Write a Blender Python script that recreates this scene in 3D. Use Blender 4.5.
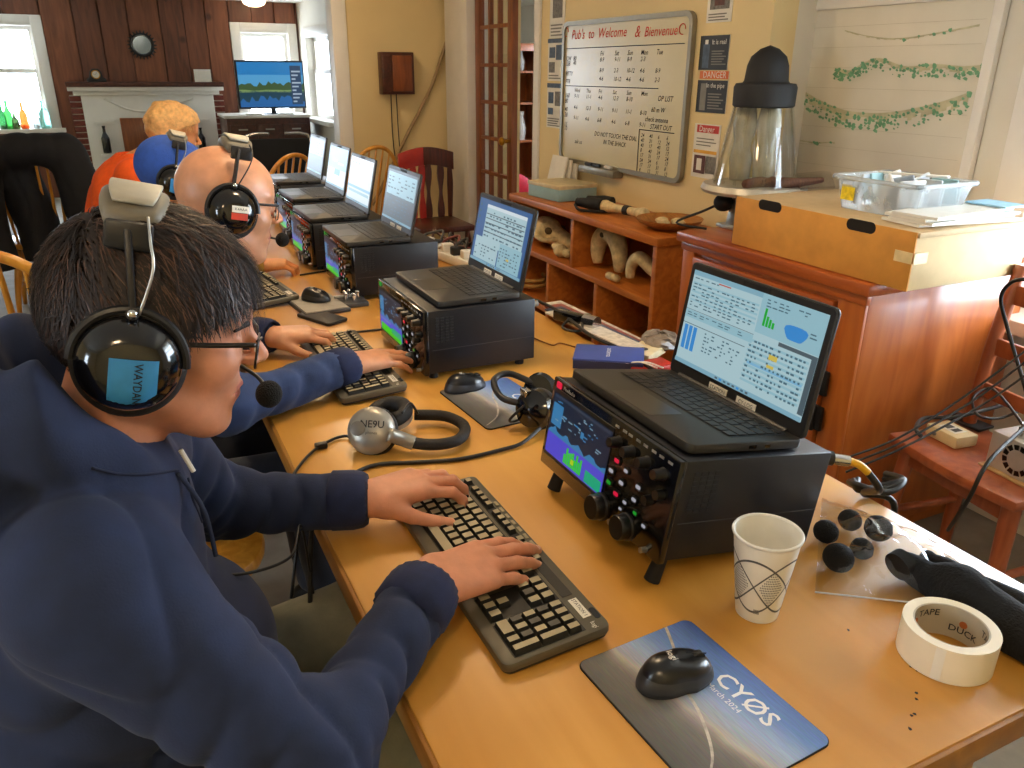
import bpy, bmesh, math, random
import numpy as np

from mathutils import Vector, Matrix, Euler
for o in list(bpy.data.objects): bpy.data.objects.remove(o)
SC = bpy.context.scene
COL = SC.collection
PI = math.pi
random.seed(7); RNG = np.random.default_rng(7)

# ------------------------------------------------------------------ camera
CAM = np.array([0.0, 0.0, 1.43]); YAW, PITCH, ROLL, FPX = 0.45387, 0.37934, 0.00739, 788.4
def cam_axes():
    f = np.array([math.sin(YAW)*math.cos(PITCH), math.cos(YAW)*math.cos(PITCH), -math.sin(PITCH)])
    r = np.array([math.cos(YAW), -math.sin(YAW), 0.0]); u = np.cross(r, f)
    return r*math.cos(ROLL)+u*math.sin(ROLL), -r*math.sin(ROLL)+u*math.cos(ROLL), f
CR, CU, CF = cam_axes()
cd = bpy.data.cameras.new('camera'); cam = bpy.data.objects.new('camera', cd); COL.objects.link(cam)
cd.sensor_width = 36; cd.lens = FPX/1024*36; cd.clip_start = 0.02; cd.clip_end = 200
m = Matrix.Identity(4)
for i in range(3): m[i][0], m[i][1], m[i][2], m[i][3] = CR[i], CU[i], -CF[i], CAM[i]
cam.matrix_world = m; SC.camera = cam

# ------------------------------------------------------------------ sky and exposure
w = bpy.data.worlds.new('overcast_sky'); SC.world = w; w.use_nodes = True
bg = w.node_tree.nodes['Background']; bg.inputs['Color'].default_value = (0.80, 0.90, 1.0, 1); bg.inputs['Strength'].default_value = 19.0
SC.view_settings.view_transform = 'Standard'; SC.view_settings.look = 'None'
SC.view_settings.gamma = 1.0; SC.view_settings.use_curve_mapping = False
SC.view_settings.exposure = 0.22
LAMP_WARM = (1.0, 0.72, 0.42); LAMP_POWER = 46.0
def portal(name, loc, rot, sx, sy):            # guides the sky light through a window opening
    l = bpy.data.lights.new(name, 'AREA'); l.shape = 'RECTANGLE'; l.size = sx; l.size_y = sy
    l.cycles.is_portal = True
    o = bpy.data.objects.new(name, l); COL.objects.link(o); o.location = loc; o.rotation_euler = rot
    return o
# ------------------------------------------------------------------ helpers: points in the room seen at a pixel, at a known plane
def ray(px, py): return CR*(px-512)/FPX - CU*(py-384)/FPX + CF
def on_x(px, py, x): d = ray(px, py); return CAM + d*(x/d[0])
def on_y(px, py, y): d = ray(px, py); return CAM + d*(y/d[1])
def on_z(px, py, z): d = ray(px, py); return CAM + d*((z-CAM[2])/d[2])
def lin(h):
    if isinstance(h, str):
        h = h.lstrip('#'); c = [int(h[i:i+2], 16)/255 for i in (0, 2, 4)]
        return tuple((x/12.92 if x <= 0.04045 else ((x+0.055)/1.055)**2.4) for x in c)
    return tuple(h)
# ------------------------------------------------------------------ materials
MATS = {}
def M(name, col, rough=0.5, metal=0.0, var=0.12, scale=30, bump=0.0, spec=0.5, emit=None, estr=1.0, alpha=None, trans=0.0, coat=0.0, sheen=0.0, sss=0.0, bscale=None):
    if name in MATS: return MATS[name]
    mt = bpy.data.materials.new(name); mt.use_nodes = True; nt = mt.node_tree; N = nt.nodes; L = nt.links
    b = N['Principled BSDF']; c = lin(col)
    b.inputs['Roughness'].default_value = rough; b.inputs['Metallic'].default_value = metal
    b.inputs['Specular IOR Level'].default_value = spec; b.inputs['Coat Weight'].default_value = coat
    b.inputs['Sheen Weight'].default_value = sheen
    if sss: b.inputs['Subsurface Weight'].default_value = sss; b.inputs['Subsurface Radius'].default_value = (0.012, 0.005, 0.003); b.inputs['Subsurface Scale'].default_value = 1.0
    tc = N.new('ShaderNodeTexCoord'); nz = N.new('ShaderNodeTexNoise'); nz.inputs['Scale'].default_value = scale; nz.inputs['Detail'].default_value = 4
    L.new(tc.outputs['Object'], nz.inputs['Vector'])
    if var > 0:
        r = N.new('ShaderNodeValToRGB'); e = r.color_ramp.elements
        e[0].position = 0.3; e[1].position = 0.7
        e[0].color = (*[max(0, x*(1-var)) for x in c], 1); e[1].color = (*[min(1, x*(1+var)) for x in c], 1)
        L.new(nz.outputs['Fac'], r.inputs['Fac']); L.new(r.outputs['Color'], b.inputs['Base Color'])
    else: b.inputs['Base Color'].default_value = (*c, 1)
    if bump > 0:
        n2 = N.new('ShaderNodeTexNoise'); n2.inputs['Scale'].default_value = bscale or scale*4; n2.inputs['Detail'].default_value = 5
        L.new(tc.outputs['Object'], n2.inputs['Vector'])
        bp = N.new('ShaderNodeBump'); bp.inputs['Strength'].default_value = bump; bp.inputs['Distance'].default_value = 0.004
        L.new(n2.outputs['Fac'], bp.inputs['Height']); L.new(bp.outputs['Normal'], b.inputs['Normal'])
    if emit is not None:
        b.inputs['Emission Color'].default_value = (*lin(emit), 1); b.inputs['Emission Strength'].default_value = estr
    if trans: b.inputs['Transmission Weight'].default_value = trans
    if alpha is not None: b.inputs['Alpha'].default_value = alpha
    MATS[name] = mt; return mt
def wood(name, c1, c2, axis=1, rough=0.4, stretch=14, coat=0.0, scale=6.0, knots=False, coat_r=0.15):
    if name in MATS: return MATS[name]
    mt = bpy.data.materials.new(name); mt.use_nodes = True; nt = mt.node_tree; N = nt.nodes; L = nt.links
    b = N['Principled BSDF']; b.inputs['Roughness'].default_value = rough; b.inputs['Coat Weight'].default_value = coat; b.inputs['Coat Roughness'].default_value = coat_r
    tc = N.new('ShaderNodeTexCoord'); mp = N.new('ShaderNodeMapping'); s = [stretch]*3; s[axis] = 1.0
    mp.inputs['Scale'].default_value = s; L.new(tc.outputs['Object'], mp.inputs['Vector'])
    nz = N.new('ShaderNodeTexNoise'); nz.inputs['Scale'].default_value = scale; nz.inputs['Detail'].default_value = 6; nz.inputs['Distortion'].default_value = 0.8
    L.new(mp.outputs['Vector'], nz.inputs['Vector'])
    r = N.new('ShaderNodeValToRGB'); e = r.color_ramp.elements; e[0].position = 0.32; e[1].position = 0.68
    e[0].color = (*lin(c1), 1); e[1].color = (*lin(c2), 1); L.new(nz.outputs['Fac'], r.inputs['Fac'])
    src = r.outputs['Color']
    if knots:
        vo = N.new('ShaderNodeTexVoronoi'); vo.inputs['Scale'].default_value = 2.6; L.new(tc.outputs['Object'], vo.inputs['Vector'])
        kr = N.new('ShaderNodeValToRGB'); k = kr.color_ramp.elements; k[0].position = 0.05; k[0].color = (0.35, 0.3, 0.3, 1); k[1].position = 0.14; k[1].color = (1, 1, 1, 1)
        L.new(vo.outputs['Distance'], kr.inputs['Fac'])
        mx = N.new('ShaderNodeMix'); mx.data_type = 'RGBA'; mx.blend_type = 'MULTIPLY'; mx.inputs[0].default_value = 1
        L.new(src, mx.inputs[6]); L.new(kr.outputs['Color'], mx.inputs[7]); src = mx.outputs[2]
    L.new(src, b.inputs['Base Color'])
    bp = N.new('ShaderNodeBump'); bp.inputs['Strength'].default_value = 0.08; bp.inputs['Distance'].default_value = 0.002
    L.new(nz.outputs['Fac'], bp.inputs['Height']); L.new(bp.outputs['Normal'], b.inputs['Normal'])
    MATS[name] = mt; return mt
def glass(name, col=(1, 1, 1), rough=0.02, tint=1.0):
    # thin pane: mostly see-through with a mirror-like share
    if name in MATS: return MATS[name]
    mt = bpy.data.materials.new(name); mt.use_nodes = True; nt = mt.node_tree; N = nt.nodes; L = nt.links
    N.remove(N['Principled BSDF']); out = N['Material Output']
    t = N.new('ShaderNodeBsdfTransparent'); t.inputs[0].default_value = (*col, 1)
    g = N.new('ShaderNodeBsdfGlossy'); g.inputs['Roughness'].default_value = rough
    lw = N.new('ShaderNodeLayerWeight'); lw.inputs[0].default_value = 0.5
    pw = N.new('ShaderNodeMath'); pw.operation = 'POWER'; pw.inputs[1].default_value = 4.0; L.new(lw.outputs['Facing'], pw.inputs[0])
    mu = N.new('ShaderNodeMath'); mu.operation = 'MULTIPLY_ADD'; mu.inputs[1].default_value = 0.55*tint; mu.inputs[2].default_value = 0.04*tint; mu.use_clamp = True; L.new(pw.outputs[0], mu.inputs[0])
    x = N.new('ShaderNodeMixShader'); L.new(mu.outputs[0], x.inputs[0]); L.new(t.outputs[0], x.inputs[1]); L.new(g.outputs[0], x.inputs[2])
    L.new(x.outputs[0], out.inputs[0]); MATS[name] = mt; return mt
# ------------------------------------------------------------------ mesh builder
def V3(*a): return np.array(a, float)
def unit(a): a = np.asarray(a, float); n = np.linalg.norm(a); return a/n if n > 1e-12 else a
def frame_from(d):
    d = unit(d); h = V3(0, 0, 1) if abs(d[2]) < 0.9 else V3(1, 0, 0)
    s = unit(np.cross(h, d)); return s, np.cross(d, s), d
def smooth_path(pts, k=6):
    pts = [np.asarray(q, float) for q in pts]; n = len(pts); o = []
    for i in range(n-1):
        p0 = pts[max(i-1, 0)]; p1 = pts[i]; p2 = pts[i+1]; p3 = pts[min(i+2, n-1)]
        for j in range(k):
            t = j/k
            o.append(0.5*((2*p1)+(-p0+p2)*t+(2*p0-5*p1+4*p2-p3)*t*t+(-p0+3*p1-3*p2+p3)*t**3))
    o.append(pts[-1]); return o
class B:
    def __init__(s): s.v = []; s.f = []; s.mi = []; s.cur = 0
    def add(s, vs, fs):
        n = len(s.v); s.v.extend([tuple(map(float, q)) for q in vs]); s.f.extend([tuple(n+i for i in f) for f in fs]); s.mi.extend([s.cur]*len(fs)); return s
    def box(s, x0, x1, y0, y1, z0, z1):
        x0, x1 = sorted((x0, x1)); y0, y1 = sorted((y0, y1)); z0, z1 = sorted((z0, z1))
        return s.add([(x0,y0,z0),(x1,y0,z0),(x1,y1,z0),(x0,y1,z0),(x0,y0,z1),(x1,y0,z1),(x1,y1,z1),(x0,y1,z1)],
                     [(3,2,1,0),(4,5,6,7),(0,1,5,4),(1,2,6,5),(2,3,7,6),(3,0,4,7)])
    def bar(s, a, b, w, h, up=(0, 0, 1)):        # box section w x h from a to b
        a = V3(*a); b = V3(*b); d = unit(b-a); u = np.asarray(up, float); sd = unit(np.cross(u, d)) if np.linalg.norm(np.cross(u, d)) > 1e-6 else frame_from(d)[0]; uu = np.cross(d, sd)
        c = [(-w/2, -h/2), (w/2, -h/2), (w/2, h/2), (-w/2, h/2)]
        vs = [a+sd*p+uu*q for p, q in c]+[b+sd*p+uu*q for p, q in c]
        return s.add(vs, [(3,2,1,0),(4,5,6,7),(0,1,5,4),(1,2,6,5),(2,3,7,6),(3,0,4,7)])
    def cyl(s, a, b, r0, r1=None, n=16, caps=True):
        r1 = r0 if r1 is None else r1; a = np.asarray(a, float); b = np.asarray(b, float); sd, uu, d = frame_from(b-a)
        vs = [a+(sd*math.cos(2*PI*i/n)+uu*math.sin(2*PI*i/n))*r0 for i in range(n)]+[b+(sd*math.cos(2*PI*i/n)+uu*math.sin(2*PI*i/n))*r1 for i in range(n)]
        fs = [(i, (i+1) % n, n+(i+1) % n, n+i) for i in range(n)]
        if caps: fs += [tuple(reversed(range(n))), tuple(range(n, 2*n))]
        return s.add(vs, fs)
    def tube(s, pts, r, n=8, k=6, radii=None, sm=True):
        P = smooth_path(pts, k) if sm and len(pts) > 2 else [np.asarray(q, float) for q in pts]
        m_ = len(P); sd, uu, d = frame_from(P[1]-P[0]); vs = []; fs = []
        for i in range(m_):
            t = unit(P[min(i+1, m_-1)]-P[max(i-1, 0)])
            sd = unit(sd-t*np.dot(sd, t)); uu = np.cross(t, sd)
            rr = r if radii is None else np.interp(i/(m_-1), np.linspace(0, 1, len(radii)), radii)
            vs += [P[i]+(sd*math.cos(2*PI*j/n)+uu*math.sin(2*PI*j/n))*rr for j in range(n)]
        for i in range(m_-1):
            fs += [(i*n+j, i*n+(j+1) % n, (i+1)*n+(j+1) % n, (i+1)*n+j) for j in range(n)]
        fs += [tuple(reversed(range(n))), tuple(range((m_-1)*n, m_*n))]
        return s.add(vs, fs)
    def lathe(s, prof, c=(0, 0, 0), n=24, axis=(0, 0, 1)):
        sd, uu, d = frame_from(axis) if tuple(axis) != (0, 0, 1) else (V3(1,0,0), V3(0,1,0), V3(0,0,1)); c = np.asarray(c, float)
        vs = []; fs = []
        for r, z in prof: vs += [c+d*z+(sd*math.cos(2*PI*j/n)+uu*math.sin(2*PI*j/n))*max(r, 1e-5) for j in range(n)]
        for i in range(len(prof)-1): fs += [(i*n+j, i*n+(j+1) % n, (i+1)*n+(j+1) % n, (i+1)*n+j) for j in range(n)]
        closed = prof[0] == prof[-1]
        if prof[0][0] > 1e-4 and not closed: fs.append(tuple(reversed(range(n))))
        if prof[-1][0] > 1e-4 and not closed: fs.append(tuple(range((len(prof)-1)*n, len(prof)*n)))
        return s.add(vs, fs)
    def ell(s, c, r, n=16, k=10, R=None):
        vs = []; fs = []; c = np.asarray(c, float)
        for i in range(k+1):
            a = PI*i/k
            for j in range(n):
                q = V3(r[0]*math.sin(a)*math.cos(2*PI*j/n), r[1]*math.sin(a)*math.sin(2*PI*j/n), r[2]*math.cos(a))
                vs.append(c+(R@q if R is not None else q))
        for i in range(k): fs += [(i*n+j, (i+1)*n+j, (i+1)*n+(j+1) % n, i*n+(j+1) % n) for j in range(n)]
        return s.add(vs, fs)
    def prism(s, poly, o, u, v, wv):               # 2-D outline extruded along wv
        o = np.asarray(o, float); u = np.asarray(u, float); v = np.asarray(v, float); wv = np.asarray(wv, float); n = len(poly)
        vs = [o+u*a+v*b for a, b in poly]+[o+u*a+v*b+wv for a, b in poly]
        fs = [tuple(reversed(range(n))), tuple(range(n, 2*n))]+[(i, (i+1) % n, n+(i+1) % n, n+i) for i in range(n)]
        return s.add(vs, fs)
    def quad(s, o, u, v, a0, a1, b0, b1):
        o = np.asarray(o, float); u = np.asarray(u, float); v = np.asarray(v, float)
        return s.add([o+u*a0+v*b0, o+u*a1+v*b0, o+u*a1+v*b1, o+u*a0+v*b1], [(0, 1, 2, 3)])
    def text(s, t, o, u, v, size, align='CENTER', shear=0.0, bold=0.0):
        vs, fs = text_mesh(t, align, shear, bold); o = np.asarray(o, float); u = np.asarray(u, float)*size; v = np.asarray(v, float)*size
        return s.add([o+u*a+v*b for a, b in vs], fs)
    def xform(s, mtx):
        s.v = [tuple(mtx @ Vector(q)) for q in s.v]; return s
_TX = {}
def text_mesh(t, align, shear, bold):
    k = (t, align, shear, bold)
    if k in _TX: return _TX[k]
    cu = bpy.data.curves.new('tmp', 'FONT'); cu.body = t; cu.align_x = align; cu.align_y = 'CENTER'; cu.shear = shear; cu.offset = bold; cu.resolution_u = 2
    cu.fill_mode = 'FRONT'
    o = bpy.data.objects.new('tmp', cu); COL.objects.link(o)
    me = o.evaluated_get(bpy.context.evaluated_depsgraph_get()).to_mesh()
    r = ([(q.co.x, q.co.y) for q in me.vertices], [tuple(p.vertices) for p in me.polygons])
    bpy.data.objects.remove(o); bpy.data.curves.remove(cu); _TX[k] = r; return r
def rounded(w_, h_, r, n=5, cx=0, cy=0):
    o = []
    for (sx, sy, a0) in ((1, 1, 0), (-1, 1, 90), (-1, -1, 180), (1, -1, 270)):
        for i in range(n+1):
            a = math.radians(a0+90*i/n); o.append((cx+sx*(w_/2-r)+r*math.cos(a), cy+sy*(h_/2-r)+r*math.sin(a)))
    return o
def mesh_from(name, b, mats, smooth=False, bev=0.0, seg=2, recalc=True, angle=35):
    me = bpy.data.meshes.new(name); me.from_pydata(b.v, [], b.f)
    for mt in (mats if isinstance(mats, (list, tuple)) else [mats]): me.materials.append(mt)
    if any(b.mi): me.polygons.foreach_set('material_index', b.mi)
    if bev > 0 or recalc:
        bm = bmesh.new(); bm.from_mesh(me)
        if recalc: bmesh.ops.recalc_face_normals(bm, faces=bm.faces)
        if bev > 0:
            es = [e for e in bm.edges if len(e.link_faces) == 2 and e.calc_face_angle(0) > math.radians(angle)]
            bmesh.ops.bevel(bm, geom=es, offset=bev, segments=seg, profile=0.5, affect='EDGES', clamp_overlap=True)
        bm.to_mesh(me); bm.free()
    if smooth or bev > 0:
        me.polygons.foreach_set('use_smooth', [True]*len(me.polygons))
        if bev > 0 or smooth == 'auto': me.set_sharp_from_angle(angle=math.radians(40))
    me.update(); return me
def thing(name, label, cat, loc=(0, 0, 0), rz=0.0, rx=0.0, group=None):
    o = bpy.data.objects.new(name, None); COL.objects.link(o); o.empty_display_size = 0.05
    o.location = tuple(map(float, loc)); o.rotation_euler = (rx, 0, rz); o['label'] = label; o['category'] = cat
    if group: o['group'] = group
    return o
def mat_of(t):
    return Matrix.Translation(t.location) @ t.rotation_euler.to_matrix().to_4x4()
def part(t, name, b, mats, smooth=False, bev=0.0, seg=2, world=False, kind=None, label=None, recalc=True, angle=35, base=None):
    if world: b.xform(mat_of(base or t).inverted())
    o = bpy.data.objects.new(name, mesh_from(name, b, mats, smooth, bev, seg, recalc, angle)); COL.objects.link(o); o.parent = t
    if kind: o['kind'] = kind
    if label: o['label'] = label
    return o
def solo(name, label, cat, b, mats, loc=None, group=None, smooth=False, bev=0.0, kind=None, seg=2, recalc=True, angle=35):
    # a thing that is one mesh; b in world coordinates, origin moved to loc
    if loc is not None: b.xform(Matrix.Translation(loc).inverted())
    o = bpy.data.objects.new(name, mesh_from(name, b, mats, smooth, bev, seg, recalc, angle)); COL.objects.link(o)
    if loc is not None: o.location = tuple(map(float, loc))
    o['label'] = label; o['category'] = cat
    if group: o['group'] = group
    if kind: o['kind'] = kind
    return o
def struct(name, b, mats, bev=0.0, smooth=False, label=None):
    o = bpy.data.objects.new(name, mesh_from(name, b, mats, smooth, bev)); COL.objects.link(o); o['kind'] = 'structure'
    if label: o['label'] = label
    return o
def inst(parent, src, loc=None, rot=None, scale=None):
    c = src.copy(); COL.objects.link(c); c.parent = parent
    if loc is not None: c.location = loc
    if rot is not None: c.rotation_euler = rot
    if scale is not None: c.scale = scale
    return c
def dup(root, loc, rz=None, rx=None, label=None, group=None):
    r = root.copy(); COL.objects.link(r); r.location = tuple(map(float, loc))
    e = root.rotation_euler.copy()
    if rz is not None: e.z = rz
    if rx is not None: e.x = rx
    r.rotation_euler = e
    if label: r['label'] = label
    if group: r['group'] = group
    for ch in KIDS(root):
        c = ch.copy(); COL.objects.link(c); c.parent = r
        for g in KIDS(ch):
            d = g.copy(); COL.objects.link(d); d.parent = c
    return r
def KIDS(o): return [x for x in bpy.data.objects if x.parent == o]
# ------------------------------------------------------------------ palette
m_wall = M('cream_yellow_paint', '#e2cc98', 0.75, var=0.04, scale=3, bump=0.05)
m_wall_grey = M('pale_grey_daylit_paint', '#dcd7ca', 0.75, var=0.04, scale=3)  # window daylight on the chart wall is worked into this grey-white
m_ceil = M('ceiling_white', '#e6e2d8', 0.85, var=0.03, scale=4)
m_trim = M('white_trim_paint', '#e4e0d8', 0.45, var=0.03, scale=8)
m_floor = M('worn_grey_floor', '#8c857a', 0.7, var=0.18, scale=9, bump=0.1)
m_plank = [wood('pine_panel_%d' % i, a, b, axis=2, rough=0.45, stretch=9, scale=2.2, knots=True) for i, (a, b) in enumerate((('#5c3322', '#7e4a30'), ('#683a26', '#8a5336'), ('#532e20', '#76452e')))]
m_table = wood('varnished_birch_table', '#c0862f', '#d49c48', axis=1, rough=0.36, stretch=5, scale=1.5, coat=0.35, coat_r=0.25)
m_table_edge = wood('table_edge_oak', '#8d5d22', '#a8752f', axis=1, rough=0.4, stretch=8, scale=4)
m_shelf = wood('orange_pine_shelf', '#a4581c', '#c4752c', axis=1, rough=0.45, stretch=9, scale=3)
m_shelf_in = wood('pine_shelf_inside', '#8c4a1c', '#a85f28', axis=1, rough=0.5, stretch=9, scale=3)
m_cab = wood('red_brown_cabinet', '#a04e1a', '#c06c2c', axis=2, rough=0.35, stretch=7, scale=2.2, coat=0.3)
m_cab2 = wood('red_brown_cabinet_rail', '#96431a', '#b86028', axis=1, rough=0.35, stretch=7, scale=2.2, coat=0.3)
m_oak = wood('honey_oak_chair', '#c07a1c', '#e0a03c', axis=2, rough=0.35, stretch=6, scale=5, coat=0.3)
m_redwood = wood('cherry_red_chair', '#8e4526', '#ae5f38', axis=2, rough=0.35, stretch=6, scale=5, coat=0.3)
m_darkwood = wood('dark_walnut', '#3c1d14', '#5a2e1e', axis=1, rough=0.4, stretch=8, scale=4)
m_doorwood = wood('varnished_door_wood', '#6e3717', '#8e4d22', axis=2, rough=0.35, stretch=8, scale=4, coat=0.2)
m_black = M('black_plastic', '#17171a', 0.42, var=0.1)
m_blackgloss = M('glossy_black_plastic', '#0b0b0d', 0.14, var=0.05, coat=0.4)
m_case = M('black_powder_coat', '#16181f', 0.38, var=0.12, scale=200, bump=0.05)
m_grey = M('grey_plastic', '#77746c', 0.5, var=0.08)
m_dgrey = M('dark_grey_plastic', '#3a3a3c', 0.5, var=0.1)
m_lapbase = M('laptop_charcoal', '#35332f', 0.42, var=0.06, metal=0.3)
m_key = M('laptop_key_black', '#191919', 0.45, var=0.1)
m_rubber = M('black_rubber', '#0e0e0f', 0.7, var=0.1)
m_foam = M('black_foam', '#0c0c0d', 0.95, var=0.3, scale=300, bump=0.8, bscale=500)
m_cable = M('black_cable', '#121213', 0.45, var=0.08)
m_white = M('white_plastic', '#dedbd2', 0.45, var=0.04)
m_paper = M('white_paper', '#e6e2d6', 0.8, var=0.04)
m_metal = M('brushed_metal', '#b9b9b4', 0.35, metal=0.9, var=0.08, scale=80)
m_chrome = M('chrome', '#d0d0d0', 0.12, metal=1.0, var=0.03)
m_brass = M('brass', '#b8862e', 0.3, metal=1.0, var=0.1)
m_blue_tape = M('blue_painters_tape', '#2f86c8', 0.6, var=0.08, scale=60)
m_ink = M('black_marker_ink', '#15151c', 0.6, var=0.0)
m_red_ink = M('red_marker_ink', '#c8331e', 0.6, var=0.0)
m_orange = M('orange_shirt_fabric', '#ef5a12', 0.85, var=0.08, bump=0.2, scale=40)
m_cap = M('blue_cap_fabric', '#2f58b4', 0.85, var=0.1, bump=0.2, scale=60)
def cloth(name, c1, c2, sheen=0.25):
    return M(name, c1, 0.9, var=0.16, scale=26, bump=0.12, bscale=420, sheen=sheen)
m_hoodie = cloth('navy_hoodie_fleece', '#172546', None, .03)
m_rib = M('navy_rib_knit', '#18244a', 0.92, var=0.12, scale=60, bump=0.12, bscale=500, sheen=0.05)
m_blueshirt = cloth('slate_blue_sweatshirt', '#283a60', None, .05)
m_jeans = cloth('dark_olive_denim', '#7c7c6c', None, 0.1)
m_darkjean = cloth('black_navy_denim', '#1b2130', None, 0.1)
m_jacket = M('black_jacket_fabric', '#12141b', 0.8, var=0.2, scale=25, bump=0.3, bscale=200)
m_skin = M('skin_fair', '#cf8f70', 0.5, var=0.07, scale=55, sss=0.15, bump=0.06, bscale=260)
m_skin_pink = M('skin_ruddy', '#cf9572', 0.4, var=0.09, scale=45, sss=0.15, bump=0.05, bscale=260)
m_skin_tan = M('skin_warm', '#d8925c', 0.5, var=0.08, scale=50, sss=0.12)
m_lip = M('lips', '#b8665a', 0.4, var=0.06, scale=80, sss=0.1)
m_nail = M('finger_nail', '#e2b29c', 0.3, var=0.04)
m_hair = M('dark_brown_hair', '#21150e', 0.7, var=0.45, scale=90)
m_hair_l = M('brown_hair_painted_highlights', '#4f3322', 0.45, var=0.4, scale=90)  # paler copy of the hair colour, paints highlights on random strands
m_blond = M('pale_blond_hair', '#e0b070', 0.6, var=0.2, scale=70, bump=0.5)
m_glass = glass('clear_glass', (0.97, 0.98, 0.97))
m_pane = glass('window_pane_glass', (0.96, 0.98, 1.0))
m_bag = glass('clear_poly_bag', (0.97, 0.975, 0.98), rough=0.06, tint=1.7)
m_bone = M('old_bone', '#d8c394', 0.65, var=0.25, scale=35, bump=0.4)
m_card = M('orange_cardboard', '#cf8f3a', 0.7, var=0.08, scale=20)
m_cardpale = M('pale_and_daylit_cardboard', '#d3b98a', 0.75, var=0.06, scale=20)
m_brick = M('dark_red_brick', '#6d3428', 0.85, var=0.3, scale=40, bump=0.4)
m_mortar = M('mortar', '#b5a79a', 0.9, var=0.1)
# ================================================================== the room
YF = 10.8; XR = 2.28; XM = 2.52; ZC = 2.17; XL = -2.6; YB = -1.3
struct('floor', B().box(XL-.1, 5.2, YB-.1, YF+.2, -.08, 0), m_floor)
struct('ceiling', B().box(XL-.1, 5.2, YB-.1, YF+.2, ZC, ZC+.08), m_ceil)
# ---- far wall of pine boards, with two window openings
a = on_y(40, 15, YF); b_ = on_y(62, 130, YF)
W1 = dict(x0=-2.1, x1=float(a[0]), z0=float(b_[2]), z1=float(a[2]))          # outside of the casing
a = on_y(229, 22, YF); b_ = on_y(297, 24, YF)
W2 = dict(x0=float(a[0]), x1=float(b_[0])-.02, z0=.82, z1=float(a[2]))
CS = .11
wf = struct('wall_far', B().box(XL, W1['x0'], YF+.03, YF+.12, 0, ZC).box(W1['x1'], W2['x0'], YF+.03, YF+.12, 0, ZC).box(W2['x1'], XR+.1, YF+.03, YF+.12, 0, ZC)
    .box(W1['x0'], W1['x1'], YF+.03, YF+.12, 0, W1['z0']).box(W1['x0'], W1['x1'], YF+.03, YF+.12, W1['z1'], ZC)
    .box(W2['x0'], W2['x1'], YF+.03, YF+.12, 0, W2['z0']).box(W2['x0'], W2['x1'], YF+.03, YF+.12, W2['z1'], ZC), m_plank[2])
edges = [XL, -2.36, W1['x0'], -1.8, -1.5, -1.2, -.86, W1['x1'], -.19, .07, .36, .70, .96, 1.20, W2['x0'], 1.73, 2.0, W2['x1'], XR]
k = 0
for x0, x1 in zip(edges[:-1], edges[1:]):
    if x1-x0 < .02: continue
    spans = [(0.0, ZC)]
    for Wn in (W1, W2):
        if x0 >= Wn['x0']-1e-6 and x1 <= Wn['x1']+1e-6: spans = [(0.0, Wn['z0']), (Wn['z1'], ZC)]
    for z0, z1 in spans:
        d = .004*((k*7) % 3)
        part(wf, 'plank', B().box(x0+.004, x1-.004, YF-.004-d, YF+.03, z0, z1), m_plank[k % 3], bev=.004, seg=1)
    k += 1
def window(n, x0, x1, z0, z1, P, D, sash=True, rows=1):
    # P(u, d, z): point at u along the wall, d into the wall; casing, sill, sashes and panes
    def bx(b, u0, u1, d0, d1, c0, c1):
        p = P(u0, d0, c0); q = P(u1, d1, c1); b.box(p[0], q[0], p[1], q[1], p[2], q[2])
    c = CS; b = B()
    bx(b, x0, x0+c, -.025, .12, z0, z1); bx(b, x1-c, x1, -.025, .12, z0, z1); bx(b, x0+c, x1-c, -.025, .12, z1-c, z1)
    w_ = struct('window_%d' % n, b, m_trim, bev=.004)
    b = B(); bx(b, x0-.04, x1+.04, -.12, .12, z0-.02, z0+.025); part(w_, 'window_sill', b, m_trim, bev=.004)
    zm = (z0+z1)/2+.03; s = .045
    for j, (c0, c1, dd) in enumerate(((z0+.025, zm+.02, .05), (zm-.02, z1-c, .075))):
        b = B()
        bx(b, x0+c, x0+c+s, dd, dd+.03, c0, c1); bx(b, x1-c-s, x1-c, dd, dd+.03, c0, c1)
        bx(b, x0+c+s, x1-c-s, dd, dd+.03, c0, c0+s); bx(b, x0+c+s, x1-c-s, dd, dd+.03, c1-s, c1)
        sa = part(w_, 'window_sash', b, m_trim)
        b = B(); bx(b, x0+c+s-.005, x1-c-s+.005, dd+.013, dd+.016, c0+s-.005, c1-s+.005)
        part(sa, 'pane', b, m_pane)
    return w_
Pfar = lambda u, d, z: (u, YF+d, z)
window(1, W1['x0'], W1['x1'], W1['z0'], W1['z1'], Pfar, 1)
window(2, W2['x0'], W2['x1'], W2['z0'], W2['z1'], Pfar, 1)
portal('portal_far_left', ((W1['x0']+W1['x1'])/2, YF+.16, (W1['z0']+W1['z1'])/2), (-PI/2, 0, 0), 1.55, 1.1)
portal('portal_far_right', ((W2['x0']+W2['x1'])/2, YF+.16, 1.33), (-PI/2, 0, 0), .65, .95)
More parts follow.
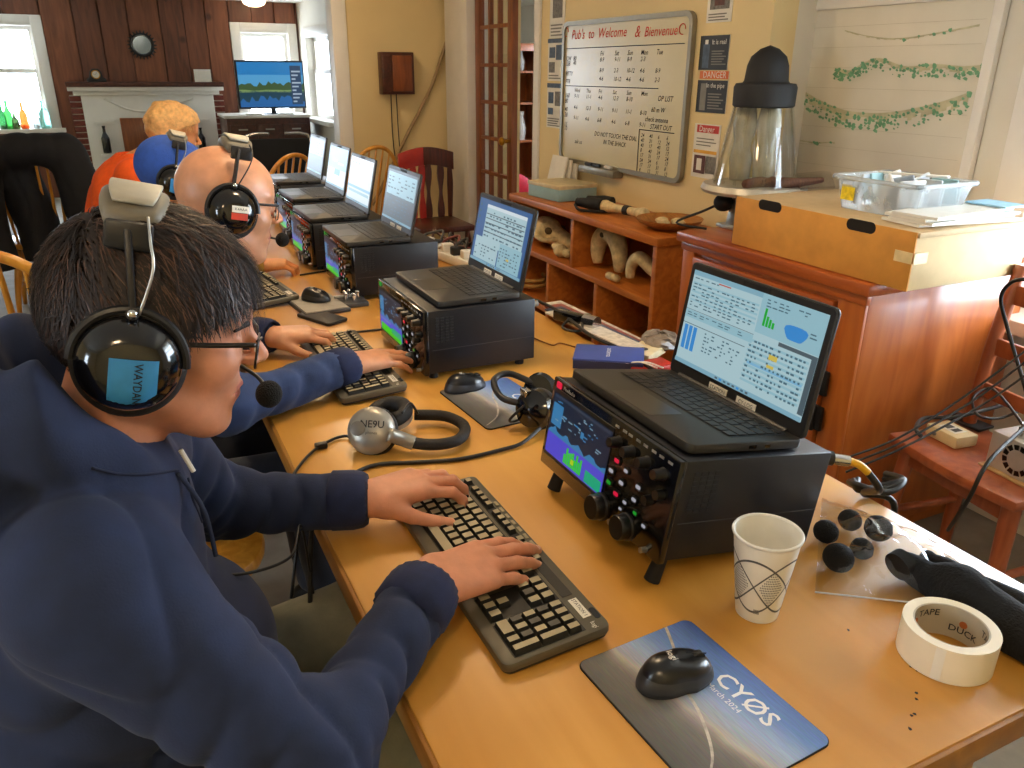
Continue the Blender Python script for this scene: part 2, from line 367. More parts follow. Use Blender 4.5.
# ---- right side of the far room with a window, then the cream wall that carries the wooden box
YFB = 5.80
a = on_x(341, 90, XR)
W3 = dict(y0=9.1, y1=10.45, z0=.85, z1=1.88)
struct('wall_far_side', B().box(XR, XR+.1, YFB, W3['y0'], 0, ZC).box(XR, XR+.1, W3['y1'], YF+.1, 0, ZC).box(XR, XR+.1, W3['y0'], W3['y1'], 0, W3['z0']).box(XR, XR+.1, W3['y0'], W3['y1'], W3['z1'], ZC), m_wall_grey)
window(3, W3['y0'], W3['y1'], W3['z0'], W3['z1'], lambda u, d, z: (XR+d, u, z), 0)
portal('portal_far_side', (XR+.16, 9.78, 1.37), (0, PI/2, 0), 1.0, 1.3)
XC = float(on_y(341, 60, YFB)[0])
struct('wall_fuse_box', B().box(XC+.02, XR+.6, YFB, YFB+.12, 0, ZC), m_wall)
struct('trim_1', B().box(XC-.05, XC+.05, YFB-.02, YFB+.14, 0, ZC), m_trim, bev=.006)
# ---- doorway with a glazed door leaf
YD0 = float(on_x(537, 60, XR)[1]); YD1 = float(on_x(508, 60, XR)[1]); YD2 = float(on_x(471, 60, XR)[1]); YD3 = float(on_x(449, 60, XR)[1])
struct('trim_2', B().box(XR-.03, XR+.14, YD2+.005, YD3, 0, ZC).box(XR-.015, XR+.14, YD0-.05, YD0+.02, 0, ZC), m_trim, bev=.006)
struct('wall_passage', B().box(XR+.14, XR+.26, YD3-.02, YFB, 0, ZC), m_wall)
dr = bpy.data.objects.new('door_1', None); COL.objects.link(dr); dr['kind'] = 'structure'; dr.location = (XR+.05, YD2, 0)
st = .075; zt = 2.02
part(dr, 'door_stile', B().box(XR+.03, XR+.07, YD2-st, YD2, .01, zt), m_doorwood, bev=.004, world=True)
part(dr, 'door_stile', B().box(XR+.03, XR+.07, YD1, YD1+st, .01, zt), m_doorwood, bev=.004, world=True)
part(dr, 'door_rail', B().box(XR+.03, XR+.07, YD1+st, YD2-st, .01, .30), m_doorwood, bev=.004, world=True)
part(dr, 'door_rail', B().box(XR+.03, XR+.07, YD1+st, YD2-st, zt-.1, zt), m_doorwood, bev=.004, world=True)
gy = np.linspace(YD1+st, YD2-st, 4); gz = np.linspace(.30, zt-.1, 8)
for y in gy[1:-1]: part(dr, 'muntin', B().box(XR+.035, XR+.065, y-.011, y+.011, .30, zt-.1), m_doorwood, world=True)
for z in gz[1:-1]: part(dr, 'muntin', B().box(XR+.036, XR+.064, YD1+st, YD2-st, z-.011, z+.011), m_doorwood, world=True)
for i in range(3):
    for j in range(7): part(dr, 'pane', B().box(XR+.048, XR+.052, gy[i]+.011, gy[i+1]-.011, gz[j]+.011, gz[j+1]-.011), m_pane, world=True)
part(dr, 'door_handle', B().cyl((XR+.03, YD1+.035, 1.0), (XR-.01, YD1+.035, 1.0), .012, n=12).ell((XR-.025, YD1+.035, 1.0), (.02, .028, .028), 12, 8), m_brass, smooth=True, world=True)
# ---- white board wall, its return and the wall with the chart and the near window
YR = float(on_x(768, 60, XR)[1])
struct('wall_right', B().box(XR, XR+.12, YR, YD0-.03, 0, ZC), m_wall)
W4 = dict(y0=.02, y1=1.63, z0=.70, z1=2.08)
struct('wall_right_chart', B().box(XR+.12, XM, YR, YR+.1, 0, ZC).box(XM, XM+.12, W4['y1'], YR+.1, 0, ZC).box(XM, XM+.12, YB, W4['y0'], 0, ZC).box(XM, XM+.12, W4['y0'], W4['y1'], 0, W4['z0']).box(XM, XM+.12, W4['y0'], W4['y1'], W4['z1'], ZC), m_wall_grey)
window(4, W4['y0'], W4['y1'], W4['z0'], W4['z1'], lambda u, d, z: (XM+d, u, z), 0)
portal('portal_near', (XM+.16, .82, 1.4), (0, PI/2, 0), 1.3, 1.5)
struct('baseboard_right', B().box(XR-.015, XR, YR, YD0-.05, 0, .12), m_trim, bev=.004)
# ---- walls out of view, behind and left of the camera
struct('wall_left', B().box(XL-.1, XL, YB, .2, 0, ZC).box(XL-.1, XL, 1.1, YF+.1, 0, ZC).box(XL-.1, XL, .2, 1.1, 0, .9).box(XL-.1, XL, .2, 1.1, 1.95, ZC), m_wall)
window(5, .2, 1.1, .9, 1.95, lambda u, d, z: (XL-d, u, z), 0)
portal('portal_left', (XL-.16, .65, 1.43), (0, -PI/2, 0), 1.0, .8)
struct('wall_behind', B().box(XL-.1, XM+.1, YB-.1, YB, 0, ZC), m_wall)
# ---- next room seen through the doorway
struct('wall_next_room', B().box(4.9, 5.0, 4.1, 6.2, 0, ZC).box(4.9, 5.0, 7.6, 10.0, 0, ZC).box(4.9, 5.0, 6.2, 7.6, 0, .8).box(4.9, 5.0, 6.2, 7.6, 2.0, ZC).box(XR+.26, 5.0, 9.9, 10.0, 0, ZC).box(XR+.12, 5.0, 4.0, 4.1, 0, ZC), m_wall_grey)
# ================================================================== ceiling lamps
def ceiling_lamp(loc, label, power=1.0):
    t = thing('ceiling_lamp', label, 'lamp', loc, group='round ceiling lamps')
    part(t, 'lamp_base', B().lathe([(.0, 0), (.10, 0), (.10, -.02), (.0, -.02)], n=24), m_metal, smooth='auto')
    mt = M('lamp_diffuser_%d' % int(power*100), '#fff2d8', 0.4, var=0, emit=LAMP_WARM, estr=LAMP_POWER*power)
    part(t, 'diffuser', B().lathe([(.0, -.085), (.06, -.08), (.115, -.055), (.135, -.02), (.12, -.015), (0, -.014)], n=28), mt, smooth=True)
    return t
lp = on_y(255, 12, 10.4)
ceiling_lamp((float(lp[0]), 10.4, ZC-.001), 'white round ceiling lamp above the far window', .12)
for x, y, w_ in ((.62, 1.75, 'over the near laptops'), (.62, 3.3, 'over the far laptops'), (1.1, 5.0, 'added unseen to brighten the wooden wall box'), (-.5, -.4, 'behind the camera')):  # the wall box lamp is an extra, added to brighten that wall
    ceiling_lamp((x, y, ZC-.001), 'white round ceiling lamp '+w_, .6 if 'wall box' in w_ else 1.0)
ceiling_lamp((3.6, 6.2, ZC-.001), 'unseen round ceiling lamp added to brighten the next room')  # no fixture in view there; added to lift the next room
window(6, 6.2, 7.6, .8, 2.0, lambda u, d, z: (4.9+d, u, z), 0)  # unseen window, added so daylight brightens the next room
portal('portal_next_room', (5.06, 6.9, 1.4), (0, PI/2, 0), 1.1, 1.3)
# ================================================================== fireplace and what stands on it
def pf(px, py, y=YF): return on_y(px, py, y)
yq = YF-.22
L_ = pf(66, 84, yq)[0]; R_ = pf(223, 84, yq)[0]; ztop = pf(140, 84, yq)[2]
t = thing('fireplace', 'white painted fireplace surround with brick edges and dark mantel shelf', 'fireplace', ((L_+R_)/2, YF-.1, 0))
part(t, 'surround', B().box(L_+.12, R_-.12, YF-.16, YF-.005, 0, ztop-.06), m_trim, bev=.006, world=True)
part(t, 'mantel_moulding', B().box(L_, R_, YF-.22, YF-.005, ztop-.075, ztop-.03).box(L_+.05, R_-.05, YF-.19, YF-.005, ztop-.12, ztop-.075), m_trim, bev=.006, world=True)
part(t, 'mantel_shelf', B().box(L_-.01, R_+.01, YF-.235, YF-.005, ztop-.03, ztop+.02), m_darkwood, bev=.006, world=True)
for xs_ in (L_+.2, R_-.42): part(t, 'moulding_strip', B().box(xs_, xs_+.22, YF-.175, YF-.16, .82, .85), m_trim, world=True)
fx0 = pf(123, 140)[0]; fx1 = pf(160, 140)[0]
part(t, 'fire_board', B().box(fx0, fx1, YF-.19, YF-.16, .3, pf(140, 117)[2]), m_doorwood, bev=.004, world=True)
part(t, 'swag_relief', B().tube([(L_+.35, YF-.165, ztop-.16), ((L_+R_)/2-.1, YF-.165, ztop-.3), (R_-.35, YF-.165, ztop-.16)], .012, 6), m_trim, smooth=True, world=True)
part(t, 'niche_ledge', B().box(pf(101, 153)[0], pf(119, 153)[0], YF-.26, YF-.16, pf(105, 153)[2]-.02, pf(105, 153)[2]), m_trim, world=True)
part(t, 'niche_ledge', B().box(pf(195, 150)[0], pf(212, 150)[0], YF-.26, YF-.16, pf(203, 150)[2]-.02, pf(203, 150)[2]), m_trim, world=True)
bk = mesh_from('brick', B().box(-.06, .06, -.07, .07, -.027, .027), m_brick, bev=.005, seg=1)
for sx in (L_+.06, R_-.06):
    part(t, 'mortar_core', B().box(sx-.055, sx+.055, YF-.14, YF-.005, 0, ztop-.12), m_mortar, world=True)
    for j in range(18):
        z = .035+j*.066
        if z > ztop-.14: break
        o = bpy.data.objects.new('brick', bk); COL.objects.link(o); o.parent = t; o.location = (sx-t.location.x, YF-.085-t.location.y+.004*((j*5) % 3), z); o.scale = (1, 1, 1)
def bottle(loc, h, r, col, label, group, neck=.35, mt=None):
    mt = mt or M('bottle_glass_'+col.strip('#'), col, 0.12, var=0.05, trans=0.5, coat=0.3)
    b = B().lathe([(0, 0), (r*.92, 0), (r, h*.03), (r, h*(.9-neck)), (r*.75, h*(.98-neck)), (r*.36, h*(1.1-neck)), (r*.32, h*.93), (r*.4, h*.94), (r*.4, h), (0, h)], loc, 16)
    return solo('bottle', label, 'bottle', b, mt, loc, group, smooth='auto')
q = pf(108, 153, YF-.21); bottle((q[0], YF-.21, q[2]), .30, .045, '#16181c', 'dark wine bottle on the left fireplace ledge', 'dark bottles on the fireplace ledges')
q = pf(203, 150, YF-.21); bottle((q[0], YF-.21, q[2]), .26, .045, '#1a1c22', 'dark wine bottle on the right fireplace ledge', 'dark bottles on the fireplace ledges')
# clock on the mantel
q = pf(96, 76, YF-.12); z0 = ztop+.021
t = thing('mantel_clock', 'small dark mantel clock with round pale face', 'clock', (q[0], YF-.12, z0))
part(t, 'clock_case', B().prism([(-.10, 0), (.10, 0), (.10, .03), (.07, .05), (.06, .11), (.03, .14), (-.03, .14), (-.06, .11), (-.07, .05), (-.10, .03)], (0, -.03, 0), (1, 0, 0), (0, 0, 1), (0, .06, 0)), m_black, bev=.004)
part(t, 'clock_face', B().cyl((0, -.03, .078), (0, -.036, .078), .042, n=24), m_wall_grey)
part(t, 'clock_rim', B().tube([(.042*math.cos(i*PI/8), -.034, .078+.042*math.sin(i*PI/8)) for i in range(17)], .006, 6, 2), m_brass, smooth=True)
part(t, 'clock_hands', B().bar((0, -.038, .078), (.012, -.038, .10), .003, .002).bar((0, -.038, .078), (-.028, -.038, .085), .003, .002), m_ink)
q = pf(203, 78, YF-.1)
o = solo('white_card', 'blank white card leaning on the mantel shelf', 'card', B().box(q[0]-.095, q[0]+.095, YF-.1, YF-.095, z0, z0+.14), m_paper, (q[0], YF-.1, z0))
# round mirror with a toothed dark frame
q = pf(142, 45, YF-.02)
t = thing('wall_mirror', 'round wall mirror in a dark toothed frame', 'mirror', (q[0], YF-.012, q[2]))
part(t, 'mirror_glass', B().cyl((0, -.012, 0), (0, -.02, 0), .11, n=32), M('mirror_silver', '#5f7288', 0.12, metal=0.7, var=0.05))
part(t, 'mirror_frame', B().tube([(.115*math.cos(i*PI/16), -.02, .115*math.sin(i*PI/16)) for i in range(33)], .016, 8, 2), m_black, smooth=True)
sp = mesh_from('frame_tooth', B().cyl((0, 0, 0), (0, 0, .034), .010, .004, 8), m_black)
for i in range(24):
    a = i*2*PI/24; o = bpy.data.objects.new('frame_tooth', sp); COL.objects.link(o); o.parent = t; o.location = (.125*math.sin(a), -.018, .125*math.cos(a)); o.rotation_euler = (0, a, 0)
# television
yt = 10.15
tl = on_y(234, 60, yt); tr = on_y(303, 60, yt); bl = on_y(238, 109, yt)
tw = float(tr[0]-tl[0]); th = float(tl[2]-bl[2]); cx = float((tl[0]+tr[0])/2); zb = float(bl[2])
zcab = zb-.06
t = thing('television', 'flat television showing a blue lake and sky', 'television', (cx, yt, zcab), rz=.06)
part(t, 'television_case', B().box(-tw/2, tw/2, 0, .04, .06, .06+th), m_black, bev=.004)
part(t, 'television_stand', B().box(-.12, .12, -.06, .1, 0, .012).box(-.03, .03, .01, .03, .012, .07), m_black, bev=.003)
SCREEN = .58
def emis(n, c, s=1.0): return M('screen_'+n, '#000000', 0.35, var=0, emit=c, estr=s*SCREEN)
b = B(); w2 = tw-.03; h2 = th-.04; o_ = V3(-w2/2, -.002, .06+.02); u = V3(1, 0, 0); v = V3(0, 0, 1)
def strip(ci, f0, f1, n=14, a=0, bb=0, seed=0):
    b.cur = ci; r = random.Random(seed)
    tops = [f1+(r.random()-.5)*a for _ in range(n+1)]; bots = [f0+(r.random()-.5)*bb for _ in range(n+1)]
    for i in range(n):
        b.add([o_+u*w2*i/n+v*h2*bots[i], o_+u*w2*(i+1)/n+v*h2*bots[i+1], o_+u*w2*(i+1)/n+v*h2*tops[i+1], o_+u*w2*i/n+v*h2*tops[i]], [(0, 1, 2, 3)])
strip(0, .40, .72); strip(1, .72, 1.0); o_ = o_+V3(0, -.001, 0)
strip(2, 0, .36); strip(3, .34, .52, 22, .12, .02, 3); o_ = o_+V3(0, -.001, 0); strip(4, .18, .36, 22, .02, .16, 5); strip(6, .33, .38, 10, .02, .02, 2)
b.cur = 5; b.quad(o_+V3(0, -.001, 0), u, v, w2*.80, w2*.97, h2*.05, h2*.93)
b.cur = 7
for j in range(9): b.quad(o_+V3(0, -.002, 0), u, v, w2*.82, w2*(.88+.08*((j*7) % 3)/2), h2*(.1+.085*j), h2*(.135+.085*j))
part(t, 'screen', b, [emis('sky', '#5fb4ea'), emis('sky_top', '#2f8fd8'), emis('water', '#2f72b8'), emis('trees', '#47633a'), emis('tree_reflection', '#244a5c'), emis('side_panel', '#2c4a6e'), emis('shore', '#8fae6a'), emis('panel_text', '#c8d8e8')], recalc=False)
# low dark cabinet below the television
c0 = on_y(226, 115, 9.85); c1 = on_y(310, 117, 9.85)
t = thing('television_cabinet', 'long dark walnut sideboard under the television with pale top', 'cabinet', ((c0[0]+c1[0])/2, 10.2, 0))
part(t, 'cabinet_body', B().box(c0[0], c1[0], 9.87, 10.5, .02, zcab-.03), m_darkwood, bev=.006, world=True)
part(t, 'cabinet_top', B().box(c0[0]-.02, c1[0]+.01, 9.85, 10.52, zcab-.03, zcab), m_trim, bev=.004, world=True)
for i in range(3):
    xa = c0[0]+.02+(c1[0]-c0[0]-.04)*i/3; xb = c0[0]+.02+(c1[0]-c0[0]-.04)*(i+1)/3
    d = part(t, 'cabinet_door', B().box(xa+.01, xb-.01, 9.855, 9.872, .08, zcab-.10), m_darkwood, bev=.004, world=True)
    part(d, 'door_pull', B().box((xa+xb)/2-.05, (xa+xb)/2+.05, 9.84, 9.856, zcab-.16, zcab-.145), m_metal, world=True, base=t)
for (px, nm) in ((254, 'left'), (286, 'right')):
    q = on_y(px, 117, 9.95)
    solo('remote_control', 'slim white remote control, %s one of two on the sideboard' % nm, 'remote', B().box(q[0]-.09, q[0]+.09, 9.92, 9.97, zcab, zcab+.018), m_white, (q[0], 9.95, zcab), bev=.004)
# bottles on the left window sill
zs = W1['z0']+.026
for i, (px, h, r, c, nm) in enumerate(((5, .26, .045, '#2c6e3a', 'olive green bottle at the left end of the window sill'), (11, .30, .042, '#3fae48', 'bright green bottle on the window sill'), (17, .17, .04, '#4a6a3a', 'short dark green jar beside the bright green bottle'),
                                       (26, .28, .042, '#e0662a', 'orange glass bottle on the window sill'), (38, .2, .035, '#c8d8d8', 'small clear glass bottle on the window sill'), (47, .30, .055, '#9ad0c4', 'pale turquoise glass bottle nearest the window edge'))):
    q = on_y(px, 130, YF-.07); bottle((q[0], YF-.065, zs), h, r, c, nm, 'bottles on the window sill')
# ================================================================== fuse box on the cream wall, its cords and the cable on the wall
a = on_y(377, 52, YFB); c = on_y(411, 94, YFB)
t = thing('wall_box', 'small dark wooden box with door on cream wall', 'box', ((a[0]+c[0])/2, YFB-.002, c[2]))
part(t, 'box_body', B().box(a[0], c[0], YFB-.09, YFB-.002, c[2], a[2]), m_darkwood, bev=.005, world=True)
d = part(t, 'box_door', B().box(a[0]+.075, c[0]-.02, YFB-.105, YFB-.09, c[2]+.02, a[2]-.02), m_doorwood, bev=.006, world=True)
part(t, 'box_side_plate', B().box(a[0]+.008, a[0]+.065, YFB-.1, YFB-.09, c[2]+.02, a[2]-.02), m_darkwood, bev=.004, world=True)
b = B().tube([(a[0]+.08, YFB-.02, c[2]+.01), (a[0]+.08, YFB-.02, c[2]-.3), (a[0]+.1, YFB-.02, c[2]-.5), (a[0]+.14, YFB-.03, c[2]-.62)], .0035, 6)
b.tube([(a[0]+.12, YFB-.02, c[2]+.01), (a[0]+.125, YFB-.02, c[2]-.3), (a[0]+.14, YFB-.02, c[2]-.5), (a[0]+.15, YFB-.03, c[2]-.62)], .0035, 6)
part(t, 'cord', b, m_cable, smooth=True, world=True)
pts = [on_y(x, y, YFB-.025) for x, y in ((447, 40), (441, 58), (432, 85), (420, 110), (407, 135), (395, 160), (383, 185), (372, 205))]
solo('wall_cable', 'brown cable running diagonally down the cream wall', 'cable', B().tube(pts, .013, 8), M('brown_cable', '#a08660', 0.7, var=0.15), pts[-1], smooth=True)
# ================================================================== furniture in the next room, seen through the doorway
t = thing('glass_cabinet', 'tall wooden cabinet with shelves in the next room', 'cabinet', (3.8, 7.8, 0))
p0 = on_y(511, 45, 7.6); p1 = on_y(537, 45, 7.6); xa, xb = p0[0]-.5, p1[0]+.1; zt2 = p0[2]
part(t, 'cabinet_frame', B().box(xa, xa+.05, 7.6, 7.95, 0, zt2).box(xb-.05, xb, 7.6, 7.95, 0, zt2).box(xa, xb, 7.6, 7.95, zt2-.05, zt2+.02).box(xa, xb, 7.92, 7.95, 0, zt2), m_doorwood, bev=.004, world=True)
for z in (.35, .75, 1.12, 1.42): part(t, 'shelf', B().box(xa+.05, xb-.05, 7.62, 7.92, z-.02, z), m_doorwood, world=True)
for i, (x, z, h, c) in enumerate(((xb-.28, 1.12, .22, '#8d8d92'), (xb-.2, .75, .28, '#a9a7a4'), (xb-.33, .75, .2, '#6e6a70'), (xb-.22, 1.42, .2, '#807c78'))):
    b = B().lathe([(0, 0), (.05, 0), (.06, h*.4), (.03, h*.8), (.04, h), (0, h)], (x, 7.75, z), 14)
    solo('ornament_jar', ('grey jar on the upper shelf', 'tall pale jar on the middle shelf', 'short grey jar on the middle shelf', 'grey jar on the topmost shelf')[i]+' of the next-room cabinet', 'jar', b, M('jar_'+c.strip('#'), c, .4), (x, 7.75, z), 'jars in the next-room cabinet', smooth='auto')
q = on_x(516, 185, 3.0)
b = B().ell((q[0]+.05, q[1]+.1, q[2]-.12), (.16, .2, .2), 16, 10)
solo('pink_backpack', 'bright pink backpack in the next room behind the doorway', 'backpack', b, M('pink_fabric', '#c8244e', .8, bump=.2), (q[0]+.05, q[1]+.1, q[2]-.3), smooth=True)
solo('side_table', 'small wooden table under the pink backpack', 'table', B().box(q[0]-.2, q[0]+.35, q[1]-.15, q[1]+.4, q[2]-.36, q[2]-.32).box(q[0]-.17, q[0]-.12, q[1]-.12, q[1]-.07, 0, q[2]-.36).box(q[0]+.27, q[0]+.32, q[1]-.12, q[1]-.07, 0, q[2]-.36).box(q[0]-.17, q[0]-.12, q[1]+.32, q[1]+.37, 0, q[2]-.36).box(q[0]+.27, q[0]+.32, q[1]+.32, q[1]+.37, 0, q[2]-.36), m_shelf, (q[0], q[1], 0), bev=.003)
# the white-board side of the room is set out at a convenient size first and brought to true size by true_size() below
NEWC = (XR, XM, YFB, YR); XR, XM = 1.9, 2.1; YR = float(on_x(768, 60, XR)[1]); BIG = 1.2; ZF = 1.43*(1-1/BIG)
_before = set(bpy.data.objects)
# ================================================================== white board and posters on the right wall
u = V3(0, -1, 0); v = V3(0, 0, 1)            # reading direction on a wall that faces -X
def onwall(px, py, x=XR): q = on_x(px, py, x); return float(q[1]), float(q[2])
ya, za = onwall(567, 22); yb, zb = onwall(699, 10); _, zl = onwall(566, 163); _, zl2 = onwall(684, 181)
z0 = (zl+zl2)/2; z1 = (za+zb)/2; BW = ya-yb; BH = z1-z0
t = thing('white_board', 'large whiteboard with red heading and handwritten schedule', 'whiteboard', (XR-.003, (ya+yb)/2, z0))
m_wb = M('whiteboard_enamel', '#cbbf98', 0.25, var=0.02, scale=3)
o_ = V3(XR-.014, ya, z0)
part(t, 'board', B().prism(rounded(BW-.03, BH-.03, .03, 5, BW/2, BH/2), (XR-.003, ya, z0), u, v, (-.011, 0, 0)), m_wb, world=True)
fr = B(); n = len(rounded(BW, BH, .035)); ou = rounded(BW, BH, .04, 5, BW/2, BH/2); inn = rounded(BW-.035, BH-.035, .028, 5, BW/2, BH/2)
for i in range(n):
    j = (i+1) % n; P = lambda q, d: V3(XR-.003-d, ya, z0)+u*q[0]+v*q[1]
    fr.add([P(ou[i], 0), P(ou[j], 0), P(ou[j], .02), P(ou[i], .02), P(inn[i], .02), P(inn[j], .02), P(inn[j], .008), P(inn[i], .008)], [(0, 1, 2, 3), (3, 2, 5, 4), (4, 5, 6, 7)])
part(t, 'board_frame', fr, M('board_frame_grey', '#8a8474', .35, metal=.4, var=.05), world=True, smooth='auto')
part(t, 'marker_tray', B().prism([(.25*BW, 0), (.56*BW, 0), (.56*BW, -.03), (.25*BW, -.03)], (XR-.003, ya, z0+.005), u, v, (-.05, 0, 0)), M('tray_grey', '#8f8b80', .4, metal=.5), bev=.003, world=True)
rd = B(); bk = B(); wo = o_+V3(-.0012, 0, 0)
def wt(bb, s, fx, fy, size, sh=.25, al='LEFT'): bb.text(s, wo+u*BW*fx+v*BH*fy, u, v, size, al, sh, .004)
wt(rd, "Pub's  to  Welcome", .075, .905, .054); wt(rd, '&', .605, .90, .06); wt(rd, 'Bienvenue', .675, .895, .050)
for fx, fy in ((.025, .93), (.93, .90)):
    rd.tube([wo+u*BW*(fx+.02*math.cos(a))+v*BH*(fy+.03*math.sin(a)) for a in np.linspace(0, 5, 8)], .0018, 5, 3)
def hline(bb, x0, y0, x1, y1): bb.bar(wo+u*BW*x0+v*BH*y0, wo+u*BW*x1+v*BH*y1, .003, .0015, up=(1, 0, 0))
hline(bk, .03, .815, .95, .82); hline(bk, .03, .555, .80, .56); hline(bk, .685, .30, .93, .30); hline(bk, .685, .30, .685, .02)
for fx, s in ((.34, 'Fri'), (.46, 'Sat'), (.56, 'Sun'), (.66, 'Mon'), (.77, 'Tue')): wt(bk, s, fx, .775, .026)
for fy, s in ((.745, 'CW'), (.71, 'SSB'), (.64, 'RTTY'), (.585, 'FT8')): wt(bk, s, .03, fy, .026)
wt(bk, '80', .10, .745, .026); wt(bk, '40', .10, .715, .024)
rr = random.Random(4)
for fy in (.735, .665, .61):
    for fx in (.34, .46, .56, .66, .77):
        if rr.random() < .85: wt(bk, rr.choice(('8-9', '10-12', '4-6', '9-11', '2-3')), fx, fy, .024)
for fx, s in ((.12, 'Wed'), (.23, 'Thu'), (.34, 'Fri'), (.46, 'Sat'), (.57, 'Sun'), (.68, 'Mon')): wt(bk, s, fx, .525, .024)
for fy, s in ((.485, '160'), (.445, '80'), (.385, '40'), (.345, '20'), (.275, '15'), (.245, '10')): wt(bk, s, .03, fy, .028)
for fy in (.485, .405, .33):
    for fx in (.12, .23, .34, .46, .57, .68):
        if rr.random() < .9: wt(bk, rr.choice(('8-10', '11-1', '4-6', '9-11', '12-3', '6-8')), fx, fy, .024)
wt(bk, 'OP LIST', .80, .50, .028); wt(bk, '60 m W', .76, .43, .026); wt(bk, 'check antenna', .72, .37, .026); wt(bk, 'SSTV OUT', .71, .275+.06, .001)
wt(bk, 'START OUT', .76, .265+.06, .026)
wt(bk, 'DO NOT TOUCH THE DIAL', .32, .235, .026); wt(bk, 'IN THE SHACK', .40, .185, .026); wt(bk, 'ask us', .14, .16, .026)
for c_ in range(4):
    for j in range(8): wt(bk, rr.choice(('12', '24', '17', '8', '31', '40', '6')), .70+.06*c_, .265-.032*j, .021)
part(t, 'red_writing', rd, m_red_ink, world=True, recalc=False); part(t, 'black_writing', bk, m_ink, world=True, recalc=False)
zt_ = z0+.012
for i, (fx, c, nm) in enumerate(((.29, '#1c1c20', 'black'), (.36, '#20242c', 'dark grey'), (.46, '#c9c6bc', 'white'))):
    b = B().cyl((XR-.035, ya-BW*fx, zt_), (XR-.035, ya-BW*fx-.05, zt_), .007, n=10)
    solo('marker_pen', nm+' marker pen lying on the whiteboard tray', 'marker', b, M('pen_'+nm.replace(' ', '_'), c, .4), (XR-.035, ya-BW*fx-.025, zt_-.007), 'marker pens on the tray')
# posters: (corner pixels, contents)
m_pk = M('poster_black', '#1c1d20', .5, var=.06); m_po = M('poster_orange', '#dd7030', .5, var=.04); m_pr = M('poster_red', '#c03022', .5, var=.04); m_py = M('poster_yellow', '#d8a020', .5)
m_pb = M('poster_blue_grey', '#46566a', .6, var=.3, scale=60); m_pg = M('poster_grey', '#6f6a60', .6, var=.4, scale=90); m_pt = M('poster_print', '#7a766c', .6); m_pbr = M('poster_brown_photo', '#5a3226', .6, var=.4, scale=60); m_pw = m_paper
PM = [m_pw, m_pk, m_po, m_pr, m_py, m_pb, m_pg, m_pt, m_pbr]
def poster(name, label, px0, py0, px1, py1, items, texts=()):
    y0, zt_ = onwall(px0, py0); y1, _ = onwall(px1, py0); _, zb_ = onwall((px0+px1)/2, py1)
    w_ = y0-y1; h_ = zt_-zb_
    b = B(); o = V3(XR-.0035, y0, zb_); b.cur = 0; b.box(XR-.003, XR-.0005, y1, y0, zb_, zt_)
    for k, (m_, a0, a1, c0, c1) in enumerate(items):
        b.cur = m_; b.quad(o+V3(-.0004*(k+1), 0, 0), u, v, a0*w_, a1*w_, c0*h_, c1*h_)
    for (m_, s, fx, fy, sz, al) in texts:
        b.cur = m_; b.text(s, o+V3(-.008, 0, 0)+V3(.001, 0, 0)*0+u*fx*w_+v*fy*h_, u, v, sz*w_, al)
    return solo(name, label, 'poster', b, PM, (XR, (y0+y1)/2, zb_), recalc=False)
lines = lambda y0, y1, n, m_=7, a=.1, c=.9: [(m_, a, c-(.2*((i*5) % 3)/3), y0+(y1-y0)*i/n, y0+(y1-y0)*(i+.45)/n) for i in range(n)]
poster('poster', 'topmost small photo poster left of the whiteboard', 551, -6, 566, 38, [(6, .2, .85, .45, .95)]+lines(.05, .35, 4))
poster('poster', 'white poster with dark photos left of whiteboard, below the topmost', 549, 39, 564, 81, [(5, .1, .5, .55, .8), (5, .55, .95, .5, .85), (6, .1, .5, .2, .45)]+lines(.05, .18, 2)+[(5, 0, 1, .9, 1)])
poster('poster', 'lowest poster left of the whiteboard with blue header', 548, 83, 563, 128, [(5, 0, 1, .9, 1), (5, .1, .45, .55, .8), (6, .55, .95, .5, .82), (5, .1, .45, .3, .45)]+lines(.04, .25, 4))
poster('poster', 'photo poster at the top edge right of the whiteboard', 710, -14, 735, 22, [(6, .12, .9, .35, .95), (8, .3, .7, .45, .85)]+lines(.05, .28, 3))
poster('poster', 'black bottle poster above the orange danger strip', 702, 36, 731, 70, [(1, 0, 1, 0, 1), (5, .12, .35, .06, .75), (0, .18, .29, .75, .88)]+lines(.15, .6, 6, 7, .45, .95), [(0, 'It is real', .72, .8, .15, 'CENTER')])
poster('poster', 'orange strip poster reading danger', 701, 71, 730, 79, [(2, 0, 1, 0, 1)], [(0, 'DANGER', .58, .5, .2, 'CENTER')])
poster('poster', 'black poster with white bottle below the orange danger strip', 699, 80, 729, 113, [(1, 0, 1, 0, 1), (7, .12, .32, .06, .9)]+lines(.12, .65, 6, 7, .4, .92), [(0, 'In the pipe', .66, .84, .14, 'CENTER')])
poster('poster', 'white poster with red danger header and round photo', 696, 123, 722, 179, [(3, .1, .95, .84, .98), (7, .12, .8, .72, .74), (7, .12, .9, .66, .68), (7, .12, .7, .6, .62), (4, .05, .95, .46, .52), (8, .1, .55, .08, .42), (6, .58, .95, .1, .42), (0, .22, .42, .14, .36)], [(0, 'Danger', .55, .91, .2, 'CENTER')])
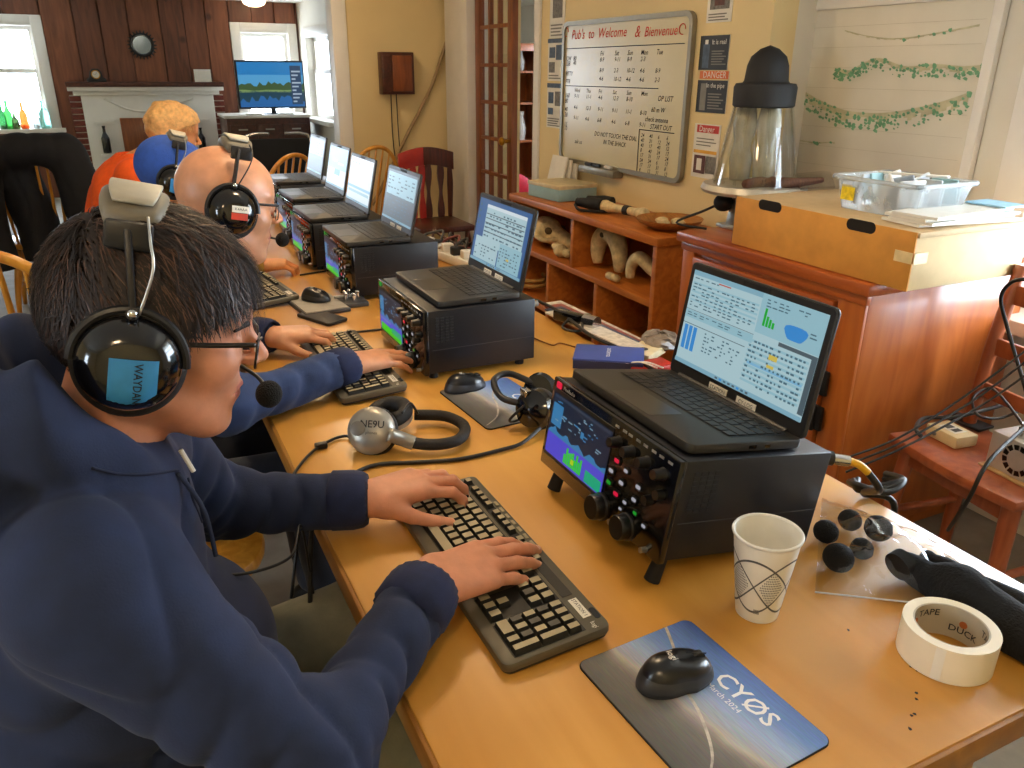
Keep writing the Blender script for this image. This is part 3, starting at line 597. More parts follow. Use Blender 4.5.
# ================================================================== bookcase
XS = 1.6; yL = float(on_x(511, 192, XS)[1]); yR_ = float(on_x(658, 240, XS)[1]); ZT = .907
t = thing('bookcase', 'low open orange pine bookcase under the whiteboard', 'bookcase', ((XS+XR)/2, (yL+yR_)/2, ZF))
def sh(name, *a, mt=m_shelf): return part(t, name, B().box(*a), mt, bev=.003, world=True)
sh('top_board', XS-.01, XR-.002, yR_-.01, yL, ZT-.028, ZT)
for z in (ZF+.06, .455, .68): sh('shelf_board', XS+.004, XR-.02, yR_+.025, yL-.025, z-.024, z)
sh('side_panel', XS, XR-.002, yR_, yR_+.025, ZF, ZT-.028); sh('side_panel', XS, XR-.002, yL-.025, yL, ZF, ZT-.028)
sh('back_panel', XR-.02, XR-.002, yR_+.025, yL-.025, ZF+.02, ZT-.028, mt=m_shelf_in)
yu = float(on_x(571, 235, XS)[1]); sh('divider', XS+.004, XR-.02, yu-.012, yu+.012, .68, ZT-.028)
for px in (546, 594):
    y = float(on_x(px, 295, XS)[1]); sh('divider', XS+.004, XR-.02, y-.012, y+.012, .455, .656); sh('divider', XS+.004, XR-.02, y-.012, y+.012, ZF+.06, .431)
# ================================================================== cabinet beside the bookcase
XK = 1.5; yk1 = float(on_x(684, 228, XK)[1]); yk0 = float(on_x(868, 305, XK)[1]); ZK = .985
t = thing('cabinet', 'red brown wooden cabinet with black hinges beside the bookcase', 'cabinet', (1.78, (yk0+yk1)/2, ZF))
part(t, 'cabinet_body', B().box(XK+.01, XM-.01, yk0+.005, yk1-.005, ZF+.05, ZK-.03).box(XK+.05, XM-.03, yk0+.03, yk1-.03, ZF, ZF+.05), m_cab, bev=.004, world=True)
part(t, 'cabinet_top', B().box(XK-.02, XM-.008, yk0-.012, yk1+.01, ZK-.03, ZK), m_cab2, bev=.006, world=True)
part(t, 'top_moulding', B().box(XK-.006, XK+.01, yk0, yk1, ZK-.055, ZK-.03), m_cab2, bev=.004, world=True)
part(t, 'face_stile', B().box(XK, XK+.01, yk0+.005, yk0+.085, ZF+.05, ZK-.055), m_cab, bev=.002, world=True)
part(t, 'face_stile', B().box(XK, XK+.01, yk1-.06, yk1-.005, ZF+.05, ZK-.055), m_cab, bev=.002, world=True)
ym = (yk0+.085+yk1-.06)/2
part(t, 'drawer_front', B().box(XK-.012, XK+.01, yk0+.09, yk1-.065, ZK-.19, ZK-.065), m_cab2, bev=.004, world=True)
for (ya_, yb_) in ((yk0+.09, ym-.003), (ym+.003, yk1-.065)):
    d = part(t, 'cabinet_door', B().box(XK-.008, XK+.01, ya_, yb_, ZF+.08, ZK-.205), m_cab, bev=.004, world=True)
    part(d, 'door_panel', B().box(XK-.014, XK-.006, ya_+.065, yb_-.065, ZF+.15, ZK-.275), m_cab2, bev=.006, world=True, base=t)
    part(d, 'door_knob', B().ell((XK-.025, (ya_ if ya_ > ym-.01 else yb_)+(.03 if ya_ > ym-.01 else -.03), .6), (.016, .014, .014), 12, 8), m_black, smooth=True, world=True, base=t)
for z in (ZK-.27, ZF+.14, .62):
    part(t, 'hinge', B().box(XK-.016, XK-.006, yk0+.066, yk0+.112, z-.032, z+.032).cyl((XK-.018, yk0+.089, z-.036), (XK-.018, yk0+.089, z+.036), .006, n=8), m_black, bev=.002, world=True)
# ---- cardboard box on the cabinet
bx0 = float(on_z(733, 243, ZK+.002)[1]); bx1 = 1.125
t = thing('cardboard_box', 'large flat orange cardboard box with two hand holes', 'box', (1.69, (bx0+bx1)/2, ZK+.001))
hx = XK+.0; hb = .128; zz = ZK+.002; dpt = .385
part(t, 'box_body', B().box(hx+.004, hx+dpt, bx1, bx0, zz, zz+hb-.012), m_cardpale, bev=.003, world=True)  # body paler than the front: daylight on the side put into its colour
part(t, 'box_front', B().box(hx, hx+.0045, bx1, bx0, zz, zz+hb), m_card, bev=.001, world=True)
part(t, 'box_lid', B().box(hx+.005, hx+dpt+.004, bx1-.004, bx0+.002, zz+hb-.012, zz+hb), M('tan_cardboard', '#c9ae84', .75, var=.05), bev=.002, world=True)
for (px, py) in ((770, 206), (861, 226)):
    q = on_x(px, py, hx)
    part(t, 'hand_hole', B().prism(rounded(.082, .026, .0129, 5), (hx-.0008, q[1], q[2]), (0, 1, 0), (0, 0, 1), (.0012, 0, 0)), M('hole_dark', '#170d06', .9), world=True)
q = on_x(900, 256, hx)
part(t, 'sticky_tape', B().box(hx-.0016, hx-.0004, bx1, bx1+.045, q[2]-.012, q[2]+.012).box(hx-.0016, hx+.04, bx1-.0058, bx1-.0042, q[2]-.012, q[2]+.012), M('masking_tape', '#e6cf9a', .6), world=True)
zb2 = zz+hb
# ---- big signal lantern on its metal stand
lx, ly = 1.72, 1.87
t = thing('signal_lantern', 'large glass marine lantern with black cap on metal stand', 'lantern', (lx, ly, ZK+.001))
part(t, 'stand_foot', B().box(-.09, .05, -.05, .05, 0, .012), m_metal, bev=.004)
part(t, 'stand_post', B().prism([(-.05, 0), (0, 0), (.03, .1), (-.03, .1)], (-.03, -.02, .012), (1, 0, 0), (0, 0, 1), (0, .04, 0)), m_metal, bev=.004)
part(t, 'base_plate', B().lathe([(0, .105), (.15, .105), (.157, .115), (.15, .13), (0, .13)], n=36), M('lantern_base', '#b8b2a4', .35, metal=.3), smooth='auto')
part(t, 'glass_lens', B().lathe([(.122, .13), (.082, .356), (.079, .356), (.119, .13), (.122, .13)], n=36), m_glass, smooth='auto')
rib = B()
for i in range(18):
    a = i*2*PI/18; rib.tube([(.121*math.cos(a), .121*math.sin(a), .135), (.081*math.cos(a), .081*math.sin(a), .354)], .004, 6, sm=False)
part(t, 'lens_ribs', rib, m_glass, smooth=True)
inner = B()
for a in (0.3, 2.4, 4.5): inner.lathe([(.03, .14), (.036, .2), (.028, .25), (.036, .3), (.028, .345), (0, .345)], (.045*math.cos(a), .045*math.sin(a), 0), 14)
part(t, 'inner_lens', inner, M('crumpled_clear_plastic', '#cfc6b0', .15, trans=.55, var=.15, bump=.5), smooth=True)
part(t, 'bulb', B().lathe([(0, .15), (.02, .15), (.02, .2), (.03, .23), (.022, .27), (0, .28)], n=14), M('bulb_amber', '#e0c070', .2, trans=.4), smooth=True)
part(t, 'cap', B().lathe([(0, .352), (.083, .348), (.088, .352), (.089, .402), (.084, .412), (.066, .414), (.062, .42), (.058, .46), (.049, .484), (.026, .504), (0, .514)], n=36), m_rubber, smooth='auto')
pts = [(lx-.06, ly+.03, ZK+.085), (lx-.13, ly+.06, ZK+.05), (lx-.2, ly+.1, ZK+.012), (XS+.03, yR_+.1, ZT+.012)]
pts[-1] = (XS-.0+.06, yk1+.09, ZT+.06) if False else (1.56, yk1-.03, ZK+.006)
solo('lantern_plug', 'black round plug on the lantern cable', 'plug', B().ell((lx-.085, ly+.03, ZK+.075), (.03, .03, .026), 14, 10), m_rubber, (lx-.085, ly+.03, ZK+.05), smooth=True)
solo('lantern_cable', 'thin cable hanging from the lantern plug', 'cable', B().tube(pts, .004, 6), m_cable, pts[-1], smooth=True)
# ---- chart board on the wall
yc0, zc1 = onwall(808, 12, XM); yc1, _ = onwall(1001, 2, XM); _, zc0 = onwall(795, 175, XM)
t = thing('coastal_chart', 'pale wall chart with green coastlines in a white frame', 'chart', (XM-.003, (yc0+yc1)/2, zc0-.12))
zc0 -= .12
part(t, 'chart_board', B().box(XM-.02, XM-.003, yc1, yc0, zc0, zc1), M('chart_paper', '#dad4c4', .35, var=.05, scale=5), bev=.002, world=True)
part(t, 'chart_frame', B().box(XM-.026, XM-.003, yc0, yc0+.03, zc0-.03, zc1+.03).box(XM-.026, XM-.003, yc1-.03, yc1, zc0-.03, zc1+.03).box(XM-.026, XM-.003, yc1, yc0, zc1, zc1+.03).box(XM-.026, XM-.003, yc1, yc0, zc0-.03, zc0), m_trim, bev=.003, world=True)
CWd = yc0-yc1; CHt = zc1-zc0; oc = V3(XM-.021, yc0, zc0); gl = B()
def coast(px, w0, n, blob, seed):
    land = B(); r = random.Random(seed); P = [onwall(x, y, XM-.021) for x, y in px]
    line = smooth_path([V3(XM-.0212-seed*.0001, y, z) for y, z in P], 8)
    land.cur = 1
    for a, c in zip(line[:-1], line[1:]):
        d = w0*(.4+.6*r.random()); land.add([a, c, c-v*d, a-v*d], [(0, 1, 2, 3)])
    land.cur = 0
    for k in range(n):
        a = line[r.randrange(len(line))]; s_ = blob*(.4+r.random()); c = a-v*(r.random()*w0*1.6)+V3(-.0006-k*4e-6, 0, 0)
        land.add([c+u*s_*math.cos(i*PI/3+r.random()*.5)*(.6+.6*r.random())+v*.7*s_*math.sin(i*PI/3)*(.6+.6*r.random()) for i in range(6)], [tuple(range(6))])
    part(t, 'chart_coastline', land, [M('chart_green', '#6ea47c', .5, var=.3, scale=40), M('chart_tan', '#c2bd9c', .5, var=.2, scale=30)], world=True, recalc=False)
coast([(835, 68), (850, 70), (865, 62), (880, 58), (905, 66), (935, 64), (965, 66), (988, 64)], .020, 190, .0065, 1)
coast([(803, 90), (820, 100), (845, 110), (875, 113), (905, 110), (940, 102), (970, 92)], .032, 200, .007, 2)
coast([(845, 30), (870, 36), (900, 38), (940, 32), (980, 24)], .006, 6, .006, 3)
coast([(800, 140), (815, 142), (835, 142)], .006, 6, .008, 4)
for f in np.linspace(.08, .92, 10): gl.bar(oc+u*CWd*.02+v*CHt*f+V3(-.0004, 0, 0), oc+u*CWd*.98+v*CHt*f+V3(-.0004, 0, 0), .0007, .0004, up=(1, 0, 0))
part(t, 'chart_lines', gl, M('chart_pencil', '#b9b09a', .6), world=True)
# ---- things on the cardboard box
ct = on_z(868, 168, zb2+.03)
t = thing('plastic_bin', 'open clear plastic bin of packets on the cardboard box', 'bin', (1.70, 1.34, zb2+.001), rz=0)
bw, bd, bh = .24, .20, .075    # along y, along x
ow = rounded(bd, bw, .02, 3); b = B()
for s_, z in ((.88, 0), (1.0, bh)):
    b.v += [(x*s_, y*s_, z) for x, y in ow]
n = len(ow); b.f += [tuple(reversed(range(n)))]+[(i, (i+1) % n, n+(i+1) % n, n+i) for i in range(n)]; b.mi += [0]*(n+1)
m_bin = M('milky_clear_plastic', '#dfe6ea', .2, trans=.6, alpha=.75, var=.03)
part(t, 'bin_wall', b, m_bin, smooth='auto', recalc=False)
part(t, 'bin_rim', B().tube([(x*1.02, y*1.02, bh) for x, y in ow]+[(ow[0][0]*1.02, ow[0][1]*1.02, bh)], .006, 6, 2), m_bin, smooth=True)
part(t, 'yellow_sticker', B().box(-bd/2*.955-.001, -bd/2*.955, .055, .095, .022, .058), M('sticker_yellow', '#e6c81e', .5, var=.3, scale=80))
rr = random.Random(11)
for i in range(9):
    x, y = -.06+.055*(i % 3), -.075+.07*(i//3); c = ('#dfe3e6', '#b9c4cc', '#8fb7bd', '#e6e2da', '#9aa6b4')[i % 5]
    Rm = np.array(Euler((rr.uniform(-.3, .3), rr.uniform(-.4, .4), rr.uniform(0, 3))).to_matrix())
    b = B(); b.box(-.03, .03, -.004, .004, -.035, .035); b.v = [tuple(Rm@V3(*q)+V3(1.70+x, 1.34+y, zb2+.05)) for q in b.v]
    solo('packet', ('white', 'grey', 'teal', 'cream', 'blue grey')[i % 5]+' flat packet in the '+('near', 'middle', 'far')[i//3]+' row of the plastic bin', 'packet', b, M('packet_'+c.strip('#'), c, .35), (1.70+x, 1.34+y, zb2+.012), 'packets in the plastic bin', bev=.003)
q = on_z(896, 151, zb2+.085)
solo('white_strip', 'white plastic strip lying across the bin rim', 'strip', B().bar((1.72, 1.43, zb2+.082), (1.78, 1.28, zb2+.084), .02, .006), m_white, (1.75, 1.35, zb2+.078), bev=.002)
# driftwood and a clear sleeve
pts = [on_z(x, y, zb2+.014) for x, y in ((745, 184), (765, 182), (790, 183), (822, 180))]
solo('driftwood', 'dark brown driftwood piece at the corner of the cardboard box', 'driftwood', B().tube(pts, .02, 10, radii=[.012, .018, .016, .008]), wood('driftwood_brown', '#4a2c1e', '#6b4530', axis=1, rough=.8), pts[0]-V3(0, 0, .014), smooth=True)
c = [on_z(x, y, zb2+.008) for x, y in ((790, 176), (830, 172), (835, 188), (800, 190))]
solo('clear_sleeve', 'crumpled clear plastic sleeve beside the driftwood', 'sleeve', B().add([q for q in c]+[q+V3(0, 0, .006) for q in c], [(3,2,1,0), (4,5,6,7), (0,1,5,4), (1,2,6,5), (2,3,7,6), (3,0,4,7)]), m_bag, c[0])
# stack of papers at the near end of the box
for i in range(4):
    Rm = Matrix.Translation((1.70, 1.195, zb2+.002+.0065*i)) @ Matrix.Rotation((-.12, .05, -.05, .1)[i], 4, 'Z')
    b = B().box(-.15, .15, -.055, .055, 0, .006); b.xform(Rm)
    solo('paper_stack', ('lowest white paper pad on the near end of the box', 'second white paper pad on the near end of the box', 'third paper pad in the pile on the box', 'topmost pale paper pad in the pile on the box')[i], 'paper', b, (m_paper, m_white)[i % 2], (1.70, 1.195, zb2+.002+.0065*i), 'paper pads on the box')
b = B().box(1.80, 1.88, 1.14, 1.24, zb2+.029, zb2+.033)
solo('blue_sheet', 'small pale blue sheet on the paper pile', 'paper', b, M('pale_blue_paper', '#9cc8e0', .6), (1.84, 1.19, zb2+.029))
# ================================================================== things on and in the bookcase
q0 = on_z(537, 187, ZT+.001)
t = thing('blue_box', 'pale blue board game box on the bookcase', 'box', (1.75, float(on_x(562, 195, 1.75)[1]), ZT+.001), rz=.1)
part(t, 'box_tray', B().box(-.10, .10, -.12, .12, 0, .055), M('box_pale_blue', '#8fb4bc', .5, var=.06), bev=.002)
part(t, 'box_lid', B().box(-.103, .103, -.123, .123, .05, .066), M('box_cream_top', '#cfc09a', .5, var=.12, scale=30), bev=.002)
t = thing('paper_tray', 'white crumpled papers standing behind the blue box', 'paper', (1.83, float(on_x(562, 175, 1.83)[1]), ZT+.001))
for i in range(3): part(t, 'paper_leaf', B().box(-.004, .004, -.08+.02*i, .06+.02*i, 0, .13+.015*i).xform(Matrix.Translation((-.03*i+.03, 0, 0)) @ Matrix.Rotation(.12*i, 4, 'Y')), m_paper)
bxw = (on_x(595, 197, 1.70))
t = thing('binoculars', 'black binoculars lying on the bookcase', 'binoculars', (1.70, float(bxw[1]), ZT+.001), rz=.4)
for s_ in (-1, 1): part(t, 'barrel', B().lathe([(0, -.06), (.024, -.06), (.026, -.02), (.02, .02), (.017, .06), (0, .06)], (s_*.036, 0, .03), 16, (0, 1, 0)), m_rubber, smooth='auto')
part(t, 'bridge', B().box(-.03, .03, -.02, .025, .02, .042), m_black, bev=.005)
part(t, 'strap', B().tube([(-.05, .06, .02), (-.09, .0, .01), (-.03, -.09, .008), (.07, -.06, .01), (.05, .06, .02)], .006, 6), m_rubber, smooth=True)
q = on_x(622, 207, 1.72)
t = thing('bone_piece', 'pale bone piece with a black band on the bookcase', 'bone', (1.72, float(q[1]), ZT+.001), rz=.2)
part(t, 'bone_shaft', B().lathe([(0, -.13), (.018, -.13), (.022, -.11), (.015, -.07), (.016, .04), (.025, .09), (.02, .12), (0, .13)], (0, 0, .026), 14, (0, 1, 0)), m_bone, smooth=True)
part(t, 'black_band', B().cyl((0, -.04, .026), (0, -.015, .026), .0185, n=14), m_black)
q = on_x(672, 219, 1.75)
b = B().lathe([(0, .012), (.07, .012), (.11, .03), (.118, .036), (.112, .024), (.06, 0), (0, 0)], (1.74, float(q[1]), ZT+.001), 28)
t = thing('wooden_bowl', 'shallow brown wooden bowl at the end of the bookcase', 'bowl', (1.74, float(q[1]), ZT+.001))
part(t, 'bowl', b, wood('bowl_wood', '#8e5722', '#b57a38', axis=1, rough=.5), smooth='auto', world=True)
for i in range(4): solo('shell', ('flat', 'round', 'chipped', 'small')[i]+' tan shell lying in the wooden bowl', 'shell', B().ell((1.74+.035*math.cos(i*1.7), float(q[1])+.04*math.sin(i*1.7), ZT+.024), (.026, .02, .011), 10, 6), m_bone, (1.74+.035*math.cos(i*1.7), float(q[1])+.04*math.sin(i*1.7), ZT+.013), 'shells in the bowl', smooth=True)
def bone_arch(name, label, px, py, x, z, s, rz):
    q = on_x(px, py, x); t = thing(name, label, 'bone', (x, float(q[1]), z+.001), rz=rz); return t
t = bone_arch('jaw_bone', 'arched pale jaw bone standing in the middle compartment', 608, 258, 1.70, .68, 1, 0)
part(t, 'bone_arch', B().tube([(0, .075, .02), (0, .078, .07), (0, .06, .125), (0, .0, .155), (0, -.06, .13), (0, -.085, .07), (.0, -.08, .02)], .026, 12, radii=[.018, .03, .036, .036, .036, .03, .018]), m_bone, smooth=True)
part(t, 'bone_foramen', B().ell((-.034, 0, .15), (.006, .014, .01), 10, 8), M('bone_hole', '#5f4c2c', .9), smooth=True)
q = on_x(637, 285, 1.66)
t = thing('curved_bone', 'curved pale bone beside the arched jaw bone', 'bone', (1.69, float(q[1]), .681), rz=.1)
part(t, 'bone_curve', B().tube([(0, .08, .02), (0, .075, .07), (0, .03, .105), (.02, -.02, .07), (.03, -.10, .045)], .022, 12, radii=[.016, .022, .026, .024, .028]), m_bone, smooth=True)
part(t, 'bone_knob', B().ell((.03, -.10, .04), (.03, .04, .035), 14, 10), m_bone, smooth=True)
q = on_x(613, 280, 1.63)
solo('small_bone', 'small bone lying in front of the arched jaw bone', 'bone', B().tube([(1.64, float(q[1])+.05, .695), (1.63, float(q[1])-.03, .70)], .014, 10, sm=False), m_bone, (1.64, float(q[1]), .681), smooth=True)
q = on_x(548, 243, 1.70)
t = thing('animal_skull', 'pale animal skull in the left upper compartment', 'skull', (1.72, float(q[1]), .681), rz=.25)
part(t, 'cranium', B().ell((0, .04, .075), (.06, .085, .06), 18, 12), m_bone, smooth=True)
part(t, 'snout', B().tube([(0, -.01, .06), (0, -.09, .045), (0, -.15, .035)], .035, 12, radii=[.048, .035, .024]), m_bone, smooth=True)
part(t, 'cheek_arch', B().tube([(-.03, -.07, .05), (-.07, -.01, .045), (-.055, .06, .06)], .011, 8), m_bone, smooth=True)
for s_ in (-1, 1): part(t, 'eye_socket', B().ell((s_*.042, -.02, .082), (.014, .02, .016), 12, 8), M('bone_hole', '#5f4c2c', .9), smooth=True)
part(t, 'tooth_row', B().box(-.02, .02, -.15, -.06, .002, .022), m_bone, bev=.005)
q = on_x(558, 252, 1.66)
solo('vertebra', 'knobbly vertebra bone in front of the animal skull', 'bone', B().ell((1.655, float(q[1])-.03, .711), (.03, .035, .028), 12, 8).ell((1.655, float(q[1])+.01, .721), (.018, .03, .016), 10, 8).ell((1.66, float(q[1])-.07, .706), (.016, .03, .018), 10, 8), m_bone, (1.655, float(q[1]), .682), smooth=True)
q = on_x(532, 288, 1.70)
solo('rope_coil', 'tan coiled rope in the lower left compartment', 'rope', B().tube([(1.70+.06*math.cos(a), float(q[1])+.08*math.sin(a), .467+.0032*i) for i, a in enumerate(np.arange(0, 16, .8))], .010, 8, 3), M('tan_rope', '#b08848', .85, var=.2, bump=.4), (1.70, float(q[1]), .456), smooth=True)
def true_size(objs, k):
    tops = [o for o in objs if o.parent is None]; seen = set()
    for o in tops: o.location = Vector(CAM)+(o.location-Vector(CAM))*k
    for o in objs:
        if o.parent is not None: o.location = o.location*k
        if o.type == 'MESH' and o.data.name not in seen: seen.add(o.data.name); o.data.transform(Matrix.Scale(k, 4))
true_size([o for o in bpy.data.objects if o not in _before], BIG)
XR, XM, YFB, YR = NEWC
# ================================================================== ladder-back chair at the right edge, with equipment on its seat
SZ = .45
def seatp(px, py): return on_z(px, py, SZ)
fl = seatp(888, 432); fr_ = seatp(1020, 505)
du = unit(V3(fr_[0]-fl[0], fr_[1]-fl[1], 0))      # along the visible seat edge
dn = V3(-du[1], du[0], 0)
if dn[0] < 0: dn = -dn
t = thing('ladder_back_chair', 'red brown ladder-back chair holding the power supply', 'chair', tuple(fl+du*.21+dn*.2-V3(0, 0, SZ)))
o0 = V3(fl[0], fl[1], 0)
def cp(a, b_, z): return o0+du*a+dn*b_+V3(0, 0, z)
SW = .43; SD = .30
b = B(); poly = [(0, .0)]+[(SW*i/8, -.018*math.sin(PI*i/8)) for i in range(1, 8)]+[(SW, 0), (SW-.02, SD), (.02, SD)]
b.prism(poly, o0+V3(0, 0, SZ-.032), du, dn, (0, 0, .032))
part(t, 'seat', b, m_redwood, bev=.01, world=True)
for (a, b_) in ((.045, .05), (SW-.045, .05), (.05, SD-.03), (SW-.05, SD-.03)):
    back = b_ > .2
    part(t, 'leg', B().cyl(cp(a+(.0), b_, SZ-.03), cp(a+(-.03 if a < .2 else .03), b_+(-.03 if not back else .03), 0), .024, .018, 12), m_redwood, smooth='auto', world=True)
part(t, 'apron', B().bar(cp(.04, .045, SZ-.06), cp(SW-.04, .045, SZ-.06), .02, .055), m_redwood, bev=.003, world=True)
part(t, 'apron', B().bar(cp(.045, .05, SZ-.06), cp(.05, SD-.03, SZ-.06), .02, .055), m_redwood, bev=.003, world=True)
for z in (.2,):
    part(t, 'stretcher', B().cyl(cp(.03, .035, z), cp(.04, SD-.015, z), .012, n=10), m_redwood, smooth='auto', world=True)
    part(t, 'stretcher', B().cyl(cp(SW-.03, .035, z), cp(SW-.04, SD-.015, z), .012, n=10), m_redwood, smooth='auto', world=True)
    part(t, 'stretcher', B().cyl(cp(.03, .035, z-.05), cp(SW-.03, .035, z-.05), .012, n=10), m_redwood, smooth='auto', world=True)
for a in (.03, SW-.03):
    part(t, 'back_post', B().tube([cp(a, SD-.03, SZ-.03), cp(a, SD-.01, .70), cp(a, SD+.03, .93)], .019, 10), m_redwood, smooth=True, world=True)
for z, hgt in ((.57, .045), (.70, .05), (.85, .055)):
    y = np.interp(z, [SZ, .70, .93], [SD-.03, SD-.01, SD+.03])
    part(t, 'back_slat', B().bar(cp(.03, y, z), cp(SW-.03, y, z), .014, hgt), m_redwood, bev=.004, world=True)
def oncu(px, py, z): return on_z(px, py, z)
# white-yellow power meter box
q = oncu(950, 440, SZ+.001)
t = thing('power_box', 'small cream junction box on the chair seat', 'box', (q[0], q[1], SZ+.001), rz=math.atan2(du[1], du[0]))
part(t, 'box_shell', B().box(-.055, .055, -.04, .04, 0, .036), M('cream_plastic', '#dcc89c', .5, var=.05), bev=.006)
part(t, 'box_label', B().box(-.03, .03, -.022, .022, .036, .0366), m_paper)
part(t, 'label_print', B().box(-.022, -.004, -.014, .014, .0366, .037).box(.004, .022, -.014, .014, .0366, .037), m_dgrey)
part(t, 'button', B().cyl((-.02, -.04, .018), (-.02, -.044, .018), .006, n=10), m_grey)
q = oncu(968, 423, SZ+.001)
solo('phone', 'small black phone lying behind the cream junction box', 'phone', B().box(q[0]-.035, q[0]+.035, q[1]-.06, q[1]+.06, SZ+.001, SZ+.010), m_black, (q[0], q[1], SZ+.001), bev=.004)
# silver power supply
q = oncu(984, 465, SZ+.001)
t = thing('power_supply', 'silver power supply with round black fan grille', 'power supply', (q[0], q[1], SZ+.001), rz=math.atan2(du[1], du[0]))
m_silver = M('silver_case', '#c3c3c4', .38, metal=.55, var=.06)
part(t, 'supply_case', B().box(0, .20, 0, .22, .006, .105), m_silver, bev=.003)
part(t, 'bottom_plate', B().box(-.01, .21, -.012, .23, 0, .006), M('tan_plate', '#b59468', .5), bev=.002)
g = B()
for i in range(12):
    a0 = i*2*PI/12+.05; a1 = a0+.40
    c = (.085, .055)
    g.add([(c[0]+r_*math.cos(a), -.0012, c[1]+r_*math.sin(a)) for r_, a in ((.028, a0), (.042, a0), (.042, a1), (.028, a1))], [(0, 1, 2, 3)])
part(t, 'fan_grille', g, m_blackgloss, recalc=False)
part(t, 'fan_disc', B().cyl((.085, -.0002, .055), (.085, -.001, .055), .027, n=24), m_silver)
part(t, 'terminal', B().cyl((.06, .03, .105), (.06, .03, .13), .012, n=12).cyl((.06, .03, .13), (.06, .03, .145), .008, n=10), m_chrome, smooth='auto')
base = V3(q[0], q[1], SZ); rzc = math.atan2(du[1], du[0]); tp = base+V3(.06*math.cos(rzc)-.03*math.sin(rzc), .06*math.sin(rzc)+.03*math.cos(rzc), .145)
# cables between the chair and the near radio
def cable(label, pts, r=.004, mt=None, n=7): return solo('cable', label, 'cable', B().tube(pts, r, n, 8), mt or m_cable, pts[0], smooth=True)
cable('black cable rising from the silver power supply past the chair back', [tp, tp+V3(.01, .01, .05), on_y(1008, 330, 1.2), on_y(1001, 298, 1.22), on_y(1012, 282, 1.2), on_y(1030, 279, 1.15)], .005)
cable('looped thin cable above the cream junction box', [tp+V3(-.0, .0, -.01), on_z(1006, 402, .60), on_z(990, 388, .60), on_z(973, 398, .58), on_z(978, 415, .55), on_z(1000, 418, .54), on_z(1026, 408, .54)], .004)
cable('grey cable looping off the chair seat by the junction box', [on_z(921, 436, SZ+.02), on_z(916, 428, SZ+.03), on_z(925, 418, SZ+.03), on_z(960, 416, SZ+.05), on_z(1028, 398, SZ+.08)], .006, m_dgrey)
for i, (y0, y1) in enumerate(((347, 395), (358, 402), (372, 408))):
    cable(('uppermost', 'middle', 'lowest')[i]+' of three black cables running from the right edge to the cabinet foot', [on_y(1030, y0, 1.05), on_y(965+6*i, 396+6*i, 1.1), on_y(900, 437+6*i, 1.12), on_y(846, 458+7*i, 1.15)], .0028)
cable('black cable hanging in front of the chair seat', [on_z(1030, 423, .62), on_z(990, 460, .60), on_z(968, 500, .5), on_z(948, 530, .3)], .005)
# things on the floor under the chair
q = on_z(985, 502, .06)
t = thing('floor_carton', 'torn cream carton lying on the floor under the chair', 'carton', (q[0]+.25, q[1]+.2, 0))
part(t, 'carton_body', B().box(-.22, .1, -.12, .12, .001, .16), M('cream_carton', '#d5c79a', .7, var=.06), bev=.004)
part(t, 'carton_flap', B().box(-.1, .09, -.2, -.12, .03, .036), m_cardpale)
# ================================================================== long table
TZ = .75; TX0, TX1, TY0, TY1 = .2, 1.082, .37, 4.45
t = thing('long_table', 'long varnished orange wooden table carrying the radios', 'table', ((TX0+TX1)/2, (TY0+TY1)/2, 0))
part(t, 'table_top', B().box(TX0+.006, TX1-.006, TY0+.006, TY1-.006, TZ-.03, TZ), m_table, bev=.003, world=True)
e = .02
part(t, 'edge_band', B().box(TX0, TX0+e, TY0, TY1, TZ-.042, TZ-.003), m_table_edge, bev=.004, world=True)
part(t, 'edge_band', B().box(TX1-e, TX1, TY0, TY1, TZ-.042, TZ-.003), m_table_edge, bev=.004, world=True)
part(t, 'edge_band', B().box(TX0, TX1, TY0, TY0+e, TZ-.042, TZ-.003), m_table_edge, bev=.004, world=True)
part(t, 'edge_band', B().box(TX0, TX1, TY1-e, TY1, TZ-.042, TZ-.003), m_table_edge, bev=.004, world=True)
part(t, 'apron', B().box(TX0+.10, TX0+.12, TY0+.1, TY1-.1, TZ-.085, TZ-.042), m_table_edge, world=True)
part(t, 'apron', B().box(TX1-.12, TX1-.10, TY0+.1, TY1-.1, TZ-.13, TZ-.042), m_table_edge, world=True)
for x in (TX0+.12, TX1-.12):
    for y in (TY0+.14, 2.4, TY1-.14): part(t, 'leg', B().box(x-.03, x+.03, y-.03, y+.03, 0, TZ-.05), m_table_edge, bev=.006, world=True)
sc = B()
rr = random.Random(3)
for (px, py) in ((917, 671), (916, 693), (916, 699), (912, 716), (914, 714), (910, 729), (848, 630), (911, 667)):
    q = on_z(px, py, TZ); n = 5; s_ = .0022
    sc.add([(q[0]+s_*rr.uniform(.4, 1.3)*math.cos(i*2*PI/n), q[1]+s_*rr.uniform(.4, 1.6)*math.sin(i*2*PI/n), TZ+.0003) for i in range(n)], [tuple(range(n))])
part(t, 'surface_scratches', sc, m_ink, world=True, recalc=False, kind='stuff', label='small dark chips in the table varnish')
OP = -PI/2      # the operators' right hand is -Y, forward is +X
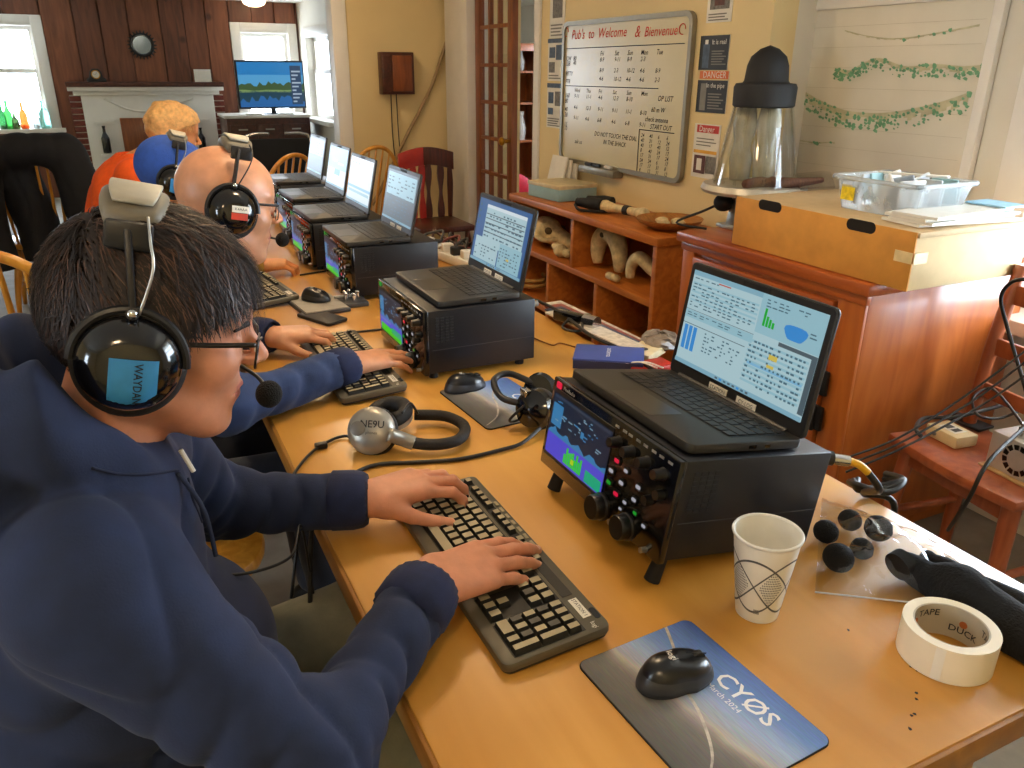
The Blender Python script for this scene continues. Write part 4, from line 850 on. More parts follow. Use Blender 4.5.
# ================================================================== radios
m_knob = M('knob_black', '#0f0f10', .3, var=.05)
BTN = {'w': emis('button_white', '#e8e8f4', .6), 'r': emis('button_red', '#ff1e4c', .9), 'g': emis('button_green', '#20c838', .7)}
def screen_radio(style):
    b = B(); W_, H_ = .178, .108
    def R_(ci, a0, a1, c0, c1, l=1): b.cur = ci; b.quad((0, -.0004*l, 0), (1, 0, 0), (0, 0, 1), a0*W_, a1*W_, c0*H_, c1*H_)
    R_(0, 0, 1, 0, 1)
    r = random.Random(5 if style else 9)
    R_(1, 0, 1, .02, .36, 2)
    n = 26; base = [.36+.10*abs(math.sin(i*.55))*(1-.4*i/n)+.05*r.random() for i in range(n+1)]
    for i in range(n):
        b.cur = 2; b.add([(W_*i/n, -.0008, H_*.36), (W_*(i+1)/n, -.0008, H_*.36), (W_*(i+1)/n, -.0008, H_*base[i+1]), (W_*i/n, -.0008, H_*base[i])], [(0, 1, 2, 3)])
    if style == 0:
        for i in range(9): R_(3, .34+.035*i, .37+.035*i, .06, .20+.12*abs(math.sin(i*1.3)), 3)
        R_(4, .72, .98, .04, .22, 3); R_(5, .47, .52, .12, .2, 4)
    else:
        R_(3, .05, .98, .02, .2, 3); R_(4, .55, .98, .12, .27, 4); R_(6, .05, .5, .3, .33, 4)
    for i in range(30): R_(6 if i % 3 else 2, (k := r.random()*.8+.02), k+.02+.06*r.random(), (z := .55+.38*r.random()), z+.02, 3)
    R_(2, .02, .2, .5, .85, 2); R_(2, .55, .6, .6, .7, 4); R_(7, .02, .98, .94, .985, 3)
    return b, [emis('radio_background', '#1c2c44', .8), emis('radio_violet', '#5a52e0', 1.0), emis('radio_cyan', '#3f8fc8', .9), emis('radio_green', '#30e020', 1.0), emis('radio_teal', '#18b888', 1.0), emis('radio_yellow', '#c8e020', 1.0), emis('radio_pale', '#8fb8d0', .8), emis('radio_grey', '#39465a', .8)]
RW, RD, RH = .342, .287, .153
def make_radio(label, style=0, legs=True, logo='r'):
    t = thing('radio_transceiver', label, 'radio', (0, 0, 0), rz=OP, group='radio transceivers along the table')
    part(t, 'radio_case', B().box(-RW/2, RW/2, -RD/2+.012, RD/2, .001, RH), m_case, bev=.003)
    part(t, 'front_panel', B().box(-RW/2-.002, RW/2+.002, -RD/2, -RD/2+.013, -.002, RH+.001), m_blackgloss, bev=.003)
    for sx in (-1, 1): part(t, 'case_seam', B().box(sx*RW/2, sx*(RW/2+.0006), -RD/2+.02, RD/2-.002, .058, .0592), m_dgrey)
    sl = B()
    for sx in (1, -1):
        for c_ in range(4):
            for j in range(9): sl.box(sx*RW/2, sx*(RW/2+.0008), -RD/2+.03+c_*.012, -RD/2+.039+c_*.012, .075+j*.007, .0800+j*.007)
    part(t, 'vent_slots', sl, m_rubber, kind='stuff')
    yf = -RD/2
    fx = lambda f: -RW/2+RW*f; fz = lambda f: RH*f
    sb, sm = screen_radio(style)
    sb.xform(Matrix.Translation((fx(.035), yf-.0004, fz(.155))))
    bez = part(t, 'screen_bezel', B().box(fx(.02), fx(.555), yf-.0012, yf+.002, fz(.12), fz(.905)), m_black, bev=.001)
    sb.v = [(x, y-.0012, z) for x, y, z in sb.v]
    part(t, 'screen', sb, sm, recalc=False)
    lg = B(); lg.text('FlexRadio', (fx(.10), yf-.0008, fz(.945)), (1, 0, 0), (0, 0, 1), .009, 'LEFT')
    part(t, 'maker_lettering', lg, M('print_pale', '#b8b8b4', .5, var=0), recalc=False)
    part(t, 'logo_badge', B().prism(rounded(.016, .011, .003, 3), (fx(.055), yf+.001, fz(.945)), (1, 0, 0), (0, 0, 1), (0, -.002, 0)), BTN[logo])
    lm = B()
    for i, f in enumerate((.60, .70, .81, .92)):
        k = part(t, 'control_knob', B().lathe([(0, -.018), (.0072, -.018), (.008, -.015), (.0088, -.003), (.010, 0), (0, 0)][::-1], (fx(f), yf, fz(.80)), 18, (0, 1, 0)), m_knob, smooth='auto')
        for s_ in (-1, 1): lm.box(fx(f)+s_*.010-.005, fx(f)+s_*.010+.005, yf-.0006, yf, fz(.925), fz(.95))
    part(t, 'knob_legends', lm, M('legend_grey', '#8c8c8a', .5))
    for (f, g, c_, r_) in ((.625, .63, 'r', .0075), (.70, .60, 'w', .006), (.60, .50, 'w', .007), (.685, .46, 'w', .007), (.80, .54, 'w', .007), (.79, .40, 'w', .0065), (.60, .375, 'g', .007), (.665, .32, 'r', .0075),
                           (.735, .31, 'w', .0055), (.715, .22, 'w', .0045), (.765, .19, 'w', .0045), (.815, .29, 'g', .0055), (.885, .24, 'w', .0055)):
        part(t, 'button', B().prism(rounded(r_*2, r_*1.7, r_*.6, 3), (fx(f), yf+.001, fz(g)), (1, 0, 0), (0, 0, 1), (0, -.004, 0)), m_knob)
        part(t, 'button_light', B().prism(rounded(r_*1.5, r_*.8, r_*.3, 2), (fx(f), yf-.0031, fz(g)), (1, 0, 0), (0, 0, 1), (0, -.0008, 0)), BTN[c_])
    for f, r_ in ((.575, .021), (.775, .020)):
        part(t, 'tuning_knob', B().lathe([(0, 0), (r_*1.05, 0), (r_*1.05, -.004), (r_*.95, -.006), (r_*.93, -.018), (r_*.85, -.021), (0, -.021)], (fx(f), yf, fz(.08 if f < .7 else .10)), 28, (0, 1, 0)), m_knob, smooth='auto')
    for f in (.88, .94): part(t, 'side_knob', B().cyl((fx(f), yf, fz(.50 if f < .9 else .62)), (fx(f), yf-.012, fz(.50 if f < .9 else .62)), .008, .007, 14), m_knob, smooth='auto')
    for f in (.68, .92): part(t, 'front_jack', B().cyl((fx(f), yf, fz(.04)), (fx(f), yf-.010, fz(.04)), .0045, n=10), m_metal, smooth='auto')
    for f in (.08, .93):
        if legs: part(t, 'front_foot', B().tube([(fx(f), yf+.03, .002), (fx(f), yf+.024, -.025), (fx(f), yf+.02, -.044)], .011, 10, radii=[.009, .011, .012]), m_rubber, smooth=True)
        else: part(t, 'front_foot', B().cyl((fx(f), yf+.03, .001), (fx(f), yf+.03, -.015), .011, n=12), m_rubber)
        part(t, 'rear_foot', B().cyl((fx(f), RD/2-.03, .001), (fx(f), RD/2-.03, -.003 if legs else -.015), .011, n=12), m_rubber)
    part(t, 'antenna_socket', B().cyl((fx(.92), RD/2, fz(.86)), (fx(.92), RD/2+.02, fz(.86)), .008, n=12), m_metal, smooth='auto')
    return t
TILT = -math.radians(9.2)
R1 = make_radio('nearest black radio tilted up on front feet with lit screen'); R1.location = (.723, .906, .778); R1.rotation_euler = (TILT, 0, OP)
R2 = make_radio('black radio with green screen, second from the camera', 1, False, 'g'); R2.location = (.712, 1.80, .7655)
RAD = [R1, R2]
for (x, y, lb) in ((.742, 2.535, 'black radio third from the camera, beside the resting hand'), (.72, 2.99, 'black radio fourth from the camera, behind the bald man'), (.755, 3.47, 'black radio fifth from the camera'), (.80, 4.02, 'farthest black radio on the table')):
    RAD.append(dup(R2, (x, y, .7655), label=lb))
# ================================================================== laptops
LW, LD, LHT = .322, .212, .198
U_ = [emis('ui_page', '#bfe0e8', 1.0), emis('ui_header', '#8fc0d4', 1.0), emis('ui_text', '#4f7484', 1.0), emis('ui_blue', '#3f9ae8', 1.0), emis('ui_green', '#28c040', 1.0), emis('ui_yellow', '#e8d060', 1.0), emis('ui_row', '#a4d2e0', 1.0), emis('ui_dark', '#5c6e78', .9), emis('ui_navy', '#3c6ea8', .95), emis('ui_white', '#e8f4fa', 1.05), emis('ui_sky', '#8cc8ec', 1.0), emis('ui_red', '#d05848', 1.0)]
def ui(style, seed):
    b = B(); r = random.Random(seed); W_, H_ = LW-.022, LHT-.036
    def q(ci, a0, a1, c0, c1, l=1): b.cur = ci; b.quad((0, -.0002*l, 0), (1, 0, 0), (0, 0, 1), a0*W_, a1*W_, c0*H_, c1*H_)
    def rows(x0, x1, y0, y1, n, cols, l=3, dens=.8):
        for i in range(n):
            yy = y1-(y1-y0)*(i+.8)/n
            for j in range(cols):
                if r.random() < dens:
                    xx = x0+(x1-x0)*j/cols; q(2, xx, xx+(x1-x0)/cols*(.35+.5*r.random()), yy, yy+(y1-y0)/n*.38, l)
    if style == 0:
        q(0, 0, 1, 0, 1); q(1, 0, .56, .95, 1, 2); q(11, .22, .32, .93, .942, 3); rows(.02, .3, .91, .94, 1, 6)
        for i in range(5): q(6, .01, .55, .68+.045*i, .70+.045*i, 2)
        rows(.02, .54, .62, .88, 8, 13, 3, .7); q(7, 0, .56, .585, .59, 2); q(6, 0, .56, .5, .58, 2); rows(.02, .5, .52, .57, 2, 9)
        q(7, .0, .52, .435, .442, 2); rows(.2, .5, .2, .42, 6, 10, 3, .6)
        for i in range(3): q(3, .02+.04*i, .05+.04*i, .16, .42, 3)
        q(6, .56, 1, .62, 1, 2)
        for i, hh in enumerate((.17, .10, .08, .06)): q(4, .60+.022*i, .617+.022*i, .70, .70+hh, 3)
        b.cur = 3; c = ((.82, .74), .075)
        b.add([((.83+.075*math.cos(a)*(1+.15*math.sin(3*a)))*W_, -.0007, (.735+.085*math.sin(a)*(1+.2*math.cos(2*a)))*H_) for a in np.linspace(0, 2*PI, 18)[:-1]], [tuple(range(17))])
        rows(.92, .99, .74, .84, 3, 1, 4); rows(.6, .9, .88, .97, 3, 7, 4, .6); q(7, .74, 1.0, .575, .612, 3); q(7, .965, 1.0, .06, .575, 3)
        for i in range(9): q(6, .54, .955, .12+.05*i, .143+.05*i, 2)
        rows(.55, .95, .1, .56, 9, 14, 4, .75); q(5, .70, .76, .42, .47, 5); q(5, .70, .75, .34, .37, 5); q(10, .56, .95, .30, .325, 3)
    elif style == 1:
        q(8, 0, 1, 0, 1); q(0, .17, .93, .30, .93, 2); q(9, .17, .93, .88, .93, 3); q(0, .05, .52, .05, .40, 4); q(6, .54, .95, .05, .42, 4)
        for i in range(5): q(7, .18, .92, .50+.07*i, .515+.07*i, 4)
        rows(.19, .9, .42, .86, 7, 11, 5, .7); rows(.07, .5, .1, .36, 5, 7, 6, .5); rows(.56, .93, .08, .38, 6, 7, 6, .75); q(5, .7, .75, .2, .23, 7)
        for i in range(4): q(2, .03, .06, .88-.1*i, .92-.1*i, 4)
    elif style == 2:
        q(9, 0, 1, 0, 1); q(10, 0, 1, .30, .36, 2); q(6, .05, .95, .2, .26, 2); rows(.1, .5, .8, .9, 2, 3, 3, .6)
    elif style == 3:
        q(9, 0, 1, 0, 1); q(10, 0, 1, .45, 1, 2); q(9, .25, .5, .62, .68, 3); q(9, .55, .85, .58, .63, 3); q(3, .4, .7, .3, .45, 3)
    else:
        q(7, 0, 1, 0, 1); q(6, .03, .97, .5, .95, 2); rows(.05, .95, .1, .9, 11, 8, 3, .6)
    q(1, 0, 1, 0, .045, 8)
    for i in range(8): q((7, 3, 2, 7)[i % 4], .36+.035*i, .38+.035*i, .012, .034, 9)
    return b
def make_laptop(label, style, seed, keys=True, deck_labels=True, lean=12):
    t = thing('laptop', label, 'laptop', (0, 0, 0), rz=OP, group='open laptops on the radios')
    bs = part(t, 'laptop_base', B().prism(rounded(LW, LD, .012, 4), (0, 0, .002), (1, 0, 0), (0, 1, 0), (0, 0, .014)), m_lapbase, bev=.002)
    part(t, 'touch_pad', B().prism(rounded(.105, .062, .004, 3, 0, -.066), (0, 0, .016), (1, 0, 0), (0, 1, 0), (0, 0, .0004)), M('touchpad_grey', '#3d3b37', .3, var=.03))
    part(t, 'keyboard_well', B().prism(rounded(.285, .108, .004, 3, 0, .034), (0, 0, .016), (1, 0, 0), (0, 1, 0), (0, 0, .0003)), m_black)
    kk = B()
    wid = [(.9,)*15, (1,)*13+(1.6,), (1.4,)+(1,)*12+(1.2,), (1.7,)+(1,)*11+(1.9,), (2.2,)+(1,)*10+(2.4,), (1, 1, 1, 1.2, 5.6, 1.2, 1, 1, 1, 1)]
    src = {}
    for j, row in enumerate(wid):
        tot = sum(row); x = -.139; hgt = .0185 if j else .011
        y1 = .084-(0 if j == 0 else .012+.0185*(j-1))
        for wv in row:
            ww = .278*wv/tot
            if keys:
                kx = (round(ww, 4), j == 0)
                if kx not in src:
                    src[kx] = mesh_from('laptop_key', B().box(-ww/2+.0012, ww/2-.0012, -hgt/2+.0012, hgt/2-.0012, 0, .0016), m_key, bev=.0005, seg=1)
                o = bpy.data.objects.new('key', src[kx]); COL.objects.link(o); o.parent = t; o.location = (x+ww/2, y1-hgt/2, .0163)
            else: kk.box(x+.0012, x+ww-.0012, y1-hgt+.0012, y1-.0012, .0163, .0179)
            x += ww
    if not keys: part(t, 'keys', kk, m_key, kind='stuff')
    # lid leaning back
    a = math.radians(lean); hy, hz = LD/2-.004, .014
    lm_ = Matrix.Translation((0, hy, hz)) @ Matrix.Rotation(-a, 4, 'X')
    def lid(b): return b.xform(lm_)
    ld = part(t, 'lid', lid(B().prism(rounded(LW, LHT, .009, 4, 0, LHT/2), (0, .0, 0), (1, 0, 0), (0, 0, 1), (0, .007, 0))), m_lapbase, bev=.0012)
    part(ld, 'bezel', lid(B().prism(rounded(LW-.004, LHT-.004, .008, 4, 0, LHT/2), (0, -.0006, 0), (1, 0, 0), (0, 0, 1), (0, .0007, 0))), m_black)
    sb = ui(style, seed); sb.xform(Matrix.Translation((-LW/2+.011, -.001, .024))); lid(sb)
    part(ld, 'screen', sb, U_, recalc=False)
    part(t, 'hinge', B().cyl((-.13, hy, hz), (.13, hy, hz), .0065, n=10), m_black, smooth='auto')
    part(ld, 'web_camera', lid(B().box(-.03, .03, -.0012, 0, LHT-.0105, LHT-.004)), m_rubber)
    if deck_labels:
        for i, xx in enumerate((-.03, .038)):
            s_ = part(ld, 'paper_label', lid(B().box(xx-.022, xx+.022, -.0018, -.0006, .004, .0165)), m_paper)
            tb = B().text(('STATION', 'CY-LOG')[i], (xx, -.0022, .010), (1, 0, 0), (0, 0, 1), .009)
            part(ld, 'label_print', lid(tb), m_ink, recalc=False)
    part(t, 'port', B().box(LW/2-.001, LW/2+.0004, .0, .014, .006, .011).box(LW/2-.001, LW/2+.0004, .03, .04, .006, .011), m_blackgloss)
    for (x, y) in ((-.13, -.08), (.13, -.08), (-.13, .08), (.13, .08)): part(t, 'rubber_foot', B().cyl((x, y, 0), (x, y, .003), .008, n=10), m_rubber)
    return t
def top_of(r, y=0): return mat_of(r) @ Vector((0, y, RH))
def put_laptop(l, r, dx=0, dy=0, rz=0):
    p = mat_of(r) @ Vector((dx, dy, RH+.0012)); l.location = p; l.rotation_euler = (r.rotation_euler.x, 0, OP+rz)
L1 = make_laptop('nearest open laptop showing logging windows on the near radio', 0, 1, lean=0); put_laptop(L1, R1, -.003, -.014)
L2 = make_laptop('open laptop with blue desktop on the second radio', 1, 2); put_laptop(L2, R2, 0, .005)
L3 = make_laptop('open laptop with dim page on the third radio', 4, 3, keys=False); put_laptop(L3, RAD[2], 0, -.045)
L4 = make_laptop('open laptop with bright white screen on the fourth radio', 2, 4, keys=False, deck_labels=False); put_laptop(L4, RAD[3], 0, -.03)
L5 = make_laptop('open laptop with sky-blue picture screen on the fifth radio', 3, 5, keys=False, deck_labels=False); put_laptop(L5, RAD[4], 0, -.03)
L6 = make_laptop('farthest open laptop with grey dim screen', 4, 6, keys=False, deck_labels=False); put_laptop(L6, RAD[5], 0, -.04)
# ================================================================== desktop keyboards
m_kbd = M('keyboard_shell', '#565041', .45, var=.05); m_keytop = M('keyboard_key_tan', '#9c9072', .5, var=.06); m_keydark = M('keyboard_key_dark', '#26241f', .45, var=.06); m_skirt = M('keyboard_key_skirt', '#15140f', .6)
KW, KD = .44, .152
def make_keyboard(label, individual=True):
    t = thing('keyboard', label, 'keyboard', (0, 0, 0), rz=OP, group='desktop keyboards on the table')
    tilt = Matrix.Rotation(math.radians(4), 4, 'X')
    zs = .006
    part(t, 'keyboard_shell', B().prism(rounded(KW, KD, .012, 4), (0, 0, zs), (1, 0, 0), (0, 1, 0), (0, 0, .014)).xform(tilt), m_kbd, bev=.004)
    part(t, 'shell_underside', B().prism(rounded(KW-.004, KD-.004, .012, 4), (0, 0, zs-.004), (1, 0, 0), (0, 1, 0), (0, 0, .006)).xform(tilt), m_black, bev=.002)
    zt = zs+.0142
    wells = B().box(-.205, .083, -.058, .042, zt-.0002, zt+.0004).box(.09, .143, -.058, .042, zt-.0002, zt+.0004).box(.148, .212, -.058, .042, zt-.0002, zt+.0004).box(-.205, .143, .047, .062, zt-.0002, zt+.0004)
    part(t, 'key_well', wells.xform(tilt), m_skirt)
    src = {}; joined = B()
    def key(x0, x1, y0, y1, dark=False):
        w_ = round(x1-x0, 4); h_ = round(y1-y0, 4); c = ((x0+x1)/2, (y0+y1)/2)
        i = .0011; s_ = .0034
        vs = [(-w_/2+i, -h_/2+i, 0), (w_/2-i, -h_/2+i, 0), (w_/2-i, h_/2-i, 0), (-w_/2+i, h_/2-i, 0), (-w_/2+s_, -h_/2+s_-.0005, .0075), (w_/2-s_, -h_/2+s_-.0005, .0075), (w_/2-s_, h_/2-s_*.6, .0075), (-w_/2+s_, h_/2-s_*.6, .0075)]
        fs = [(4, 5, 6, 7), (0, 1, 5, 4), (1, 2, 6, 5), (2, 3, 7, 6), (3, 0, 4, 7)]
        if individual:
            kx = (w_, h_, dark)
            if kx not in src:
                b = B(); b.cur = 0; b.add(vs, fs[:1]); b.cur = 1; b.add(vs, fs[1:]); src[kx] = mesh_from('keyboard_key', b, [m_keydark if dark else m_keytop, m_skirt], recalc=False)
            o = bpy.data.objects.new('key', src[kx]); COL.objects.link(o); o.parent = t
            p = tilt @ Vector((c[0], c[1], zt+.0004)); o.location = p; o.rotation_euler = (math.radians(4), 0, 0)
        else:
            p = [(a+c[0], b_+c[1], z+zt+.0004) for a, b_, z in vs]; joined.cur = 0; joined.add(p, fs[:1]); joined.cur = 1; joined.add(p, fs[1:])
    kk = .0191
    def row(y, x, ws, dk=()):
        for n, wv in enumerate(ws):
            key(x, x+wv*kk, y, y+kk, n in dk); x += wv*kk
    y0 = -.0575; xl = -.2045
    row(y0, xl, (1.25, 1.25, 1.25, 6.25, 1.25, 1.25, 1.25, 1.25))
    row(y0+kk, xl, (2.25,)+(1,)*10+(2.75,)); row(y0+2*kk, xl, (1.75,)+(1,)*11+(2.25,)); row(y0+3*kk, xl, (1.5,)+(1,)*12+(1.5,)); row(y0+4*kk, xl, (1,)*13+(2,))
    for i in range(3):
        key(.0905+i*.0175, .108+i*.0175, y0, y0+kk); key(.0905+i*.0175, .108+i*.0175, y0+3*kk, y0+4*kk, i == 1); key(.0905+i*.0175, .108+i*.0175, y0+4*kk, y0+5*kk)
    key(.108, .1255, y0+kk, y0+2*kk)
    nx = .1485; nk = .0159
    for j in range(3):
        for i in range(3): key(nx+i*nk, nx+(i+1)*nk, y0+(1+j)*kk, y0+(2+j)*kk, True if (i+j) % 2 == 0 else False)
    key(nx, nx+2*nk, y0, y0+kk); key(nx+2*nk, nx+3*nk, y0, y0+kk)
    for i in range(4): key(nx+i*nk, nx+(i+1)*nk, y0+4*kk, y0+5*kk)
    key(nx+3*nk, nx+4*nk, y0+2*kk, y0+4*kk); key(nx+3*nk, nx+4*nk, y0, y0+2*kk)
    x = xl
    for g in range(4):
        for i in range(1 if g == 0 else 4): key(x, x+.0172, .0475, .0615); x += .0178
        x += .012
    if not individual: part(t, 'keys', joined.xform(tilt), [m_keytop, m_skirt], kind='stuff', recalc=False)
    for i in range(8): part(t, 'media_button', B().box(-.12+i*.021, -.107+i*.021, .066, .071, zt, zt+.0016).xform(tilt), m_keytop, bev=.0006, seg=1)
    lb = part(t, 'paper_label', B().box(.152, .192, .050, .062, zt, zt+.0006).xform(tilt), m_paper, label='white paper label')
    part(lb, 'label_print', B().text('STATION 1', (.172, .056, zt+.0009), (1, 0, 0), (0, 1, 0), .0075).xform(tilt), m_ink, recalc=False)
    part(t, 'status_lights', B().prism(rounded(.022, .008, .0035, 4, .190, .068), (0, 0, zt), (1, 0, 0), (0, 1, 0), (0, 0, .0006)).xform(tilt), m_blackgloss)
    part(t, 'maker_lettering', B().text('logi', (.209, .056, zt+.0005), (1, 0, 0), (0, 1, 0), .009).xform(tilt), m_paper, recalc=False)
    for sx in (-.17, .17): part(t, 'rear_foot', B().box(sx-.012, sx+.012, .05, .062, -.002, zs+.004), m_black)
    return t
kb1 = make_keyboard('nearest black and tan keyboard under the typing hands'); kb1.location = (.398, .894, TZ+.0045)
kb2 = dup(kb1, (.432, 1.785, TZ+.0045), label='keyboard second from the camera, under the blue sleeve')
kb3 = make_keyboard('far keyboard with light keys beside the resting hand', individual=False); kb3.location = (.345, 2.62, TZ+.0045); kb3.rotation_euler = (0, 0, OP+.12)
# ================================================================== mouse pads and mice
def pad_material(k):
    mt = bpy.data.materials.new('mouse_pad_picture_%d' % k); mt.use_nodes = True; nt = mt.node_tree; N = nt.nodes; L = nt.links; b = N['Principled BSDF']; b.inputs['Roughness'].default_value = .5
    tc = N.new('ShaderNodeTexCoord'); sp_ = N.new('ShaderNodeSeparateXYZ'); L.new(tc.outputs['Object'], sp_.inputs[0])
    nz = N.new('ShaderNodeTexNoise'); nz.inputs['Scale'].default_value = 22; nz.inputs['Detail'].default_value = 6; L.new(tc.outputs['Object'], nz.inputs['Vector'])
    # y runs from the sea at the front to the sky at the back
    md = N.new('ShaderNodeMath'); md.operation = 'MULTIPLY_ADD'; md.inputs[1].default_value = .018; L.new(nz.outputs['Fac'], md.inputs[0])
    sl = N.new('ShaderNodeMath'); sl.operation = 'MULTIPLY_ADD'; sl.inputs[1].default_value = -.16; L.new(sp_.outputs[0], sl.inputs[0]); L.new(sp_.outputs[1], sl.inputs[2]); L.new(sl.outputs[0], md.inputs[2])
    mr = N.new('ShaderNodeMapRange'); mr.inputs[1].default_value = -.09; mr.inputs[2].default_value = .115; L.new(md.outputs[0], mr.inputs[0])
    r = N.new('ShaderNodeValToRGB'); e = r.color_ramp.elements; e[0].position = 0; e[0].color = (*lin('#4a4a48'), 1); e[1].position = 1; e[1].color = (*lin('#2a56a8'), 1)
    for p, c in ((.16, '#5c5a57'), (.30, '#6e6a66'), (.36, '#8a837c'), (.40, '#b0a79c'), (.44, '#9aa2b0'), (.54, '#8fa6cc'), (.72, '#4d7cc4')):
        q = e.new(p); q.color = (*lin(c), 1)
    L.new(mr.outputs[0], r.inputs[0])
    mp = N.new('ShaderNodeMapping'); mp.inputs['Scale'].default_value = (14, 180, 1); L.new(tc.outputs['Object'], mp.inputs[0])
    n2 = N.new('ShaderNodeTexNoise'); n2.inputs['Scale'].default_value = 3; n2.inputs['Detail'].default_value = 5; L.new(mp.outputs[0], n2.inputs['Vector'])
    mx = N.new('ShaderNodeMix'); mx.data_type = 'RGBA'; mx.blend_type = 'OVERLAY'; mx.inputs[0].default_value = .45; L.new(r.outputs[0], mx.inputs[6]); L.new(n2.outputs['Color'], mx.inputs[7])
    hs = N.new('ShaderNodeHueSaturation'); hs.inputs['Saturation'].default_value = .9; L.new(mx.outputs[2], hs.inputs['Color']); L.new(hs.outputs[0], b.inputs['Base Color'])
    return mt
m_pad = pad_material(1)
def make_pad(label):
    t = thing('mouse_pad', label, 'mouse pad', (0, 0, 0), rz=OP, group='printed mouse pads')
    part(t, 'pad_base', B().prism(rounded(.238, .178, .012, 5), (0, 0, 0), (1, 0, 0), (0, 1, 0), (0, 0, .0022)), m_rubber)
    part(t, 'pad_print', B().prism(rounded(.236, .176, .0115, 5), (0, 0, .0022), (1, 0, 0), (0, 1, 0), (0, 0, .0008)), m_pad, smooth=False)
    b = B()
    pth = smooth_path([(-.118, .052, 0), (-.08, .034, 0), (-.03, .004, 0), (.02, -.012, 0), (.07, -.04, 0), (.1, -.08, 0)], 6)
    b.cur = 0
    for a, c in zip(pth[:-1], pth[1:]): b.add([(a[0], a[1]-.003, .00305), (c[0], c[1]-.003, .00305), (c[0], c[1]+.0012, .00305), (a[0], a[1]+.0012, .00305)], [(0, 1, 2, 3)])
    part(t, 'surf_line', b, M('surf_white', '#b8b2a8', .6, var=.3, scale=120), recalc=False)
    part(t, 'pad_lettering', B().text('CYØS', (.026, .050, .0032), (1, 0, 0), (0, 1, 0), .034, bold=.012).text('March 2024', (.012, .029, .0032), (1, 0, 0), (0, 1, 0), .011), M('lettering_white', '#e8e8ea', .5, var=0), recalc=False)
    return t
P1 = make_pad('nearest mouse pad with sea picture and white lettering'); P1.location = (.508, .546, TZ+.0006); P1.rotation_euler = (0, 0, OP+.06)
P2 = dup(P1, (.672, 1.447, TZ+.0006), rz=OP+.07, label='mouse pad beside the second radio')
m_mouse = M('mouse_black', '#141416', .28, var=.05, coat=.2); m_mside = M('mouse_side_grey', '#2f3034', .45, var=.05)
def make_mouse(label):
    t = thing('computer_mouse', label, 'mouse', (0, 0, 0), rz=OP, group='black computer mice')
    def shell(z0, z1, wx, grow=0):
        b = B(); n = 28; k = 8; vs = []
        for j in range(k+1):
            f = j/k; a = f*PI/2
            for i in range(n):
                th = 2*PI*i/n; cx_, sy_ = math.cos(th), math.sin(th)
                rx = .0295*(1-.10*(sy_ < .2)*math.exp(-((sy_-.0)/.4)**2))*wx; ry = .051*wx
                s_ = math.cos(a)**.55 if f < 1 else 0
                hump = 1+.18*(-sy_)
                vs.append((rx*cx_*s_*(abs(cx_)**-.12 if abs(cx_) > .05 else 1), ry*sy_*s_, z0+(z1-z0)*math.sin(a)*hump))
        fs = [(j*n+i, j*n+(i+1) % n, (j+1)*n+(i+1) % n, (j+1)*n+i) for j in range(k) for i in range(n)]+[tuple(reversed(range(n)))]
        b.add(vs, fs); return b
    part(t, 'mouse_body', shell(.001, .030, 1.0), m_mside, smooth=True)
    part(t, 'mouse_top', shell(.009, .0345, .93), m_mouse, smooth=True)
    part(t, 'scroll_wheel', B().cyl((-.0035, .03, .0235), (.0035, .03, .0235), .0085, n=16), m_rubber)
    part(t, 'button_gap', B().bar((0, .012, .0362), (0, .042, .0258), .0008, .0012), m_rubber)
    part(t, 'maker_lettering', B().text('logi', (0, -.008, .0391), (1, 0, 0), (0, .995, -.06), .012, bold=.01), m_paper, recalc=False)
    return t
q = on_z(676, 669, TZ+.02)
MS1 = make_mouse('black mouse on the near mouse pad'); MS1.location = (q[0], q[1], TZ+.004); MS1.rotation_euler = (0, 0, OP-.05)
q = on_z(465, 382, TZ+.02); dup(MS1, (q[0], q[1], TZ+.004), rz=OP+.1, label='dark mouse on the second mouse pad')
q = on_z(316, 299, TZ+.02); dup(MS1, (q[0], q[1], TZ+.018), rz=OP-.9, label='black mouse on the grey notepad by the far keyboard')
t = thing('notepad', 'small grey notepad under the far mouse', 'notepad', (q[0]+.0, q[1]-.03, TZ+.001), rz=OP+.1)
part(t, 'pad_cover', B().box(-.11, .09, -.07, .07, 0, .012), m_dgrey, bev=.003); part(t, 'page', B().box(-.10, .085, -.065, .065, .012, .0145), M('grey_page', '#9a9488', .6))
q = on_z(322, 316, TZ+.01)
solo('smartphone', 'black smartphone lying on the table near the far mouse', 'phone', B().prism(rounded(.15, .075, .01, 4), (q[0], q[1], TZ+.001), (.42, -.9, 0), (.9, .42, 0), (0, 0, .01)), m_black, (q[0], q[1], TZ+.001), bev=.003)
q = on_z(352, 300, TZ+.012)
t = thing('morse_key', 'small dark morse paddle with chrome posts by the third radio', 'morse key', (q[0], q[1], TZ+.001), rz=OP)
part(t, 'key_base', B().box(-.05, .05, -.04, .04, 0, .014), m_dgrey, bev=.003)
for i, (x, y) in enumerate(((-.025, 0), (0, .018), (.025, 0), (.01, -.02), (-.012, -.018))): part(t, 'chrome_post', B().cyl((x, y, .014), (x, y, .034), .006, n=10).ell((x, y, .036), (.008, .008, .006), 10, 6), m_chrome, smooth='auto')
part(t, 'lever', B().box(-.004, .004, -.055, .02, .022, .03), m_metal, bev=.001)
